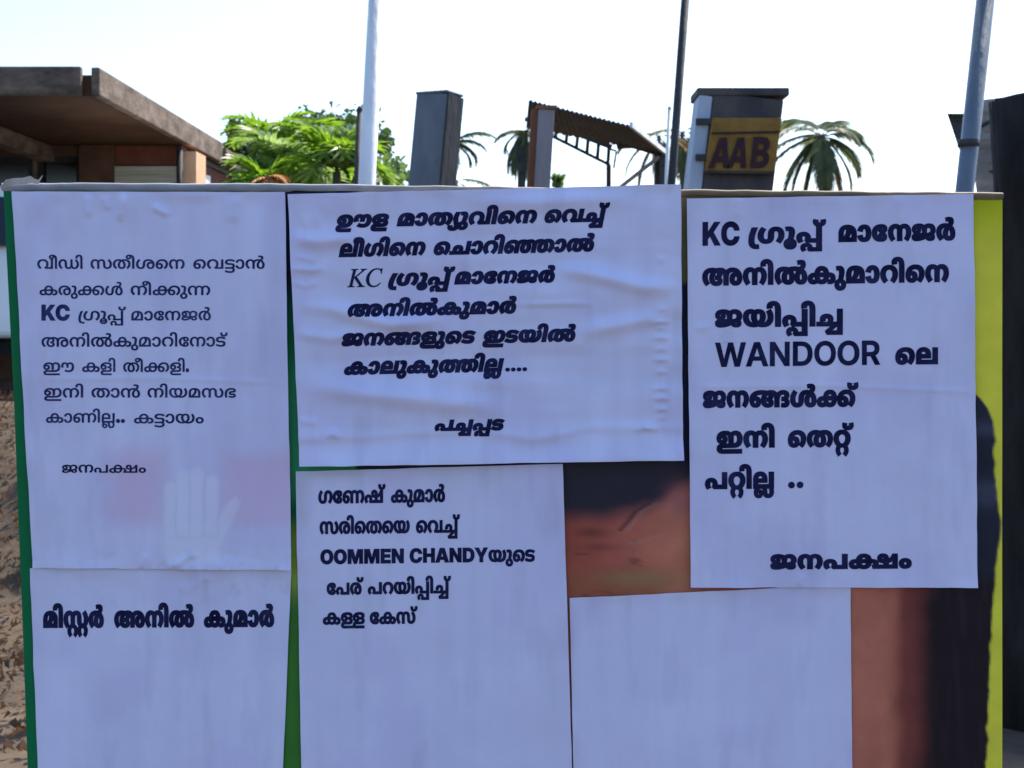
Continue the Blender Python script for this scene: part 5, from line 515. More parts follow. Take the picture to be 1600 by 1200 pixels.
  176: '1009|945,561 945,0 682,0 643,4 606,2* 532,0* 496,0 20,0 20,102 474,102 400,86 423,99* 461,152* 461,193 461,234* 423,283* 382,283 341,283* 300,234* 300,192 300,182* 301,168* 302,161 164,150 163,161* 159,193* 159,206 159,289* 274,384* 383,384 447,384* 530,352* 579,300* 599,237* 599,206 599,181* 587,138* 564,100* 549,84 522,102 803,102 803,561/945,125 945,-283 384,-283 334,-189 514,-59 555,-31* 641,22* 685,45 795,18 572,-142 547,-159* 498,-193* 472,-207 483,-189 509,-187* 572,-185* 612,-185 806,-185 806,61',
  33: '608|292,573 387,573* 537,533* 587,506 528,414 478,440* 372,468* 301,468 256,468* 199,451* 173,421* 173,401 173,388* 181,368* 189,360 205,346* 262,337* 306,337 333,337 420,337* 519,303* 547,269 564,249* 579,197* 579,165 579,114* 520,33* 401,-12* 310,-12 219,-12* 76,25* 14,58 72,153 107,134* 176,108* 254,93* 301,93 349,93* 407,112* 435,144* 435,166 435,181* 424,205* 411,214 398,223* 354,232* 306,232 288,232 207,232* 92,263* 62,298 46,317* 29,366* 29,398 29,448* 86,528* 203,573*',
  44: '968|262,361 342,361* 444,304* 493,218* 493,171 493,139* 473,87* 463,68 452,102 762,102 762,561 905,561 905,0 370,0 319,58 332,75* 354,126* 354,161 354,203* 309,259* 263,259 232,259* 191,234* 171,189* 171,162 171,122* 199,68* 217,45 108,-12 70,29* 29,115* 29,170 29,227* 88,313* 193,361*',
  51: '738|371,573 459,573* 585,525* 664,441* 701,336* 701,280 701,214* 661,109* 591,25* 544,-12 450,63 480,92* 527,153* 553,229* 553,278 553,335* 507,421* 425,469* 371,469 315,469* 231,422* 184,337* 184,280 184,234* 208,159* 254,95* 288,63 192,-12 148,24* 78,109* 37,214* 37,281 37,335* 75,439* 156,524* 283,573*',
  208: '968|366,-51 432,-51* 513,-90* 552,-151* 552,-185 552,-211* 539,-243* 531,-256 513,-225 762,-225 762,74 905,74 905,-322 461,-322 418,-264 426,-253* 434,-224* 434,-207 434,-178* 401,-141* 368,-141 335,-141* 302,-179* 302,-207 302,-232* 319,-269* 330,-282 238,-326 214,-297* 182,-236* 182,-192 182,-149* 229,-86* 313,-51*/262,361 342,361* 444,304* 493,218* 493,171 493,139* 473,87* 463,68 452,102 762,102 762,561 905,561 905,0 370,0 319,58 332,75* 354,126* 354,161 354,203* 309,259* 263,259 232,259* 191,234* 171,189* 171,162 171,122* 199,68* 217,45 108,-12 70,29* 29,115* 29,170 29,227* 88,313* 193,361*',
  223: '1541|408,471 359,471* 276,459* 210,434* 168,394* 160,367 159,364* 161,359* 160,356 157,347* 154,326* 154,309 154,267* 193,216* 227,216 260,216* 290,254* 290,282 290,300* 277,328* 249,344* 228,344 196,344* 148,325* 123,312 49,325 68,348* 135,395* 216,428* 256,428 315,428* 388,388* 421,322* 421,283 421,241* 382,169* 298,125* 230,125 174,125* 87,173* 37,261* 37,321 37,371* 81,462* 175,533* 321,573* 423,573 530,573* 668,535* 735,462* 735,407 735,366* 690,307* 605,268* 543,258 486,308 486,333 495,333 521,333* 556,338* 570,348 581,355* 592,378* 592,393 592,419* 560,453* 480,471*/745,155 745,119* 719,63* 696,43 678,27* 629,9* 553,0* 493,0 302,0 259,0* 221,-5* 211,-10 198,-16* 188,-35* 188,-46 188,-58* 196,-76* 206,-83 217,-89* 256,-97* 299,-97 892,-97 1063,-201 281,-201 223,-201* 135,-183* 107,-166 76,-147* 44,-89* 44,-52 44,-15* 76,48* 109,69 127,80* 171,94* 234,102* 280,102 478,102 520,102* 567,110* 580,120 592,127* 603,150* 603,166 603,182* 590,209* 576,217 566,224* 531,231* 497,231 486,231 486,322 598,306 676,282* 745,208*/1170,471 1121,471* 1037,459* 972,434* 930,394* 921,367 920,364* 923,359* 922,356 919,347* 916,326* 916,309 916,267* 954,216* 989,216 1022,216* 1052,254* 1052,282 1052,300* 1039,328* 1011,344* 989,344 957,344* 909,325* 885,312 811,325 830,348* 896,395* 978,428* 1017,428 1077,428* 1149,388* 1183,322* 1183,283 1183,241* 1143,169* 1059,125* 992,125 935,125* 848,173* 799,261* 799,321 799,371* 843,462* 937,533* 1083,573* 1185,573 1292,573* 1429,535* 1497,462* 1497,407 1497,366* 1452,307* 1366,268* 1304,258 1247,308 1247,333 1256,333 1283,333* 1318,338* 1331,348 1343,355* 1353,378* 1353,393 1353,419* 1321,453* 1241,471*/1507,155 1507,119* 1481,63* 1458,43 1439,27* 1391,9* 1315,0* 1255,0 1050,0 1007,0* 970,-5* 960,-10 947,-16* 936,-35* 936,-46 936,-58* 945,-76* 955,-83 966,-89* 1004,-97* 1047,-97 1487,-97 1487,-201 1041,-201 1002,-201* 937,-193* 886,-177* 867,-166 837,-147* 793,-89* 793,-52 793,-15* 825,48* 858,69 876,80* 919,94* 983,102* 1028,102 1239,102 1281,102* 1329,110* 1342,120 1353,127* 1364,150* 1364,166 1364,182* 1352,209* 1338,217 1327,224* 1292,231* 1259,231 1247,231 1247,322 1360,306 1437,282* 1507,208*',
 },
 'm': {
  'W': '998|211,0 14,728 152,728 248,338 258,296* 275,208* 292,120* 299,77 277,77 285,120* 302,208* 321,296* 331,338 431,728 568,728 666,338 677,296* 696,208* 713,120* 722,77 698,77 706,120* 722,208* 741,296* 750,338 845,728 984,728 787,0 640,0 531,412 518,463* 496,579* 483,645 515,645 502,580* 481,465* 467,412 359,0',
  'A': '709|14,0 271,728 435,728 694,0 552,0 424,380 405,440* 363,581* 337,675 369,675 343,581* 302,439* 283,380 155,0/166,177 166,282 543,282 543,177',
  'N': '738|66,0 66,728 209,728 463,324 476,304* 509,245* 546,175* 563,138 549,120 546,156* 543,239* 541,315* 541,338 541,728 672,728 672,0 528,0 299,363 283,389* 244,455* 198,540* 168,594 188,605 191,551* 195,457* 197,385* 197,364 197,0',
  'D': '708|312,0 128,0 128,112 305,112 383,112* 486,170* 537,283* 537,365 537,446* 486,558* 385,616* 309,616 125,616 125,728 317,728 426,728* 582,640* 666,477* 666,365 666,252* 582,88* 423,0*/196,728 196,0 66,0 66,728',
  'O': '757|379,-11 282,-11* 130,80* 42,248* 42,363 42,479* 130,647* 282,738* 379,738 475,738* 627,647* 715,479* 715,363 715,248* 627,80* 475,-11*/379,105 438,105* 531,165* 585,280* 585,363 585,447* 531,562* 438,622* 379,622 319,622* 226,562* 172,447* 172,363 172,280* 226,165* 319,105*',
  'R': '648|66,0 66,728 345,728 426,728* 542,670* 603,565* 603,495 603,425* 540,322* 422,266* 339,266 142,266 142,373 332,373 379,373* 441,402* 473,457* 473,495 473,533* 441,588* 378,618* 332,618 196,618 196,0/479,0 306,329 447,329 623,0',
 },
 'h': {
  'K': '729|185,128 185,324 208,361* 253,428* 303,495* 333,533 488,728 706,728 401,359 385,362/48,0 48,728 232,728 232,558 231,356 232,267 232,0/504,0 315,304 429,442 718,0',
  'C': '736|379,-11 280,-11* 121,77* 30,244* 30,363 30,484* 122,651* 280,738* 379,738 446,738* 559,700* 646,628* 700,526* 708,462 521,462 517,489* 494,532* 458,562* 411,577* 383,577 330,577* 256,526* 217,431* 217,363 217,295* 256,200* 330,150* 382,150 411,150* 457,166* 493,196* 517,238* 522,264 708,264 702,208* 651,109* 566,32* 450,-11*',
  'O': '759|379,-11 281,-11* 122,77* 30,244* 30,363 30,484* 122,651* 281,738* 379,738 478,738* 636,651* 729,484* 729,363 729,244* 636,76* 478,-11*/379,150 430,150* 503,200* 541,295* 541,363 541,432* 503,528* 430,577* 379,577 329,577* 256,527* 217,432* 217,363 217,295* 256,200* 329,150*',
  'M': '930|48,0 48,728 329,728 411,466 419,438* 440,355* 462,261* 481,175* 487,145 445,145 451,175* 469,261* 491,355* 512,438* 520,466 601,728 882,728 882,0 699,0 699,301 699,326* 701,403* 704,493* 706,586* 706,626 723,626 713,583* 689,490* 666,401* 645,326* 637,301 541,0 390,0 292,301 284,326* 263,401* 239,490* 215,583* 204,626 224,626 224,586* 226,494* 229,403* 231,326* 231,301 231,0',
  'E': '618|48,0 48,728 582,728 582,574 232,574 232,441 554,441 554,291 232,291 232,154 581,154 581,0',
  'N': '749|48,0 48,728 243,728 436,415 452,390* 488,324* 526,246* 544,203 524,175 522,213* 517,311* 514,404* 514,433 514,728 701,728 701,0 506,0 327,288 308,319* 266,394* 221,482* 195,535 224,542 228,490* 233,392* 235,312* 235,288 235,0',
  'H': '735|48,0 48,728 232,728 232,448 503,448 503,728 687,728 687,0 503,0 503,294 232,294 232,0',
  'A': '762|11,0 255,728 503,728 751,0 544,0 451,304 426,389* 378,566* 355,662 401,662 378,566* 332,389* 307,304 214,0/184,139 184,281 579,281 579,139',
  'D': '714|322,0 126,0 126,155 314,155 375,155* 458,198* 499,291* 499,364 499,437* 457,529* 373,572* 310,572 123,572 123,728 321,728 432,728* 596,639* 685,476* 685,364 685,252* 596,88* 434,0*/232,728 232,0 48,0 48,728',
  'Y': '737|281,0 281,257 11,728 225,728 335,513 350,484* 376,426* 389,392 359,392 371,426* 395,484* 409,513 514,728 726,728 462,257 462,0',
  '.': '269|135,-10 94,-10* 39,45* 39,85 39,125* 94,180* 135,180 175,180* 230,125* 230,85 230,45* 175,-10*',
  'B': '656|48,0 48,728 355,728 437,728* 549,681* 606,599* 606,544 606,503* 571,436* 510,393* 468,384 468,380 514,378* 588,334* 632,257* 632,205 632,146* 573,53* 460,0* 380,0/230,144 341,144 390,144* 441,186* 441,223 441,249* 418,287* 374,307* 343,307 230,307/230,433 330,433 357,433* 397,451* 419,485* 419,509 419,544* 371,585* 332,585 230,585',
 },
 'i': {
  'K': '676|-50,0 -45,20 -41,20 -10,20* 28,34* 53,72* 62,108 187,573 196,608* 196,624 196,649* 161,670* 121,672 126,692 400,692 394,672 386,672 346,672* 306,642* 292,589 240,395 239,393* 237,383* 237,381 237,372* 244,372 251,372* 256,377 501,574 558,621* 558,646 558,672* 505,672 499,672 504,692 746,692 739,673 734,673 695,673* 642,635 588,596* 501,527 332,393 529,103 558,60* 614,19* 652,19 647,0 351,0 357,19 364,19 397,19* 428,35* 428,55 428,66* 413,98* 399,118 250,339 244,347* 237,347 226,347* 223,334 164,111 156,81* 156,69 156,40* 195,21* 241,20 236,0',
  'C': '701|325,-15 238,-15* 109,53* 38,180* 38,266 38,339* 99,482* 204,604* 270,645 371,707* 478,707 536,707* 613,681 629,675* 641,675 662,675* 675,700 695,700 654,495 633,495 634,503* 634,519* 634,526 633,597* 559,674* 488,674 426,674* 307,608* 212,493* 156,343* 156,260 156,151* 262,28* 352,28 485,28* 594,153 613,136 551,59* 412,-15*',
 },
}
WORDS = {
 ('r', 'വീഡി'): [55, 66, 35, 65],
 ('r', 'സതീശനെ'): [58, 38, 66, 56, 71, 42],
 ('r', 'വെട്ടാൻ'): [71, 55, 184, 64, 117],
 ('r', 'കരുക്കൾ'): [23, 50, 67, 163, 120],
 ('r', 'നീക്കുന്ന'): [42, 66, 163, 67, 203],
 ('r', 'ഗ്രൂപ്പ്'): [162, 25, 68, 208, 77],
 ('r', 'മാനേജർ'): [48, 64, 72, 42, 30, 118],
 ('r', 'അനിൽകുമാറിനോട്'): [9, 42, 65, 119, 23, 67, 48, 64, 51, 65, 72, 42, 64, 33, 77],
 ('r', 'ഈ'): [12],
 ('r', 'കളി'): [23, 53, 65],
 ('r', 'തീക്കളി'): [38, 66, 163, 53, 65],
 ('r', 'ഇനി'): [11, 42, 65],
 ('r', 'താൻ'): [38, 64, 117],
 ('r', 'നിയമസഭ'): [42, 65, 49, 48, 58, 47],
 ('r', 'കാണില്ല'): [23, 64, 37, 65, 222],
 ('r', 'കട്ടായം'): [23, 184, 64, 49, 6],
 ('r', 'ജനപക്ഷം'): [30, 42, 44, 167, 6],
 ('b', 'ഊള'): [14, 53],
 ('b', 'മാത്യുവിനെ'): [48, 64, 38, 160, 67, 55, 65, 71, 42],
 ('b', 'വെച്ച്'): [71, 55, 176, 77],
 ('b', 'ലീഗിനെ'): [52, 66, 25, 65, 71, 42],
 ('b', 'ചൊറിഞ്ഞാൽ'): [71, 28, 64, 51, 65, 183, 64, 119],
 ('b', 'ഗ്രൂപ്പ്'): [162, 25, 68, 208, 77],
 ('b', 'മാനേജർ'): [48, 64, 72, 42, 30, 118],
 ('b', 'അനിൽകുമാർ'): [9, 42, 65, 119, 23, 67, 48, 64, 118],
 ('b', 'ജനങ്ങളുടെ'): [30, 42, 175, 53, 67, 71, 33],
 ('b', 'ഇടയിൽ'): [11, 33, 49, 65, 119],
 ('b', 'കാലുകുത്തില്ല'): [23, 64, 52, 67, 23, 67, 196, 65, 222],
 ('b', 'പച്ചപ്പട'): [44, 176, 208, 33],
 ('b', 'അനിൽകുമാറിനെ'): [9, 42, 65, 119, 23, 67, 48, 64, 51, 65, 71, 42],
 ('b', 'ജയിപ്പിച്ച'): [30, 49, 65, 208, 65, 176],
 ('b', 'ലെ'): [71, 52],
 ('b', 'ജനങ്ങൾക്ക്'): [30, 42, 175, 120, 163, 77],
 ('b', 'ഇനി'): [11, 42, 65],
 ('b', 'തെറ്റ്'): [71, 38, 220, 77],
 ('b', 'പറ്റില്ല'): [44, 220, 65, 222],
 ('b', 'ജനപക്ഷം'): [30, 42, 44, 167, 6],
 ('b', 'മിസ്റ്റർ'): [48, 65, 231, 118],
 ('b', 'അനിൽ'): [9, 42, 65, 119],
 ('b', 'കുമാർ'): [23, 67, 48, 64, 118],
 ('s', 'ഗണേഷ്'): [25, 72, 37, 57, 77],
 ('s', 'കുമാർ'): [23, 67, 48, 64, 118],
 ('s', 'സരിതെയെ'): [58, 50, 65, 71, 38, 71, 49],
 ('s', 'വെച്ച്'): [71, 55, 176, 77],
 ('s', 'യുടെ'): [49, 67, 71, 33],
 ('s', 'പേര്'): [72, 44, 50, 77],
 ('s', 'പറയിപ്പിച്ച്'): [44, 51, 49, 65, 208, 65, 176, 77],
 ('s', 'കള്ള'): [23, 223],
 ('s', 'കേസ്'): [72, 23, 58, 77],
}

def flatten(txt):
    adv, cs = txt.split('|'); out = []
    for c in cs.split('/'):
        if not c: continue
        pts = []
        for t in c.split():
            on = not t.endswith('*'); a, b = t.rstrip('*').split(','); pts.append((float(a), float(b), on))
        q = []
        for i, p in enumerate(pts):
            n = pts[(i + 1) % len(pts)]; q.append(p)
            if not p[2] and not n[2]: q.append(((p[0] + n[0]) / 2, (p[1] + n[1]) / 2, True))
        st = next(i for i, p in enumerate(q) if p[2]); q = q[st:] + q[:st]; q.append(q[0]); r = []; i = 0
        while i < len(q) - 1:
            a = q[i]
            if q[i + 1][2]: r.append(a[:2]); i += 1
            else:
                b, c2 = q[i + 1], q[i + 2]
                for k in range(5):
                    t = k / 5; r.append(((1 - t) ** 2 * a[0] + 2 * t * (1 - t) * b[0] + t * t * c2[0], (1 - t) ** 2 * a[1] + 2 * t * (1 - t) * b[1] + t * t * c2[1]))
                i += 2
        out.append(np.array(r))
    return float(adv), out
_cache = {}
def glyph(st, g):
    k = (st, g)
    if k not in _cache: _cache[k] = flatten(GLYPHS[st][g])
    return _cache[k]
def winding(pt, polys):
    w_ = 0
    for p in polys:
        x0, y0 = p[:, 0], p[:, 1]; x1, y1 = np.roll(x0, -1), np.roll(y0, -1)
        cr = (x1 - x0) * (pt[1] - y0) - (pt[0] - x0) * (y1 - y0)
        w_ += int(np.sum((y0 <= pt[1]) & (y1 > pt[1]) & (cr > 0))) - int(np.sum((y0 > pt[1]) & (y1 <= pt[1]) & (cr < 0)))
    return w_
def fill(polys, step):
    """polys in sheet pixels -> (points, triangles), cut fine enough to follow the paper"""
    V, E = [], []
    for p in polys:
        q = []
        for a, b in zip(p, np.roll(p, -1, 0)):
            n = max(1, int(np.hypot(*(b - a)) // step)); q += [a + (b - a) * t / n for t in range(n)]
        k = len(V); V += q; E += [(k + i, k + (i + 1) % len(q)) for i in range(len(q))]
    lo = np.min(V, 0); hi = np.max(V, 0)
    for yy in np.arange(lo[1] + step * .53, hi[1], step):
        for xx in np.arange(lo[0] + step * .47, hi[0], step): V.append(np.array((xx, yy)))
    r = delaunay_2d_cdt([Vector((float(a), float(b))) for a, b in V], E, [], 0, 1e-4)
    pv = np.array([(v.x, v.y) for v in r[0]]); tri = []
    for f in r[2]:
        c = pv[list(f)].mean(0)
        if winding(c, polys) != 0: tri.append(list(f))
    return pv, tri
def embolden(p, d):
    if not d: return p
    e0 = p - np.roll(p, 1, 0); e1 = np.roll(p, -1, 0) - p
    n = lambda e: np.stack([-e[:, 1], e[:, 0]], -1) / (np.hypot(e[:, 0], e[:, 1])[:, None] + 1e-6)
    m = n(e0) + n(e1); q = (m * m).sum(1)[:, None]; return p + m * 2 * d / np.maximum(q, 1.2)
INK = {'r': .3, 'b': 1.0, 's': .8, 'h': .55, 'm': .75, 'i': .35}       # ink spread of each face, photo pixels
def word_polys(st, word, x0, x1, base, slope, xh, shear=0.0, ref=None):
    seq = WORDS[(st, word)] if (st, word) in WORDS else list(word)
    pen = 0; gl = []
    for g in seq:
        a, cs = glyph(st, g) if g != ' ' else (300, [])
        gl.append((pen, cs)); pen += a
    lo = min(c[:, 0].min() + p for p, cs in gl for c in cs); hi = max(c[:, 0].max() + p for p, cs in gl for c in cs)
    sy = xh / (ref or 575.0); wsh = shear * 0
    sx = (x1 - x0) / (hi - lo); out = []
    for p, cs in gl:
        g = []
        for c in cs:
            X = x0 + (c[:, 0] + p - lo) * sx + shear * c[:, 1] * sy; Yq = base + slope * (X - x0) - c[:, 1] * sy
            g.append(embolden(np.stack([X, Yq], -1), -INK[st]))
        if g: out.append(g)
    return out

m_ink = noise_mat('printer_ink', (.006, .007, .032), (.030, .032, .10), scale=38, rough=0.9, spec=.04, contrast=(.3, .75))
m_ink_thin = noise_mat('printer_ink_thin', (.014, .018, .075), (.060, .068, .20), scale=46, rough=0.9, spec=.04, contrast=(.35, .8))
def text_line(notice, words, mat):
    V, T = [], []
    for wd in words:
        for g in word_polys(*wd):
            pv, tri = fill(g, 4.0)
            k = len(V); V += list(pv); T += [[k + i for i in f] for f in tri]
    V = np.array(V); u, v = notice.inv(V[:, 0], V[:, 1])
    o = notice.out(V[:, 0], V[:, 1], np.clip(u, 0, 1), np.clip(v, 0, 1)) + .00035
    return mesh_obj('text_line', S(V[:, 0], V[:, 1], o), T, mat, notice.root, smooth=True)

SH = .20; CAP = 727.0
L = n_left
text_line(L, [('r', 'വീഡി', 62, 131, 420, 0, 14.6), ('r', 'സതീശനെ', 144, 290, 420, 0, 14.6), ('r', 'വെട്ടാൻ', 304, 415, 420, 0, 14.6)], m_ink_thin)
text_line(L, [('r', 'കരുക്കൾ', 65, 194, 461, 0, 14.6), ('r', 'നീക്കുന്ന', 207, 330, 461, 0, 14.6)], m_ink_thin)
text_line(L, [('h', 'KC', 68, 111, 500.5, 0, 24, 0, CAP), ('r', 'ഗ്രൂപ്പ്', 125, 199, 500.5, -.005, 14.6), ('r', 'മാനേജർ', 208, 331, 500.5, -.003, 14.6)], m_ink_thin)
text_line(L, [('r', 'അനിൽകുമാറിനോട്', 68, 357, 541.5, -.002, 15)], m_ink_thin)
text_line(L, [('r', 'ഈ', 71, 118, 580.5, 0, 14.6), ('r', 'കളി', 131, 182, 580.5, 0, 14.6), ('r', 'തീക്കളി', 195, 290, 580.5, 0, 14.6), ('h', '.', 292.5, 296.5, 580.5, 0, 20, 0, CAP)], m_ink_thin)
text_line(L, [('r', 'ഇനി', 72, 132, 620.5, 0, 14.6), ('r', 'താൻ', 145, 221, 620.5, 0, 14.6), ('r', 'നിയമസഭ', 233, 370, 620.5, 0, 14.6)], m_ink_thin)
text_line(L, [('r', 'കാണില്ല', 75, 181, 659.5, 0, 14.6), ('h', '..', 184, 197, 659.5, 0, 20, 0, CAP), ('r', 'കട്ടായം', 212, 320, 660.5, 0, 14.6)], m_ink_thin)
text_line(L, [('r', 'ജനപക്ഷം', 100, 230, 737.5, 0, 12.2)], m_ink)
L = n_mid; a = -.0245
text_line(L, [('b', 'ഊള', 527, 606, 356.5, a, 19, SH), ('b', 'മാത്യുവിനെ', 622, 836, 354, a, 19, SH), ('b', 'വെച്ച്', 850, 946, 348.5, a, 19, SH)], m_ink)
text_line(L, [('b', 'ലീഗിനെ', 532, 663, 401.8, a, 19.5, SH), ('b', 'ചൊറിഞ്ഞാൽ', 678, 925, 398.6, a, 19.5, SH)], m_ink)
text_line(L, [('i', 'KC', 544, 599, 449, -.02, 28, 0, 700.0), ('b', 'ഗ്രൂപ്പ്', 608, 706, 446.5, -.02, 18.5, SH), ('b', 'മാനേജർ', 711, 864, 444, -.02, 18.5, SH)], m_ink)
text_line(L, [('b', 'അനിൽകുമാർ', 545, 804, 494.5, -.021, 18.5, SH)], m_ink)
text_line(L, [('b', 'ജനങ്ങളുടെ', 536, 740, 540, -.022, 18.5, SH), ('b', 'ഇടയിൽ', 755, 896, 535.5, -.022, 18.5, SH)], m_ink)
text_line(L, [('b', 'കാലുകുത്തില്ല', 539, 783, 584.5, -.022, 19, SH), ('h', '....', 790, 823, 579.5, -.022, 20, 0, CAP)], m_ink)
text_line(L, [('b', 'പച്ചപ്പട', 680, 785, 671.5, -.012, 16, SH)], m_ink)
L = n_right; a = -.016
text_line(L, [('h', 'KC', 1097, 1154, 384, a, 36, 0, CAP), ('b', 'ഗ്രൂപ്പ്', 1169, 1288, 380.5, a, 24), ('b', 'മാനേജർ', 1309, 1489, 378, a, 25)], m_ink)
text_line(L, [('b', 'അനിൽകുമാറിനെ', 1097, 1479, 446, a, 26)], m_ink)
text_line(L, [('b', 'ജയിപ്പിച്ച', 1117, 1314, 510.5, -.008, 26)], m_ink)
text_line(L, [('m', 'WANDOOR', 1117, 1372, 572.5, -.014, 36.5, 0, CAP), ('b', 'ലെ', 1397, 1462, 568.5, -.008, 25)], m_ink)
text_line(L, [('b', 'ജനങ്ങൾക്ക്', 1098, 1338, 636, -.008, 25)], m_ink)
text_line(L, [('b', 'ഇനി', 1119, 1208, 698.5, -.008, 25), ('b', 'തെറ്റ്', 1230, 1331, 697.5, -.008, 25)], m_ink)
text_line(L, [('b', 'പറ്റില്ല', 1101, 1207, 762.5, -.008, 25), ('h', '..', 1230, 1253, 761, -.01, 36, 0, CAP)], m_ink)
text_line(L, [('b', 'ജനപക്ഷം', 1203, 1422, 887.5, -.006, 22)], m_ink)
L = n_mlow; a = -.012
text_line(L, [('s', 'ഗണേഷ്', 499, 602, 785.5, a, 19.5), ('s', 'കുമാർ', 612, 695, 784, a, 19.5)], m_ink)
text_line(L, [('s', 'സരിതെയെ', 501, 640, 833, a, 19), ('s', 'വെച്ച്', 651, 718, 831.5, a, 19)], m_ink)
text_line(L, [('h', 'OOMMEN', 502, 631, 880, a, 22, 0, CAP), ('h', 'CHANDY', 641, 762, 878.3, a, 22, 0, CAP), ('s', 'യുടെ', 764, 835, 876.5, a, 18)], m_ink)
text_line(L, [('s', 'പേര്', 512, 568, 927.5, a, 18), ('s', 'പറയിപ്പിച്ച്', 576, 704, 926.8, a, 18)], m_ink)
text_line(L, [('s', 'കള്ള', 506, 570, 974, a, 18), ('s', 'കേസ്', 579, 652, 973.3, a, 18)], m_ink)
L = n_llow
text_line(L, [('b', 'മിസ്റ്റർ', 69, 162, 980, -.006, 25), ('b', 'അനിൽ', 180, 303, 979.5, -.006, 25), ('b', 'കുമാർ', 320, 428, 978.8, -.006, 25)], m_ink)
# ------------------------------------------------------------------ posts behind the banner
def post_mat(name, a, b, metal=0.0, rough=.6): return noise_mat(name, a, b, scale=7, stretch=(1, 1, .35), rough=rough, metal=metal, bump=.25, bscale=30, detail=10)
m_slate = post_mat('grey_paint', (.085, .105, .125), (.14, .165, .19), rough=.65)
m_umber = post_mat('dark_slate_brown', (.035, .034, .040), (.095, .080, .075), rough=.7)
m_white = post_mat('white_paint', (.62, .62, .62), (.80, .80, .78), rough=.5)
m_grey = post_mat('weathered_grey', (.17, .15, .155), (.27, .25, .26), rough=.75)
m_rust = post_mat('rust', (.13, .05, .03), (.24, .10, .05), rough=.85)
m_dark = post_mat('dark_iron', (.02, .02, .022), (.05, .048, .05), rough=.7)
m_galv = post_mat('galvanised', (.075, .10, .13), (.15, .185, .22), metal=.25, rough=.45)
m_pale = post_mat('pale_blue_paint', (.26, .33, .42), (.38, .45, .54), rough=.55)

def lean_post(name, label, cat, tx, ty, bx, by, Y, dx=None):
    """base on the ground, axis through two measured points of the post"""
    A, B = P(tx, ty, Y), P(bx, by, Y); d = (B - A) / (A.z - B.z); g0 = gh(A.x, Y)
    base = B + d * (B.z - g0); return thing(name, label, cat, tuple(base)), A, base
# white round pole
t, A, B = lean_post('pole', 'slim round white pole between the green palms and the thick grey post', 'pole', 590, -30, 573, 290, 7.0)
mb = MB(); mb.tube([B, A], [.042, .040], 20); mb.build('shaft', m_white, t, True)
mb = MB(); mb.tube([A, A + Vector((0, 0, .012)), A + Vector((0, 0, .03))], [.046, .044, .01], 20); mb.build('cap', m_white, t, True)
mb = MB(); mb.box(B + Vector((0, 0, .02)), (.22, .22, .04)); mb.build('base_plate', m_grey, t, bevel=.004)
# thin dark pole touching it
t, A, B = lean_post('pole', 'thin black pole just left of the white pole', 'pole', 562, 172, 557, 290, 7.15)
mb = MB(); mb.tube([B, A], .014, 12); mb.build('shaft', m_dark, t, True)
mb = MB(); mb.tube([A, A + Vector((0, 0, .02))], [.019, .006], 12); mb.build('cap', m_dark, t, True)
# thick square post
t, A, B = lean_post('post', 'thick square slate grey post with right-face shade added as a dark plate, left of centre', 'post', 687, 150, 674, 290, 6.0)
mb = MB(); mb.bar(B, A, .142, .142, rz=R(-24)); mb.build('shaft', m_slate, t, bevel=.006)
mx_ = Matrix.Rotation(R(-24), 3, 'Z') @ Vector((.0745, 0, 0)); nn = (A - B).normalized(); mb = MB(); mb.bar(B + mx_, A + mx_ - nn * .004, .007, .136, rz=R(-24)); mb.build('shade_plate', m_dark, t)  # dark plate added to put the shade on the right face
mb = MB(); mb.bar(A, A + Vector((0, 0, .012)), .150, .150, rz=R(-24)); mb.build('cap', m_slate, t, bevel=.006)
mb = MB(); mb.bar(B, B + Vector((0, 0, .12)), .26, .26, rz=R(-24)); mb.build('footing', m_grey, t, bevel=.01)
# narrower weathered post with a rusty edge
t, A, B = lean_post('post', 'narrow weathered grey post with a rusty brown left edge, beside the shed truss', 'post', 853, 172, 846, 290, 6.0)
mb = MB(); mb.bar(B, A, .066, .070, rz=R(4)); mb.build('shaft', m_grey, t, bevel=.004)
off = Vector((-.046, .004, 0)); mb = MB(); mb.bar(B + off, A + off, .026, .05, rz=R(4)); mb.build('rusty_angle', m_rust, t, bevel=.002)
mb = MB(); mb.bar(A, A + Vector((0, 0, .014)), .085, .085, rz=R(4)); mb.build('cap', m_rust, t)
# dark and white thin poles near the sign
t, A, B = lean_post('pole', 'thin dark iron pole between the shed and the post carrying the yellow sign', 'pole', 1073, -30, 1049, 290, 8.0)
mb = MB(); mb.tube([B, A], .023, 14); mb.build('shaft', m_dark, t, True)
mb = MB(); mb.tube([A, A + Vector((0, 0, .025))], [.028, .01], 14); mb.build('cap', m_dark, t, True)
t, A, B = lean_post('pole', 'very thin whitish pole at the tip of the shed roof', 'pole', 1046, 170, 1041, 290, 8.6)
mb = MB(); mb.tube([B, A], .011, 10); mb.build('shaft', m_white, t, True)
mb = MB(); mb.tube([A, A + Vector((0, 0, .02))], [.015, .004], 10); mb.build('cap', m_white, t, True)
# broad post with the yellow sign
t, A, B = lean_post('post', 'broad slate post with a pale blue left side that carries the yellow sign', 'post', 1163, 156, 1147, 290, 5.5)
mb = MB(); mb.bar(B, A, .262, .20, rz=0); mb.build('shaft', m_umber, t, bevel=.006)
off = Vector((-.158, -.02, 0)); mb = MB(); mb.bar(B + off, A + off, .050, .17, rz=0); mb.build('side_channel', m_pale, t, bevel=.004)
mb = MB(); mb.bar(A + Vector((-.02, 0, 0)), A + Vector((-.02, 0, .03)), .34, .21); mb.build('cap', m_umber, t, bevel=.005)
for zpx in (246, 190):
    q = P(1100, zpx, 5.385); mb = MB(); mb.box(q, (.06, .02, .022)); mb.build('bracket', m_dark, t)
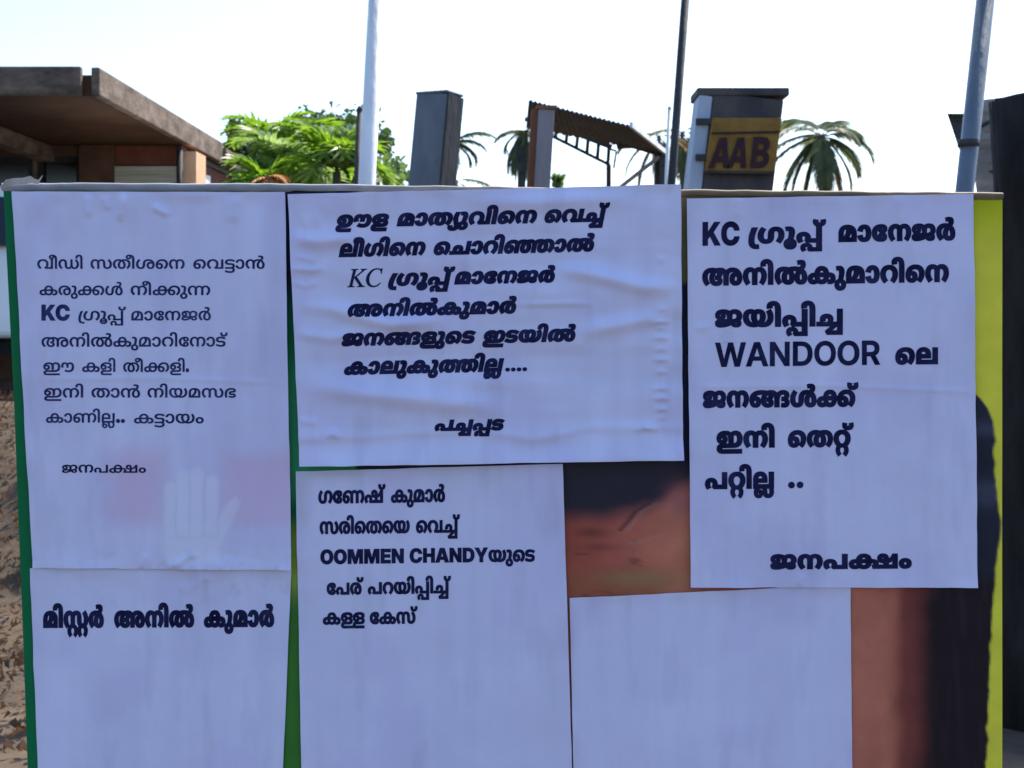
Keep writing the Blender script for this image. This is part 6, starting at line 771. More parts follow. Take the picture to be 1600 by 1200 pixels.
# yellow sign with its letters
m_yel = noise_mat('faded_yellow_board', (.17, .085, .010), (.29, .155, .022), scale=11, rough=.6, bump=.15, detail=10)
m_mar = noise_mat('maroon_lettering', (.018, .003, .008), (.045, .008, .018), scale=30, rough=.6)
Ys = 5.37; cor = [P(1113, 184, Ys), P(1222, 184, Ys), P(1210, 270, Ys), P(1101, 268, Ys)]
ctr = sum(cor, Vector()) / 4
sg = thing('sign', 'weathered mustard yellow sign with the maroon letters AAB, fixed to the broad slate post', 'sign', tuple(ctr))
mb = MB(); n = 0
for y_ in (0, .02): mb.v += [c + Vector((0, y_, 0)) for c in cor]
mb.f += [[0, 3, 2, 1], [4, 5, 6, 7], [0, 1, 5, 4], [1, 2, 6, 5], [2, 3, 7, 6], [3, 0, 4, 7]]
mb.build('board', m_yel, sg, bevel=.003)
def sign_strip(pts, name, w_, mat):
    mb = MB()
    for a, b in zip(pts, pts[1:]): mb.bar(P(*a, Ys - .004), P(*b, Ys - .004), w_, .006)
    mb.build(name, mat, sg)
sign_strip([(1102, 268), (1210, 270)], 'lower_rim', .010, m_dark)
sign_strip([(1112, 208), (1220, 206)], 'ruled_line', .006, m_mar)
def letter(ch, x0, x1, base, top, shear):
    a, cs = glyph('h', ch); lo = min(c[:, 0].min() for c in cs); hi = max(c[:, 0].max() for c in cs)
    polys = [np.stack([x0 + (c[:, 0] - lo) / (hi - lo) * (x1 - x0) + shear * c[:, 1] / CAP * (base - top), base - c[:, 1] / CAP * (base - top)], -1) for c in cs]
    pv, tri = fill(polys, 8)
    nv = len(pv); V = [P(x, y, Ys - .010) for x, y in pv] + [P(x, y, Ys - .0005) for x, y in pv]
    Fc = [list(f) for f in tri]; e = {}
    for f in tri:
        for i in range(3):
            k = (f[i], f[(i + 1) % 3]); e[k] = 1
    for (i, j) in e:
        if (j, i) not in e: Fc.append([j, i, i + nv, j + nv])
    mesh_obj('letter', V, Fc, m_mar, sg)
letter('A', 1107, 1139, 262, 215, .16); letter('A', 1136, 1166, 262, 215, .16); letter('B', 1172, 1200, 262, 214, .12)
# galvanised pipe near the right edge
t, A, B = lean_post('pipe', 'upright galvanised pipe in front of the ringed palm trunk at the right', 'pipe', 1543, -30, 1507, 300, 5.0)
mb = MB(); mb.tube([B, A], .031, 20); mb.build('shaft', m_galv, t, True)
mb = MB(); mb.tube([A, A + Vector((0, 0, .01)), A + Vector((0, 0, .03))], [.036, .035, .012], 20); mb.build('cap', m_galv, t, True)
mb = MB(); q = P(1513, 224, 5.0); mb.tube([q - Vector((0, 0, .012)), q + Vector((0, 0, .012))], .036, 20); mb.build('clamp', m_dark, t, True)

# ------------------------------------------------------------------ shed with a lattice truss
m_roof = noise_mat('dark_roof_sheet', (.035, .033, .035), (.075, .068, .068), scale=5, rough=.75, bump=.3)
m_steel = noise_mat('dark_steel', (.03, .03, .032), (.07, .065, .065), scale=12, rough=.6)
m_gsteel = noise_mat('grey_steel', (.20, .19, .19), (.32, .31, .31), scale=12, rough=.6)
Yh = 11.0; base = P(955, 500, Yh); base.z = gh(base.x, Yh)
shed = thing('shed', 'open shed with a dark sloping sheet roof and a ladder-like steel truss behind the banner', 'shed', tuple(base))
# ribbed roof sheet: near edge measured, far edge six metres back
def ribbed(a, b, back, back2, thick, n, amp, name, mat, parent):
    a, b = Vector(a), Vector(b); V = []; Fq = []
    for i in range(n + 1):
        p = a.lerp(b, i / n); z = amp * (1 if i % 2 else -1)
        for q in (p, p + Vector(back).lerp(Vector(back2), i / n)):
            V.append(q + Vector((0, 0, z))); V.append(q + Vector((0, 0, z - thick)))
    for i in range(n):
        k = 4 * i; m_ = k + 4; Fq += [[k, m_, m_ + 2, k + 2], [k + 1, k + 3, m_ + 3, m_ + 1], [k, k + 1, m_ + 1, m_], [k + 2, m_ + 2, m_ + 3, k + 3]]
    Fq += [[0, 2, 3, 1], [4 * n, 4 * n + 1, 4 * n + 3, 4 * n + 2]]
    return mesh_obj(name, V, Fq, mat, parent)
ra, rb = P(826, 156, 9.4), P(984, 196, 9.4); fa, fb = P(822, 197, Yh), P(1037, 238, Yh)
ribbed(ra, rb, fa - ra, fb - rb, .012, 44, .006, 'roof', m_roof, shed)
mb = MB(); mb.bar(P(820, 186, Yh), P(930, 211, Yh), .03); mb.bar(P(930, 211, Yh), P(1034, 242, Yh), .03); mb.build('eave_beam', m_steel, shed)
for (x0, y0), (x1, y1), nm in (((826, 186), (953, 258), 'lower_chord'), ((826, 172), (956, 230), 'upper_chord')):
    mb = MB(); mb.bar(P(x0, y0 + 8, Yh + .1), P(x1, y1, Yh + .1), .022 if nm == 'lower_chord' else .035); mb.build(nm, m_steel, shed)
for i in range(8):
    x = 836 + i * 16.3; yt = 180 + (x - 826) * 50 / 130 + 2; yb = 194 + (x - 826) * 64 / 127
    mb = MB(); mb.bar(P(x + 1.5, yt, Yh + .1), P(x - .5, yb, Yh + .1), .026); mb.build('truss_upright', m_steel, shed)
mb = MB()
for a, b in (((950, 232), (963, 236)), ((963, 236), (959, 263)), ((950, 232), (951, 260))): mb.bar(P(*a, Yh + .1), P(*b, Yh + .1), .014)
mb.build('end_frame', m_steel, shed)
q = P(951, 258, Yh + .1); mb = MB(); mb.bar((q.x, q.y, gh(q.x, q.y)), q, .034); mb.build('shed_post', m_steel, shed)
mb = MB(); mb.bar(P(1036, 240, Yh), P(960, 300, Yh), .03); mb.build('brace', m_gsteel, shed)
q = P(1035, 241, Yh); mb = MB(); mb.bar((q.x, q.y, gh(q.x, q.y)), q, .045); mb.build('shed_post', m_steel, shed)
for xx in (815, 1030):
    q = P(xx, 200, Yh); mb = MB(); mb.bar((q.x, Yh + .06, gh(q.x, Yh)), (q.x, Yh + .06, q.z - .14), .06); mb.build('shed_post', m_steel, shed)
mb = MB(); mb.bar(rb + Vector((.008, 0, .005)), fb + Vector((.008, 0, .005)), .035, .02); mb.build('roof_trim', m_white, shed)
# small lamp under the eave
lp = P(976, 226, Yh - .1); mb = MB(); mb.tube([lp + Vector((-.06, 0, 0)), lp + Vector((.05, 0, .02))], [.035, .05], 12); mb.bar(lp, lp + Vector((0, .1, .07)), .012)
tag(mb.build('lamp_fitting', m_steel, None), 'small dark lamp fitting hanging under the shed eave', 'lamp')

# ------------------------------------------------------------------ house at the left
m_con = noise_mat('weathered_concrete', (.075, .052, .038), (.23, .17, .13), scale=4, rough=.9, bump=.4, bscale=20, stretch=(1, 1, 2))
m_soffit = noise_mat('dark_brown_soffit', (.055, .026, .012), (.10, .05, .025), scale=2.5, rough=.9)  # dark brown, tone varied at random
m_lat = noise_mat('laterite_plaster', (.10, .032, .020), (.17, .06, .038), scale=4, rough=.95, bump=.5, bscale=25)
m_orange = noise_mat('ochre_plaster', (.62, .36, .20), (.74, .47, .28), scale=5, rough=.9)
m_brown = noise_mat('brown_plaster', (.07, .035, .022), (.12, .065, .042), scale=4, rough=.9)
m_slat = noise_mat('grey_roof_tile', (.18, .17, .16), (.34, .32, .30), scale=6, rough=.85, bump=.5, bscale=14, stretch=(1, 1, 3))
m_panel = noise_mat('ribbed_grey_panel', (.26, .25, .20), (.42, .41, .34), scale=5, stretch=(.3, 1, 9), rough=.8, bump=.3)
m_glass = bpy.data.materials.new('dark_glass'); m_glass.use_nodes = True
pb = m_glass.node_tree.nodes['Principled BSDF']; pb.inputs['Base Color'].default_value = (.008, .01, .014, 1); pb.inputs['Roughness'].default_value = .15
gz0 = .95
hc = Vector((-4.9, 13.0, gz0)); house = thing('house', 'brown house with a flat porch slab, dark windows and a sunlit ochre wall end', 'house', tuple(hc))
# porch slab: underside 3.0 m, side edge measured at its near and far ends
zs = 3.05; xsE = -2.93
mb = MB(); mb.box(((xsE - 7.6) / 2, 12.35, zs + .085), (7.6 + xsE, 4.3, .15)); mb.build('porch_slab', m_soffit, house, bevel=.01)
mb = MB(); mb.box((xsE + .03, 12.35, zs + .11), (.06, 4.34, .20)); mb.build('fascia', m_con, house, bevel=.01)
mb = MB(); mb.box(((xsE - 7.6) / 2 - .03, 10.17, zs + .11), (7.54 + xsE, .06, .20)); mb.build('fascia', m_con, house, bevel=.01)
for bxp, w_ in ((-4.15, .14), (-5.9, .14)):
    mb = MB(); mb.box((bxp, 12.35, zs - .07), (w_, 4.2, .14)); mb.build('porch_beam', m_con, house, bevel=.01)
# wall facing the viewer with two window openings
Yw = 13.0; zt_ = zs; z0 = gz0
def wall_piece(x0, x1, za, zb, name, mat, dy=0.0, th=.22):
    mb = MB(); mb.box(((x0 + x1) / 2, Yw + th / 2 + dy, (za + zb) / 2), (x1 - x0, th, zb - za)); return mb.build(name, mat, house)
X = lambda px: (px - 800) / F * Yw
Z = lambda py: HC + (HOR - py) / F * Yw
wall_piece(-7.6, X(126), Z(244), zs, 'wall', m_brown)
wall_piece(-7.6, X(126), z0, Z(330), 'wall', m_brown)
wall_piece(X(126), X(180), z0, zs, 'pillar', m_brown, -.05, .30)
wall_piece(X(180), X(283), Z(258), zs, 'wall', m_lat)
wall_piece(X(180), X(276), z0, Z(260), 'panel', m_panel, -.02)
wall_piece(-7.6, -7.3, z0, zs, 'pillar', m_brown, -.05, .30)
for a, b in ((-7.3, X(50)), (X(56), X(126))):
    wn = thing  # window: frame with pane and mullion
    mb = MB(); zc0, zc1 = Z(330), Z(244)
    for (x0, x1, za, zb) in ((a, b, zc1 - .05, zc1), (a, b, zc0, zc0 + .05), (a, a + .05, zc0 + .05, zc1 - .05), (b - .05, b, zc0 + .05, zc1 - .05)):
        mb.box(((x0 + x1) / 2, Yw + .08, (za + zb) / 2), (x1 - x0, .07, zb - za))
    wf = mb.build('window_frame', m_dark, house)
    mb = MB(); mb.box(((a + b) / 2, Yw + .10, (zc0 + zc1) / 2), (b - a - .1, .012, zc1 - zc0 - .1)); mb.build('pane', m_glass, wf)
wall_piece(X(50), X(56), Z(330), Z(244), 'mullion', m_con, .02, .16)
# side wall with the sunlit end, receding
xw = X(283)
mb = MB(); mb.box((xw + .065, 13.22, (z0 + Z(236)) / 2), (.13, .40, Z(236) - z0)); mb.build('wall_end', m_orange, house)
mb = MB(); mb.box((xw - .15, 16.4, (z0 + zs) / 2), (.24, 6.2, zs - z0)); mb.build('side_wall', m_lat, house)
mb = MB(); mb.box((-7.5, 16.4, (z0 + zs) / 2), (.2, 6.2, zs - z0)); mb.build('side_wall', m_lat, house)
mb = MB(); mb.box(((xw - 7.6) / 2, 19.5, (z0 + zs) / 2), (xw + 7.2, .2, zs - z0)); mb.build('back_wall', m_lat, house)
mb = MB(); mb.box(((xw - 7.6) / 2, 17.1, zs + .085), (xw + 7.8, 5.1, .15)); mb.build('roof_slab', m_con, house, bevel=.01)
q = P(280.5, 265, 12.9); mb = MB(); mb.tube([(q.x, q.y, z0), (q.x, q.y, zs - .02)], .028, 12); mb.build('drain_pipe', m_dark, house, True)
# stair parapet running back beside the house
par = thing('parapet', 'low slatted parapet with a dark top rail running back beside the sunlit wall end', 'parapet', (xw + .25, 14.4, gz0))
def along(pxa, pya, Ya, pxb, pyb, Yb, h, th, name, mat):
    a, b = P(pxa, pya, Ya), P(pxb, pyb, Yb); mb = MB(); mb.bar(a - Vector((0, 0, h / 2)), b - Vector((0, 0, h / 2)), h, th); return mb.build(name, mat, par)
along(300, 241, 13.7, 372, 275, 15.8, .05, .07, 'top_rail', m_dark)
for k in range(3): along(301, 248 + k * 6, 13.7, 366, 276 + k * 5, 15.8, .035, .03, 'slat', m_slat)
along(303, 268, 13.7, 362, 288, 15.8, .09, .05, 'white_band', m_white)
along(305, 290, 13.7, 362, 306, 15.8, .10, .10, 'plinth', m_con)
for px, py, Y_ in ((304, 243, 13.75), (331, 256, 14.7), (359, 268, 15.6)):
    q = P(px, py, Y_); mb = MB(); mb.bar((q.x, q.y, gh(q.x, q.y)), q, .05); mb.build('parapet_post', m_dark, par)

# ------------------------------------------------------------------ white car under the porch
m_van = noise_mat('white_car_paint', (.74, .74, .73), (.80, .80, .79), scale=2, rough=.3, spec=.5)
m_tyre = noise_mat('tyre', (.012, .012, .012), (.025, .025, .025), scale=20, rough=.9)
vx, vy = -4.28, 11.0; vz = .95
car = thing('parked_car', 'white hatchback parked beneath the porch, only a sliver showing left of the banner', 'car', (vx, vy, vz))
def loft(profile, hw, name, mat, parent, bev=.05):
    n = len(profile); V = []
    for s in (-1, -.82, .82, 1):
        for x, z in profile:
            t = 0 if z < .95 else (z - .95) / .55; k = 1 if abs(s) < .9 else .0
            V.append((vx + x, vy + s * (hw - .16 * t), vz + z))
    Fq = [list(range(n))[::-1], [3 * n + i for i in range(n)]]
    for r in range(3): Fq += [[r * n + i, r * n + (i + 1) % n, (r + 1) * n + (i + 1) % n, (r + 1) * n + i] for i in range(n)]
    o = mesh_obj(name, V, Fq, mat, parent); b = o.modifiers.new('bevel', 'BEVEL'); b.width = bev; b.segments = 3; b.limit_method = 'ANGLE'; return o
loft([(-1.86, .42), (1.84, .42), (1.88, .60), (1.84, 1.00), (1.55, 1.42), (1.35, 1.50), (-.35, 1.50), (-.62, 1.42), (-1.10, 1.02), (-1.80, .86), (-1.88, .60)], .80, 'body', m_van, car)
mb = MB()
for x0, x1, x2, x3 in ((-.95, -.02, -.02, -.56), (.06, .86, .86, .06), (.94, 1.62, 1.36, .94)):
    y0, y1 = vy - .80 + .16 * .12 / .55 - .012, vy - .80 + .16 * .47 / .55 - .012; mb.quad((vx + x0, y0, vz + 1.07), (vx + x1, y0, vz + 1.07), (vx + x2, y1, vz + 1.42), (vx + x3, y1, vz + 1.42))
mb.build('side_glass', m_glass, car)
mb = MB(); mb.quad((vx + 1.815, vy - .60, vz + 1.06), (vx + 1.815, vy + .60, vz + 1.06), (vx + 1.60, vy + .55, vz + 1.37), (vx + 1.60, vy - .55, vz + 1.37)); mb.build('rear_window', m_glass, car)
mb = MB(); mb.box((vx + 1.89, vy, vz + .50), (.08, 1.4, .14)); mb.build('bumper', m_dark, car, bevel=.02)
m_lampred = noise_mat('tail_lamp', (.30, .01, .01), (.38, .02, .02), scale=5, rough=.25)
for s in (-1, 1):
    mb = MB(); mb.box((vx + 1.865, vy + s * .66, vz + .82), (.05, .16, .22)); mb.build('tail_lamp', m_lampred, car, bevel=.01)
for wx in (-1.22, 1.18):
    for s in (-1, 1):
        mb = MB(); c = Vector((vx + wx, vy + s * .72, vz + .31)); mb.tube([c - Vector((0, .10, 0)), c - Vector((0, .08, 0)), c + Vector((0, .08, 0)), c + Vector((0, .10, 0))], [.26, .31, .31, .26], 24); wh = mb.build('wheel', m_tyre, car, True)
        mb = MB(); mb.tube([c + Vector((0, s * .095, 0)), c + Vector((0, s * .112, 0))], [.17, .15], 18); mb.build('rim', m_grey, wh)
mb = MB(); mb.box((vx, vy, vz + .36), (3.3, 1.3, .12)); mb.build('underbody', m_tyre, car)

# ------------------------------------------------------------------ dry leaves and litter on the bank, left
rng = random.Random(4)
m_dry = noise_mat('dry_leaf', (.06, .034, .02), (.18, .10, .055), scale=3, rough=.9, trans=.2)
V = []; Fq = []
for i in range(5200):
    y = rng.uniform(5.0, 10); x = -y * .35 + rng.gauss(0, .7); z = gh(x, y) + .02; a = rng.uniform(0, 6.28); s = rng.uniform(.006, .026)
    c, d = math.cos(a) * s, math.sin(a) * s; k = len(V); h = rng.uniform(0, .05)
    V += [(x - c, y - d, z), (x + d * .4, y - c * .4, z + h), (x + c, y + d, z + h * .6), (x - d * .4, y + c * .4, z + h * .3)]; Fq.append([k, k + 1, k + 2, k + 3])
lf = mesh_obj('leaf_litter', V, Fq, m_dry); lf['kind'] = 'stuff'; lf['label'] = 'dry brown leaves scattered over the earth bank at the left'

# ------------------------------------------------------------------ plants
m_pyoung = noise_mat('young_palm_leaf', (.045, .11, .012), (.22, .33, .05), scale=14, rough=.35, spec=.5, trans=.52)
m_ppale = noise_mat('pale_palm_leaf', (.12, .19, .045), (.27, .36, .13), scale=9, rough=.35, trans=.45)  # paler leaf for variety, with highlights and haze put into its colour
m_phazy = noise_mat('hazy_palm_leaf', (.085, .11, .055), (.17, .195, .105), scale=.8, rough=.5, trans=.38)  # distance haze put into the leaf colour as a lighter tone
m_pdry = noise_mat('dry_palm_leaf', (.18, .13, .07), (.30, .23, .13), scale=3, rough=.8, trans=.3)
m_leaf = noise_mat('tree_leaf', (.025, .055, .014), (.07, .115, .03), scale=3, rough=.5, trans=.35)
m_leaf2 = noise_mat('pale_leaf', (.07, .12, .03), (.13, .19, .06), scale=3, rough=.5, trans=.5)
m_bark = noise_mat('bark', (.07, .055, .045), (.17, .14, .115), scale=8, stretch=(1, 1, .3), rough=.95, bump=.8, bscale=24)
m_husk = noise_mat('husk', (.42, .20, .07), (.58, .30, .11), scale=6, rough=.85)

def frond_mesh(rng, length, az, el, droop, leaflet, width, nl, hang=.5, twist=0.0):
    """arching rachis with narrow folded leaflets both sides; base at origin"""
    V, Fq = [], []; d = Vector((math.cos(az), math.sin(az), 0)); sd_ = Vector((-math.sin(az), math.cos(az), 0))
    pts = []; p = Vector((0, 0, 0)); ang = el; st = length / 24
    for i in range(25):
        pts.append(p.copy()); p = p + (d * math.cos(ang) + Vector((0, 0, math.sin(ang)))) * st; ang -= droop / 24 * (.4 + 1.2 * i / 24)
    mb = MB(); mb.tube(pts, [max(.004, .022 * length / 2 * (1 - i / 25)) for i in range(25)], 5); V, Fq = list(mb.v), list(mb.f)
    for i in range(nl):
        t = .14 + .86 * i / (nl - 1); k = min(23, int(t * 24)); f = t * 24 - k; c = pts[k].lerp(pts[k + 1], min(1, f)); tan = (pts[k + 1] - pts[k]).normalized()
        up = sd_.cross(tan).normalized(); up = up if up.z > 0 else -up
        ll = leaflet * (math.sin(math.pi * min(1, .12 + t * .80)) ** .7) * rng.uniform(.85, 1.1)
        for s in (-1, 1):
            out = (sd_ * s + tan * (.55 + .5 * t) + up * (.25 + twist * s)).normalized(); q = [c]; dirn = out.copy(); n = 4
            for j in range(n):
                q.append(q[-1] + dirn * ll / n); dirn = (dirn + Vector((0, 0, -hang * rng.uniform(.25, .55)))).normalized()
            wv = tan * width; b = len(V)
            for j, pt in enumerate(q):
                ww = wv * (1 - (j / n) ** 2) * (.5 if j == 0 else 1); fold = up * width * .5 * (1 - j / n)
                V += [pt - ww * .5 + fold * .6, pt, pt + ww * .5 + fold * .6]
            for j in range(n):
                r0, r1 = b + 3 * j, b + 3 * j + 3; Fq += [[r0, r1, r1 + 1, r0 + 1], [r0 + 1, r1 + 1, r1 + 2, r0 + 2]]
    return V, Fq
def palm(name, label, cat, head, trunk_r, fr, mat, group=None, trunk_mat=None, trunk_lean=(0, 0), seed=1, dry=None):
    rng = random.Random(seed); head = Vector(head); bx, by = head.x + trunk_lean[0], head.y + trunk_lean[1]; g0 = gh(bx, by)
    t = thing(name, label, cat, (bx, by, g0), group)
    n = 14; b = Vector((bx, by, g0 - .05)); pts = [b.lerp(head, i / n) + Vector((math.sin(i / n * 3.1) * .03 * trunk_lean[0], 0, 0)) for i in range(n + 1)]
    mb = MB(); mb.tube(pts, [trunk_r * (1.5 - .75 * (i / n) ** .5 + .03 * (i % 2)) for i in range(n + 1)], 12); mb.build('trunk', trunk_mat or m_bark, t, True)
    for i, a in enumerate(fr):
        V, Fq = frond_mesh(rng, *a[:8], *(a[8:] if len(a) > 8 else ()))
        mesh_obj('frond', np.array([tuple(v) for v in V]) + np.array(head), Fq, dry if (dry and i in DRY) else mat, t)
    return t
DRY = ()
# young bright green palms behind the parapet; columns: length, azimuth, elevation, droop, leaflet, width, count
def ring(rng, n, L, el0, el1, droop, leaflet, width, nl, hang=.35, a0=0, a1=6.283):
    return [(L * rng.uniform(.8, 1.1), a0 + (a1 - a0) * (i + rng.uniform(-.3, .3)) / n, rng.uniform(el0, el1), droop * rng.uniform(.8, 1.2), leaflet, width, nl, hang) for i in range(n)]
yp = 'young palms behind the banner'
for k, (px, py, Y_, n, Ln, lab) in enumerate((
    (414, 296, 9.6, 10, .32, 'dark little palm at the left end of the clump, beside the parapet'),
    (470, 300, 10.2, 9, .36, 'short palm with drooping pale fronds low in the middle of the clump'),
    (526, 268, 9.4, 15, .40, 'yellow-green palm with fanned fronds, beside the thin black pole'),
    (424, 242, 11.2, 10, .42, 'tallest bright palm of the clump, standing nearest the house'),
    (486, 250, 10.8, 12, .44, 'bright palm of middling height in the centre of the clump'),
    (440, 262, 10.0, 9, .36, 'pale narrow palm with curled fronds left of the clump centre'))):
    rr = random.Random(20 + k); h = P(px, py, Y_)
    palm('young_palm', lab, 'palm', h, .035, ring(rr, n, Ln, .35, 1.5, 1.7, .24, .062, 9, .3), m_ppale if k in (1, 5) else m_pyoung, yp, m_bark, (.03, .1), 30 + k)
# cut husk heap seen orange between the fronds
hp = P(420, 278, 8.9); hz = gh(hp.x, hp.y)
palm('dead_palm', 'withered orange brown little palm among the green young palms', 'palm', hp, .03, ring(random.Random(77), 9, .16, -.9, .6, 1.2, .07, .035, 9, .5), m_husk, None, m_bark, (.02, .0), 78)

def tree(name, label, base, crown_c, crown_r, nleaf, leaf, mat, seed, clumps=14, group=None, spread=.35):
    rng = random.Random(seed); cc = Vector(crown_c); b = Vector((base[0], base[1], gh(base[0], base[1]) - .05)); t = thing(name, label, 'tree', tuple(b), group)
    top = cc + Vector((0, 0, -crown_r[2] * .2)); mb = MB(); mid = b.lerp(top, .55) + Vector((rng.uniform(-.1, .1), 0, 0)); r0 = .045 * (top.z - b.z)
    mb.tube([b, mid, top], [r0, r0 * .7, r0 * .4], 10); cl = []
    for i in range(clumps):
        while 1:
            q = Vector((rng.uniform(-1, 1), rng.uniform(-1, 1), rng.uniform(-1, 1)))
            if .25 < q.length < 1: break
        c = cc + Vector((q.x * crown_r[0], q.y * crown_r[1], q.z * crown_r[2])); cl.append((c, rng.uniform(.6, 1.2)))
        k = mid.lerp(top, rng.uniform(0, 1)); mb.tube([k, k.lerp(c, .5) + Vector((0, 0, .05)), c], [r0 * .3, r0 * .18, r0 * .06], 6)
    mb.build('trunk', m_bark, t, True); V = []; Fq = []
    for i in range(nleaf):
        c, s = cl[i % clumps]; s *= spread
        g_ = lambda q: max(-1.5, min(1.5, rng.gauss(0, q))); o = Vector((g_(1) * crown_r[0] * s, g_(1) * crown_r[1] * s, g_(.8) * crown_r[2] * s)); p = c + o
        a = Vector((rng.gauss(0, 1), rng.gauss(0, 1), rng.gauss(-.3, .6))).normalized(); n = a.orthogonal().normalized(); n = Matrix.Rotation(rng.uniform(0, 6.28), 3, a) @ n
        L_ = leaf * rng.uniform(.7, 1.3); w_ = L_ * .42; k = len(V); sdv = a.cross(n)
        V += [p, p + a * L_ * .5 + sdv * w_ + n * L_ * .08, p + a * L_, p + a * L_ * .5 - sdv * w_ + n * L_ * .08]; Fq.append([k, k + 1, k + 2, k + 3])
    mesh_obj('crown', V, Fq, mat, t); return t
c = P(500, 240, 21); tree('tree', 'dense dark green tree standing behind the young palms', (c.x, c.y), c, (.76, 1.0, .44), 8000, .085, m_leaf, 3, 20)
c = P(388, 238, 18); tree('tree', 'dark leafy tree rising between the house and the young palms', (c.x, c.y), c, (.28, .5, .32), 2600, .085, m_leaf, 5, 12)
c = P(608, 268, 15); tree('tree', 'sparse pale green sapling between the white pole and the thick grey post', (c.x, c.y), c, (.17, .3, .36), 420, .085, m_leaf2, 8, 8, None, .4)

# coconut palms against the sky
def coco(label, px, py, Y_, fr, seed, tr=.13, lean=(0, 0), mat=None, dry=None):
    k = 1.9; fr = [(f[0] * k, f[1], f[2], f[3], f[4] * k, f[5] * k) + tuple(f[6:]) for f in fr]; tr *= k
    return palm('coconut_palm', label, 'palm', P(px, py, Y_ * k), tr, fr, mat or m_phazy, 'coconut palms against the sky', m_bark, lean, seed, dry)
rr = random.Random(2); Lf = 2.9
fr = []
for az, el, dr, s in ((3.3, .0, 1.7, 1.0), (3.0, -.25, 1.3, .95), (3.6, .35, 1.9, 1.0), (2.7, -.7, .9, .9), (3.14, -.9, .6, .8), (-.1, .1, 1.6, .75), (.2, -.35, 1.2, .72), (-.3, -.8, .8, .75), (.05, -1.15, .4, .8), (3.2, -1.25, .2, .8), (4.7, -1.2, .3, .75), (4.6, -.6, 1.0, .8), (1.6, .2, 1.5, .8), (2.2, .8, 1.8, .8), (.9, .8, 1.8, .7), (5.3, .3, 1.5, .7)):
    fr.append((Lf * s, az, el, dr, .80, .10, 45, .75))
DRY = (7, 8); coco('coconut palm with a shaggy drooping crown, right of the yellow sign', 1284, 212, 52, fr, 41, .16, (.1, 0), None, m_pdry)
DRY = ()
fr = [(1.8 * s, az, el, dr, .55, .10, 40, .85) for az, el, dr, s in ((3.1, .05, 1.0, .6), (3.3, -.4, 1.4, .6), (-.1, -1.2, .3, .95), (3.2, -1.35, .2, 1.0), (4.7, -1.3, .2, 1.0), (2.9, -1.0, .6, .9), (.1, -.7, .9, .8), (4.0, -1.15, .3, .95), (1.6, .2, 1.2, .7), (.4, .5, 1.6, .7))]
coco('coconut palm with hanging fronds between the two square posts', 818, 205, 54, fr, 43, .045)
fr = [(1.5 * s, az, el, dr, .55, .10, 43, .7) for az, el, dr, s in ((.0, .25, 1.2, .8), (.15, -.15, 1.5, .75), (-.1, -.45, 1.2, .65), (-.1, .55, 1.1, 1.0), (3.1, .2, 1.5, .8), (3.2, -.4, 1.2, .8), (4.7, -.9, .6, .8), (1.5, .4, 1.4, .7))]
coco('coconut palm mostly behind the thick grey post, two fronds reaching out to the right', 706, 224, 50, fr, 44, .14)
fr = [(2.3 * s, az, el, dr, .6, .10, 37, .8) for az, el, dr, s in ((.1, .1, 1.4, .9), (-.1, -.6, 1.0, .9), (3.2, -.2, 1.4, .8), (3.0, -.8, .9, .9), (4.7, -1.2, .3, .8), (.2, -1.1, .5, .9))]
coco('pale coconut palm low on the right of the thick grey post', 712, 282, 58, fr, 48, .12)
fr = [(1.9 * s, az, el, dr, .55, .10, 35, .9) for az, el, dr, s in ((3.1, -.5, 1.0, .9), (3.3, -1.0, .6, 1.0), (4.7, -1.3, .2, .9), (-.1, -1.0, .5, .8), (2.9, .2, 1.5, .8), (.1, .0, 1.6, .7))]
coco('withered straw coloured coconut palm hanging at the tip of the shed roof', 1030, 212, 48, fr, 45, .08, (.2, 0), m_pdry)
fr = [(2.0 * s, az, el, dr, .6, .10, 35, .8) for az, el, dr, s in ((-.1, -.2, 1.4, .8), (.1, -.9, .7, 1.0), (4.7, -1.2, .3, .9), (3.1, -.9, .7, .8), (0, .4, 1.5, .8), (3.2, .2, 1.5, .8))]
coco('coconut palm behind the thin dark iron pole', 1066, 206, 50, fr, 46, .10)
# small bush top left of the shed post
c = P(872, 284, 24); tree('tree', 'tiny pale sapling top beside the weathered grey post', (c.x, c.y), c, (.05, .1, .12), 110, .10, m_leaf2, 9, 5, None, .5)

# ringed palm trunk and dark tree trunk at the right edge
m_ring = noise_mat('ringed_bark', (.19, .165, .145), (.34, .30, .26), scale=5, stretch=(.6, .6, 2.2), rough=.95, bump=.9, bscale=18)
Yt = 6.2; A, B = P(1541, 165, Yt), P(1553, 300, Yt); d = (B - A) / (A.z - B.z); g0 = gh(A.x, Yt); Bb = B + d * (B.z - g0) * .6; Bb.z = g0
t = thing('topped_palm', 'grey brown ringed palm trunk without a crown, behind the galvanised pipe', 'palm', tuple(Bb))
pts, rad = [], []
N = 90
for i in range(N + 1):
    z = g0 + (A.z + .02 - g0) * i / N; s = (z - B.z) / (A.z - B.z); c = B.lerp(A, s) if s > 0 else Vector((Bb.x + (B.x - Bb.x) * ((z - g0) / (B.z - g0)), B.y, 0)); pts.append((c.x, c.y, z))
    rad.append((.068 - .016 * s if s > 0 else .068 + .05 * (1 - (z - g0) / (B.z - g0))) + .006 * abs(math.sin(z * 20)) ** .5)
mb = MB(); mb.tube(pts, rad, 20); mb.build('trunk', m_ring, t, True)
mb = MB()
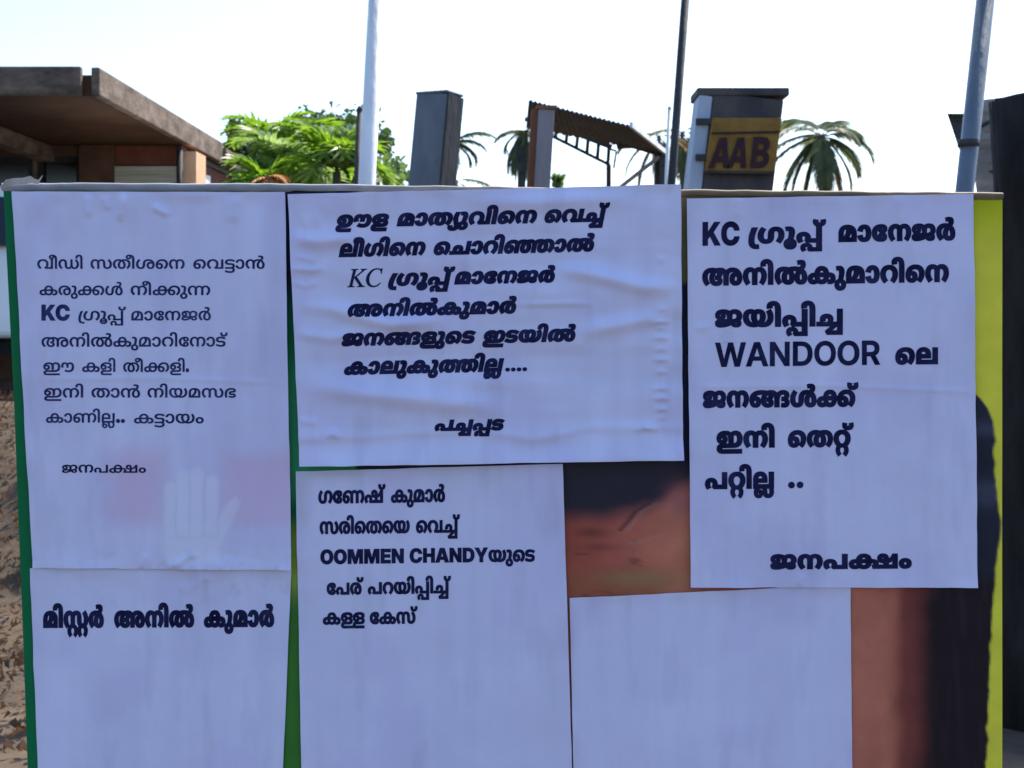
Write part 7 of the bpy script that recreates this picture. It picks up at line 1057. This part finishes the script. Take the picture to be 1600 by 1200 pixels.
for i in range(14):
    z = g0 + .3 + i * .155 + .02 * math.sin(i * 5); k = min(N, max(0, int((z - g0) / (A.z - g0) * N))); 
    if z > A.z: break
    c = Vector(pts[k]); r = rad[k]; a0 = -math.pi / 2 + .5 * math.sin(i * 2.3)
    arc = [c + Vector((math.cos(a0 + q) * (r + .001), math.sin(a0 + q) * (r + .001), .012 * math.sin(q * 3 + i))) for q in np.linspace(-.8, .8, 9)]
    mb.tube(arc, [.002, .006, .008, .009, .009, .009, .008, .006, .002], 6)
mb.build('leaf_scars', m_dark, t)
m_dbark = noise_mat('dark_bark', (.008, .007, .007), (.028, .024, .022), scale=9, stretch=(1, 1, .25), rough=.95, bump=.9, bscale=22)
Yk = 5.6; A, B = P(1612, 150, Yk), P(1628, 300, Yk); g0 = gh(B.x, Yk); base = Vector((B.x + .03, Yk, g0))
t = thing('dead_tree', 'thick dark dead tree trunk cut off short, right of the yellow banner edge', 'tree', tuple(base))
rg = random.Random(3); pts = [base - Vector((0, 0, .05)), base + Vector((.0, 0, .35)), base.lerp(B, .7), B, A]
mb = MB(); mb.tube(pts, [.30, .20, .172, .165, .150], 26)
for i, v in enumerate(mb.v):
    k = (i % 26); v.x += .012 * math.sin(k * 2.1) ; v.y += .012 * math.cos(k * 3.3)
mb.build('trunk', m_dbark, t, True)

m_cloth = noise_mat('dark_cloth', (.03, .028, .03), (.06, .055, .055), scale=14, rough=.9)
Yc = 5.3; q = P(1505, 205, Yc); mb = MB(); V = []; Fq = []; n = 10
for i in range(n + 1):
    s = i / n; l = P(1480 + 23 * s, 178 + 68 * s, Yc + .02 * math.sin(s * 7)); r = P(1530 - 24 * s, 180 + 68 * s, Yc + .015 * math.cos(s * 5)); md = (l + r) / 2 - Vector((0, .02 * (1 - s), 0)); V += [l, md, r]
for i in range(n): k = 3 * i; Fq += [[k, k + 3, k + 4, k + 1], [k + 1, k + 4, k + 5, k + 2]]
o = mesh_obj('hanging_cloth', np.array([tuple(v) for v in V]), Fq, m_cloth); tag(o, 'dark triangular scrap of cloth hanging behind the galvanised pipe', 'cloth')
so = o.modifiers.new('thick', 'SOLIDIFY'); so.thickness = .003
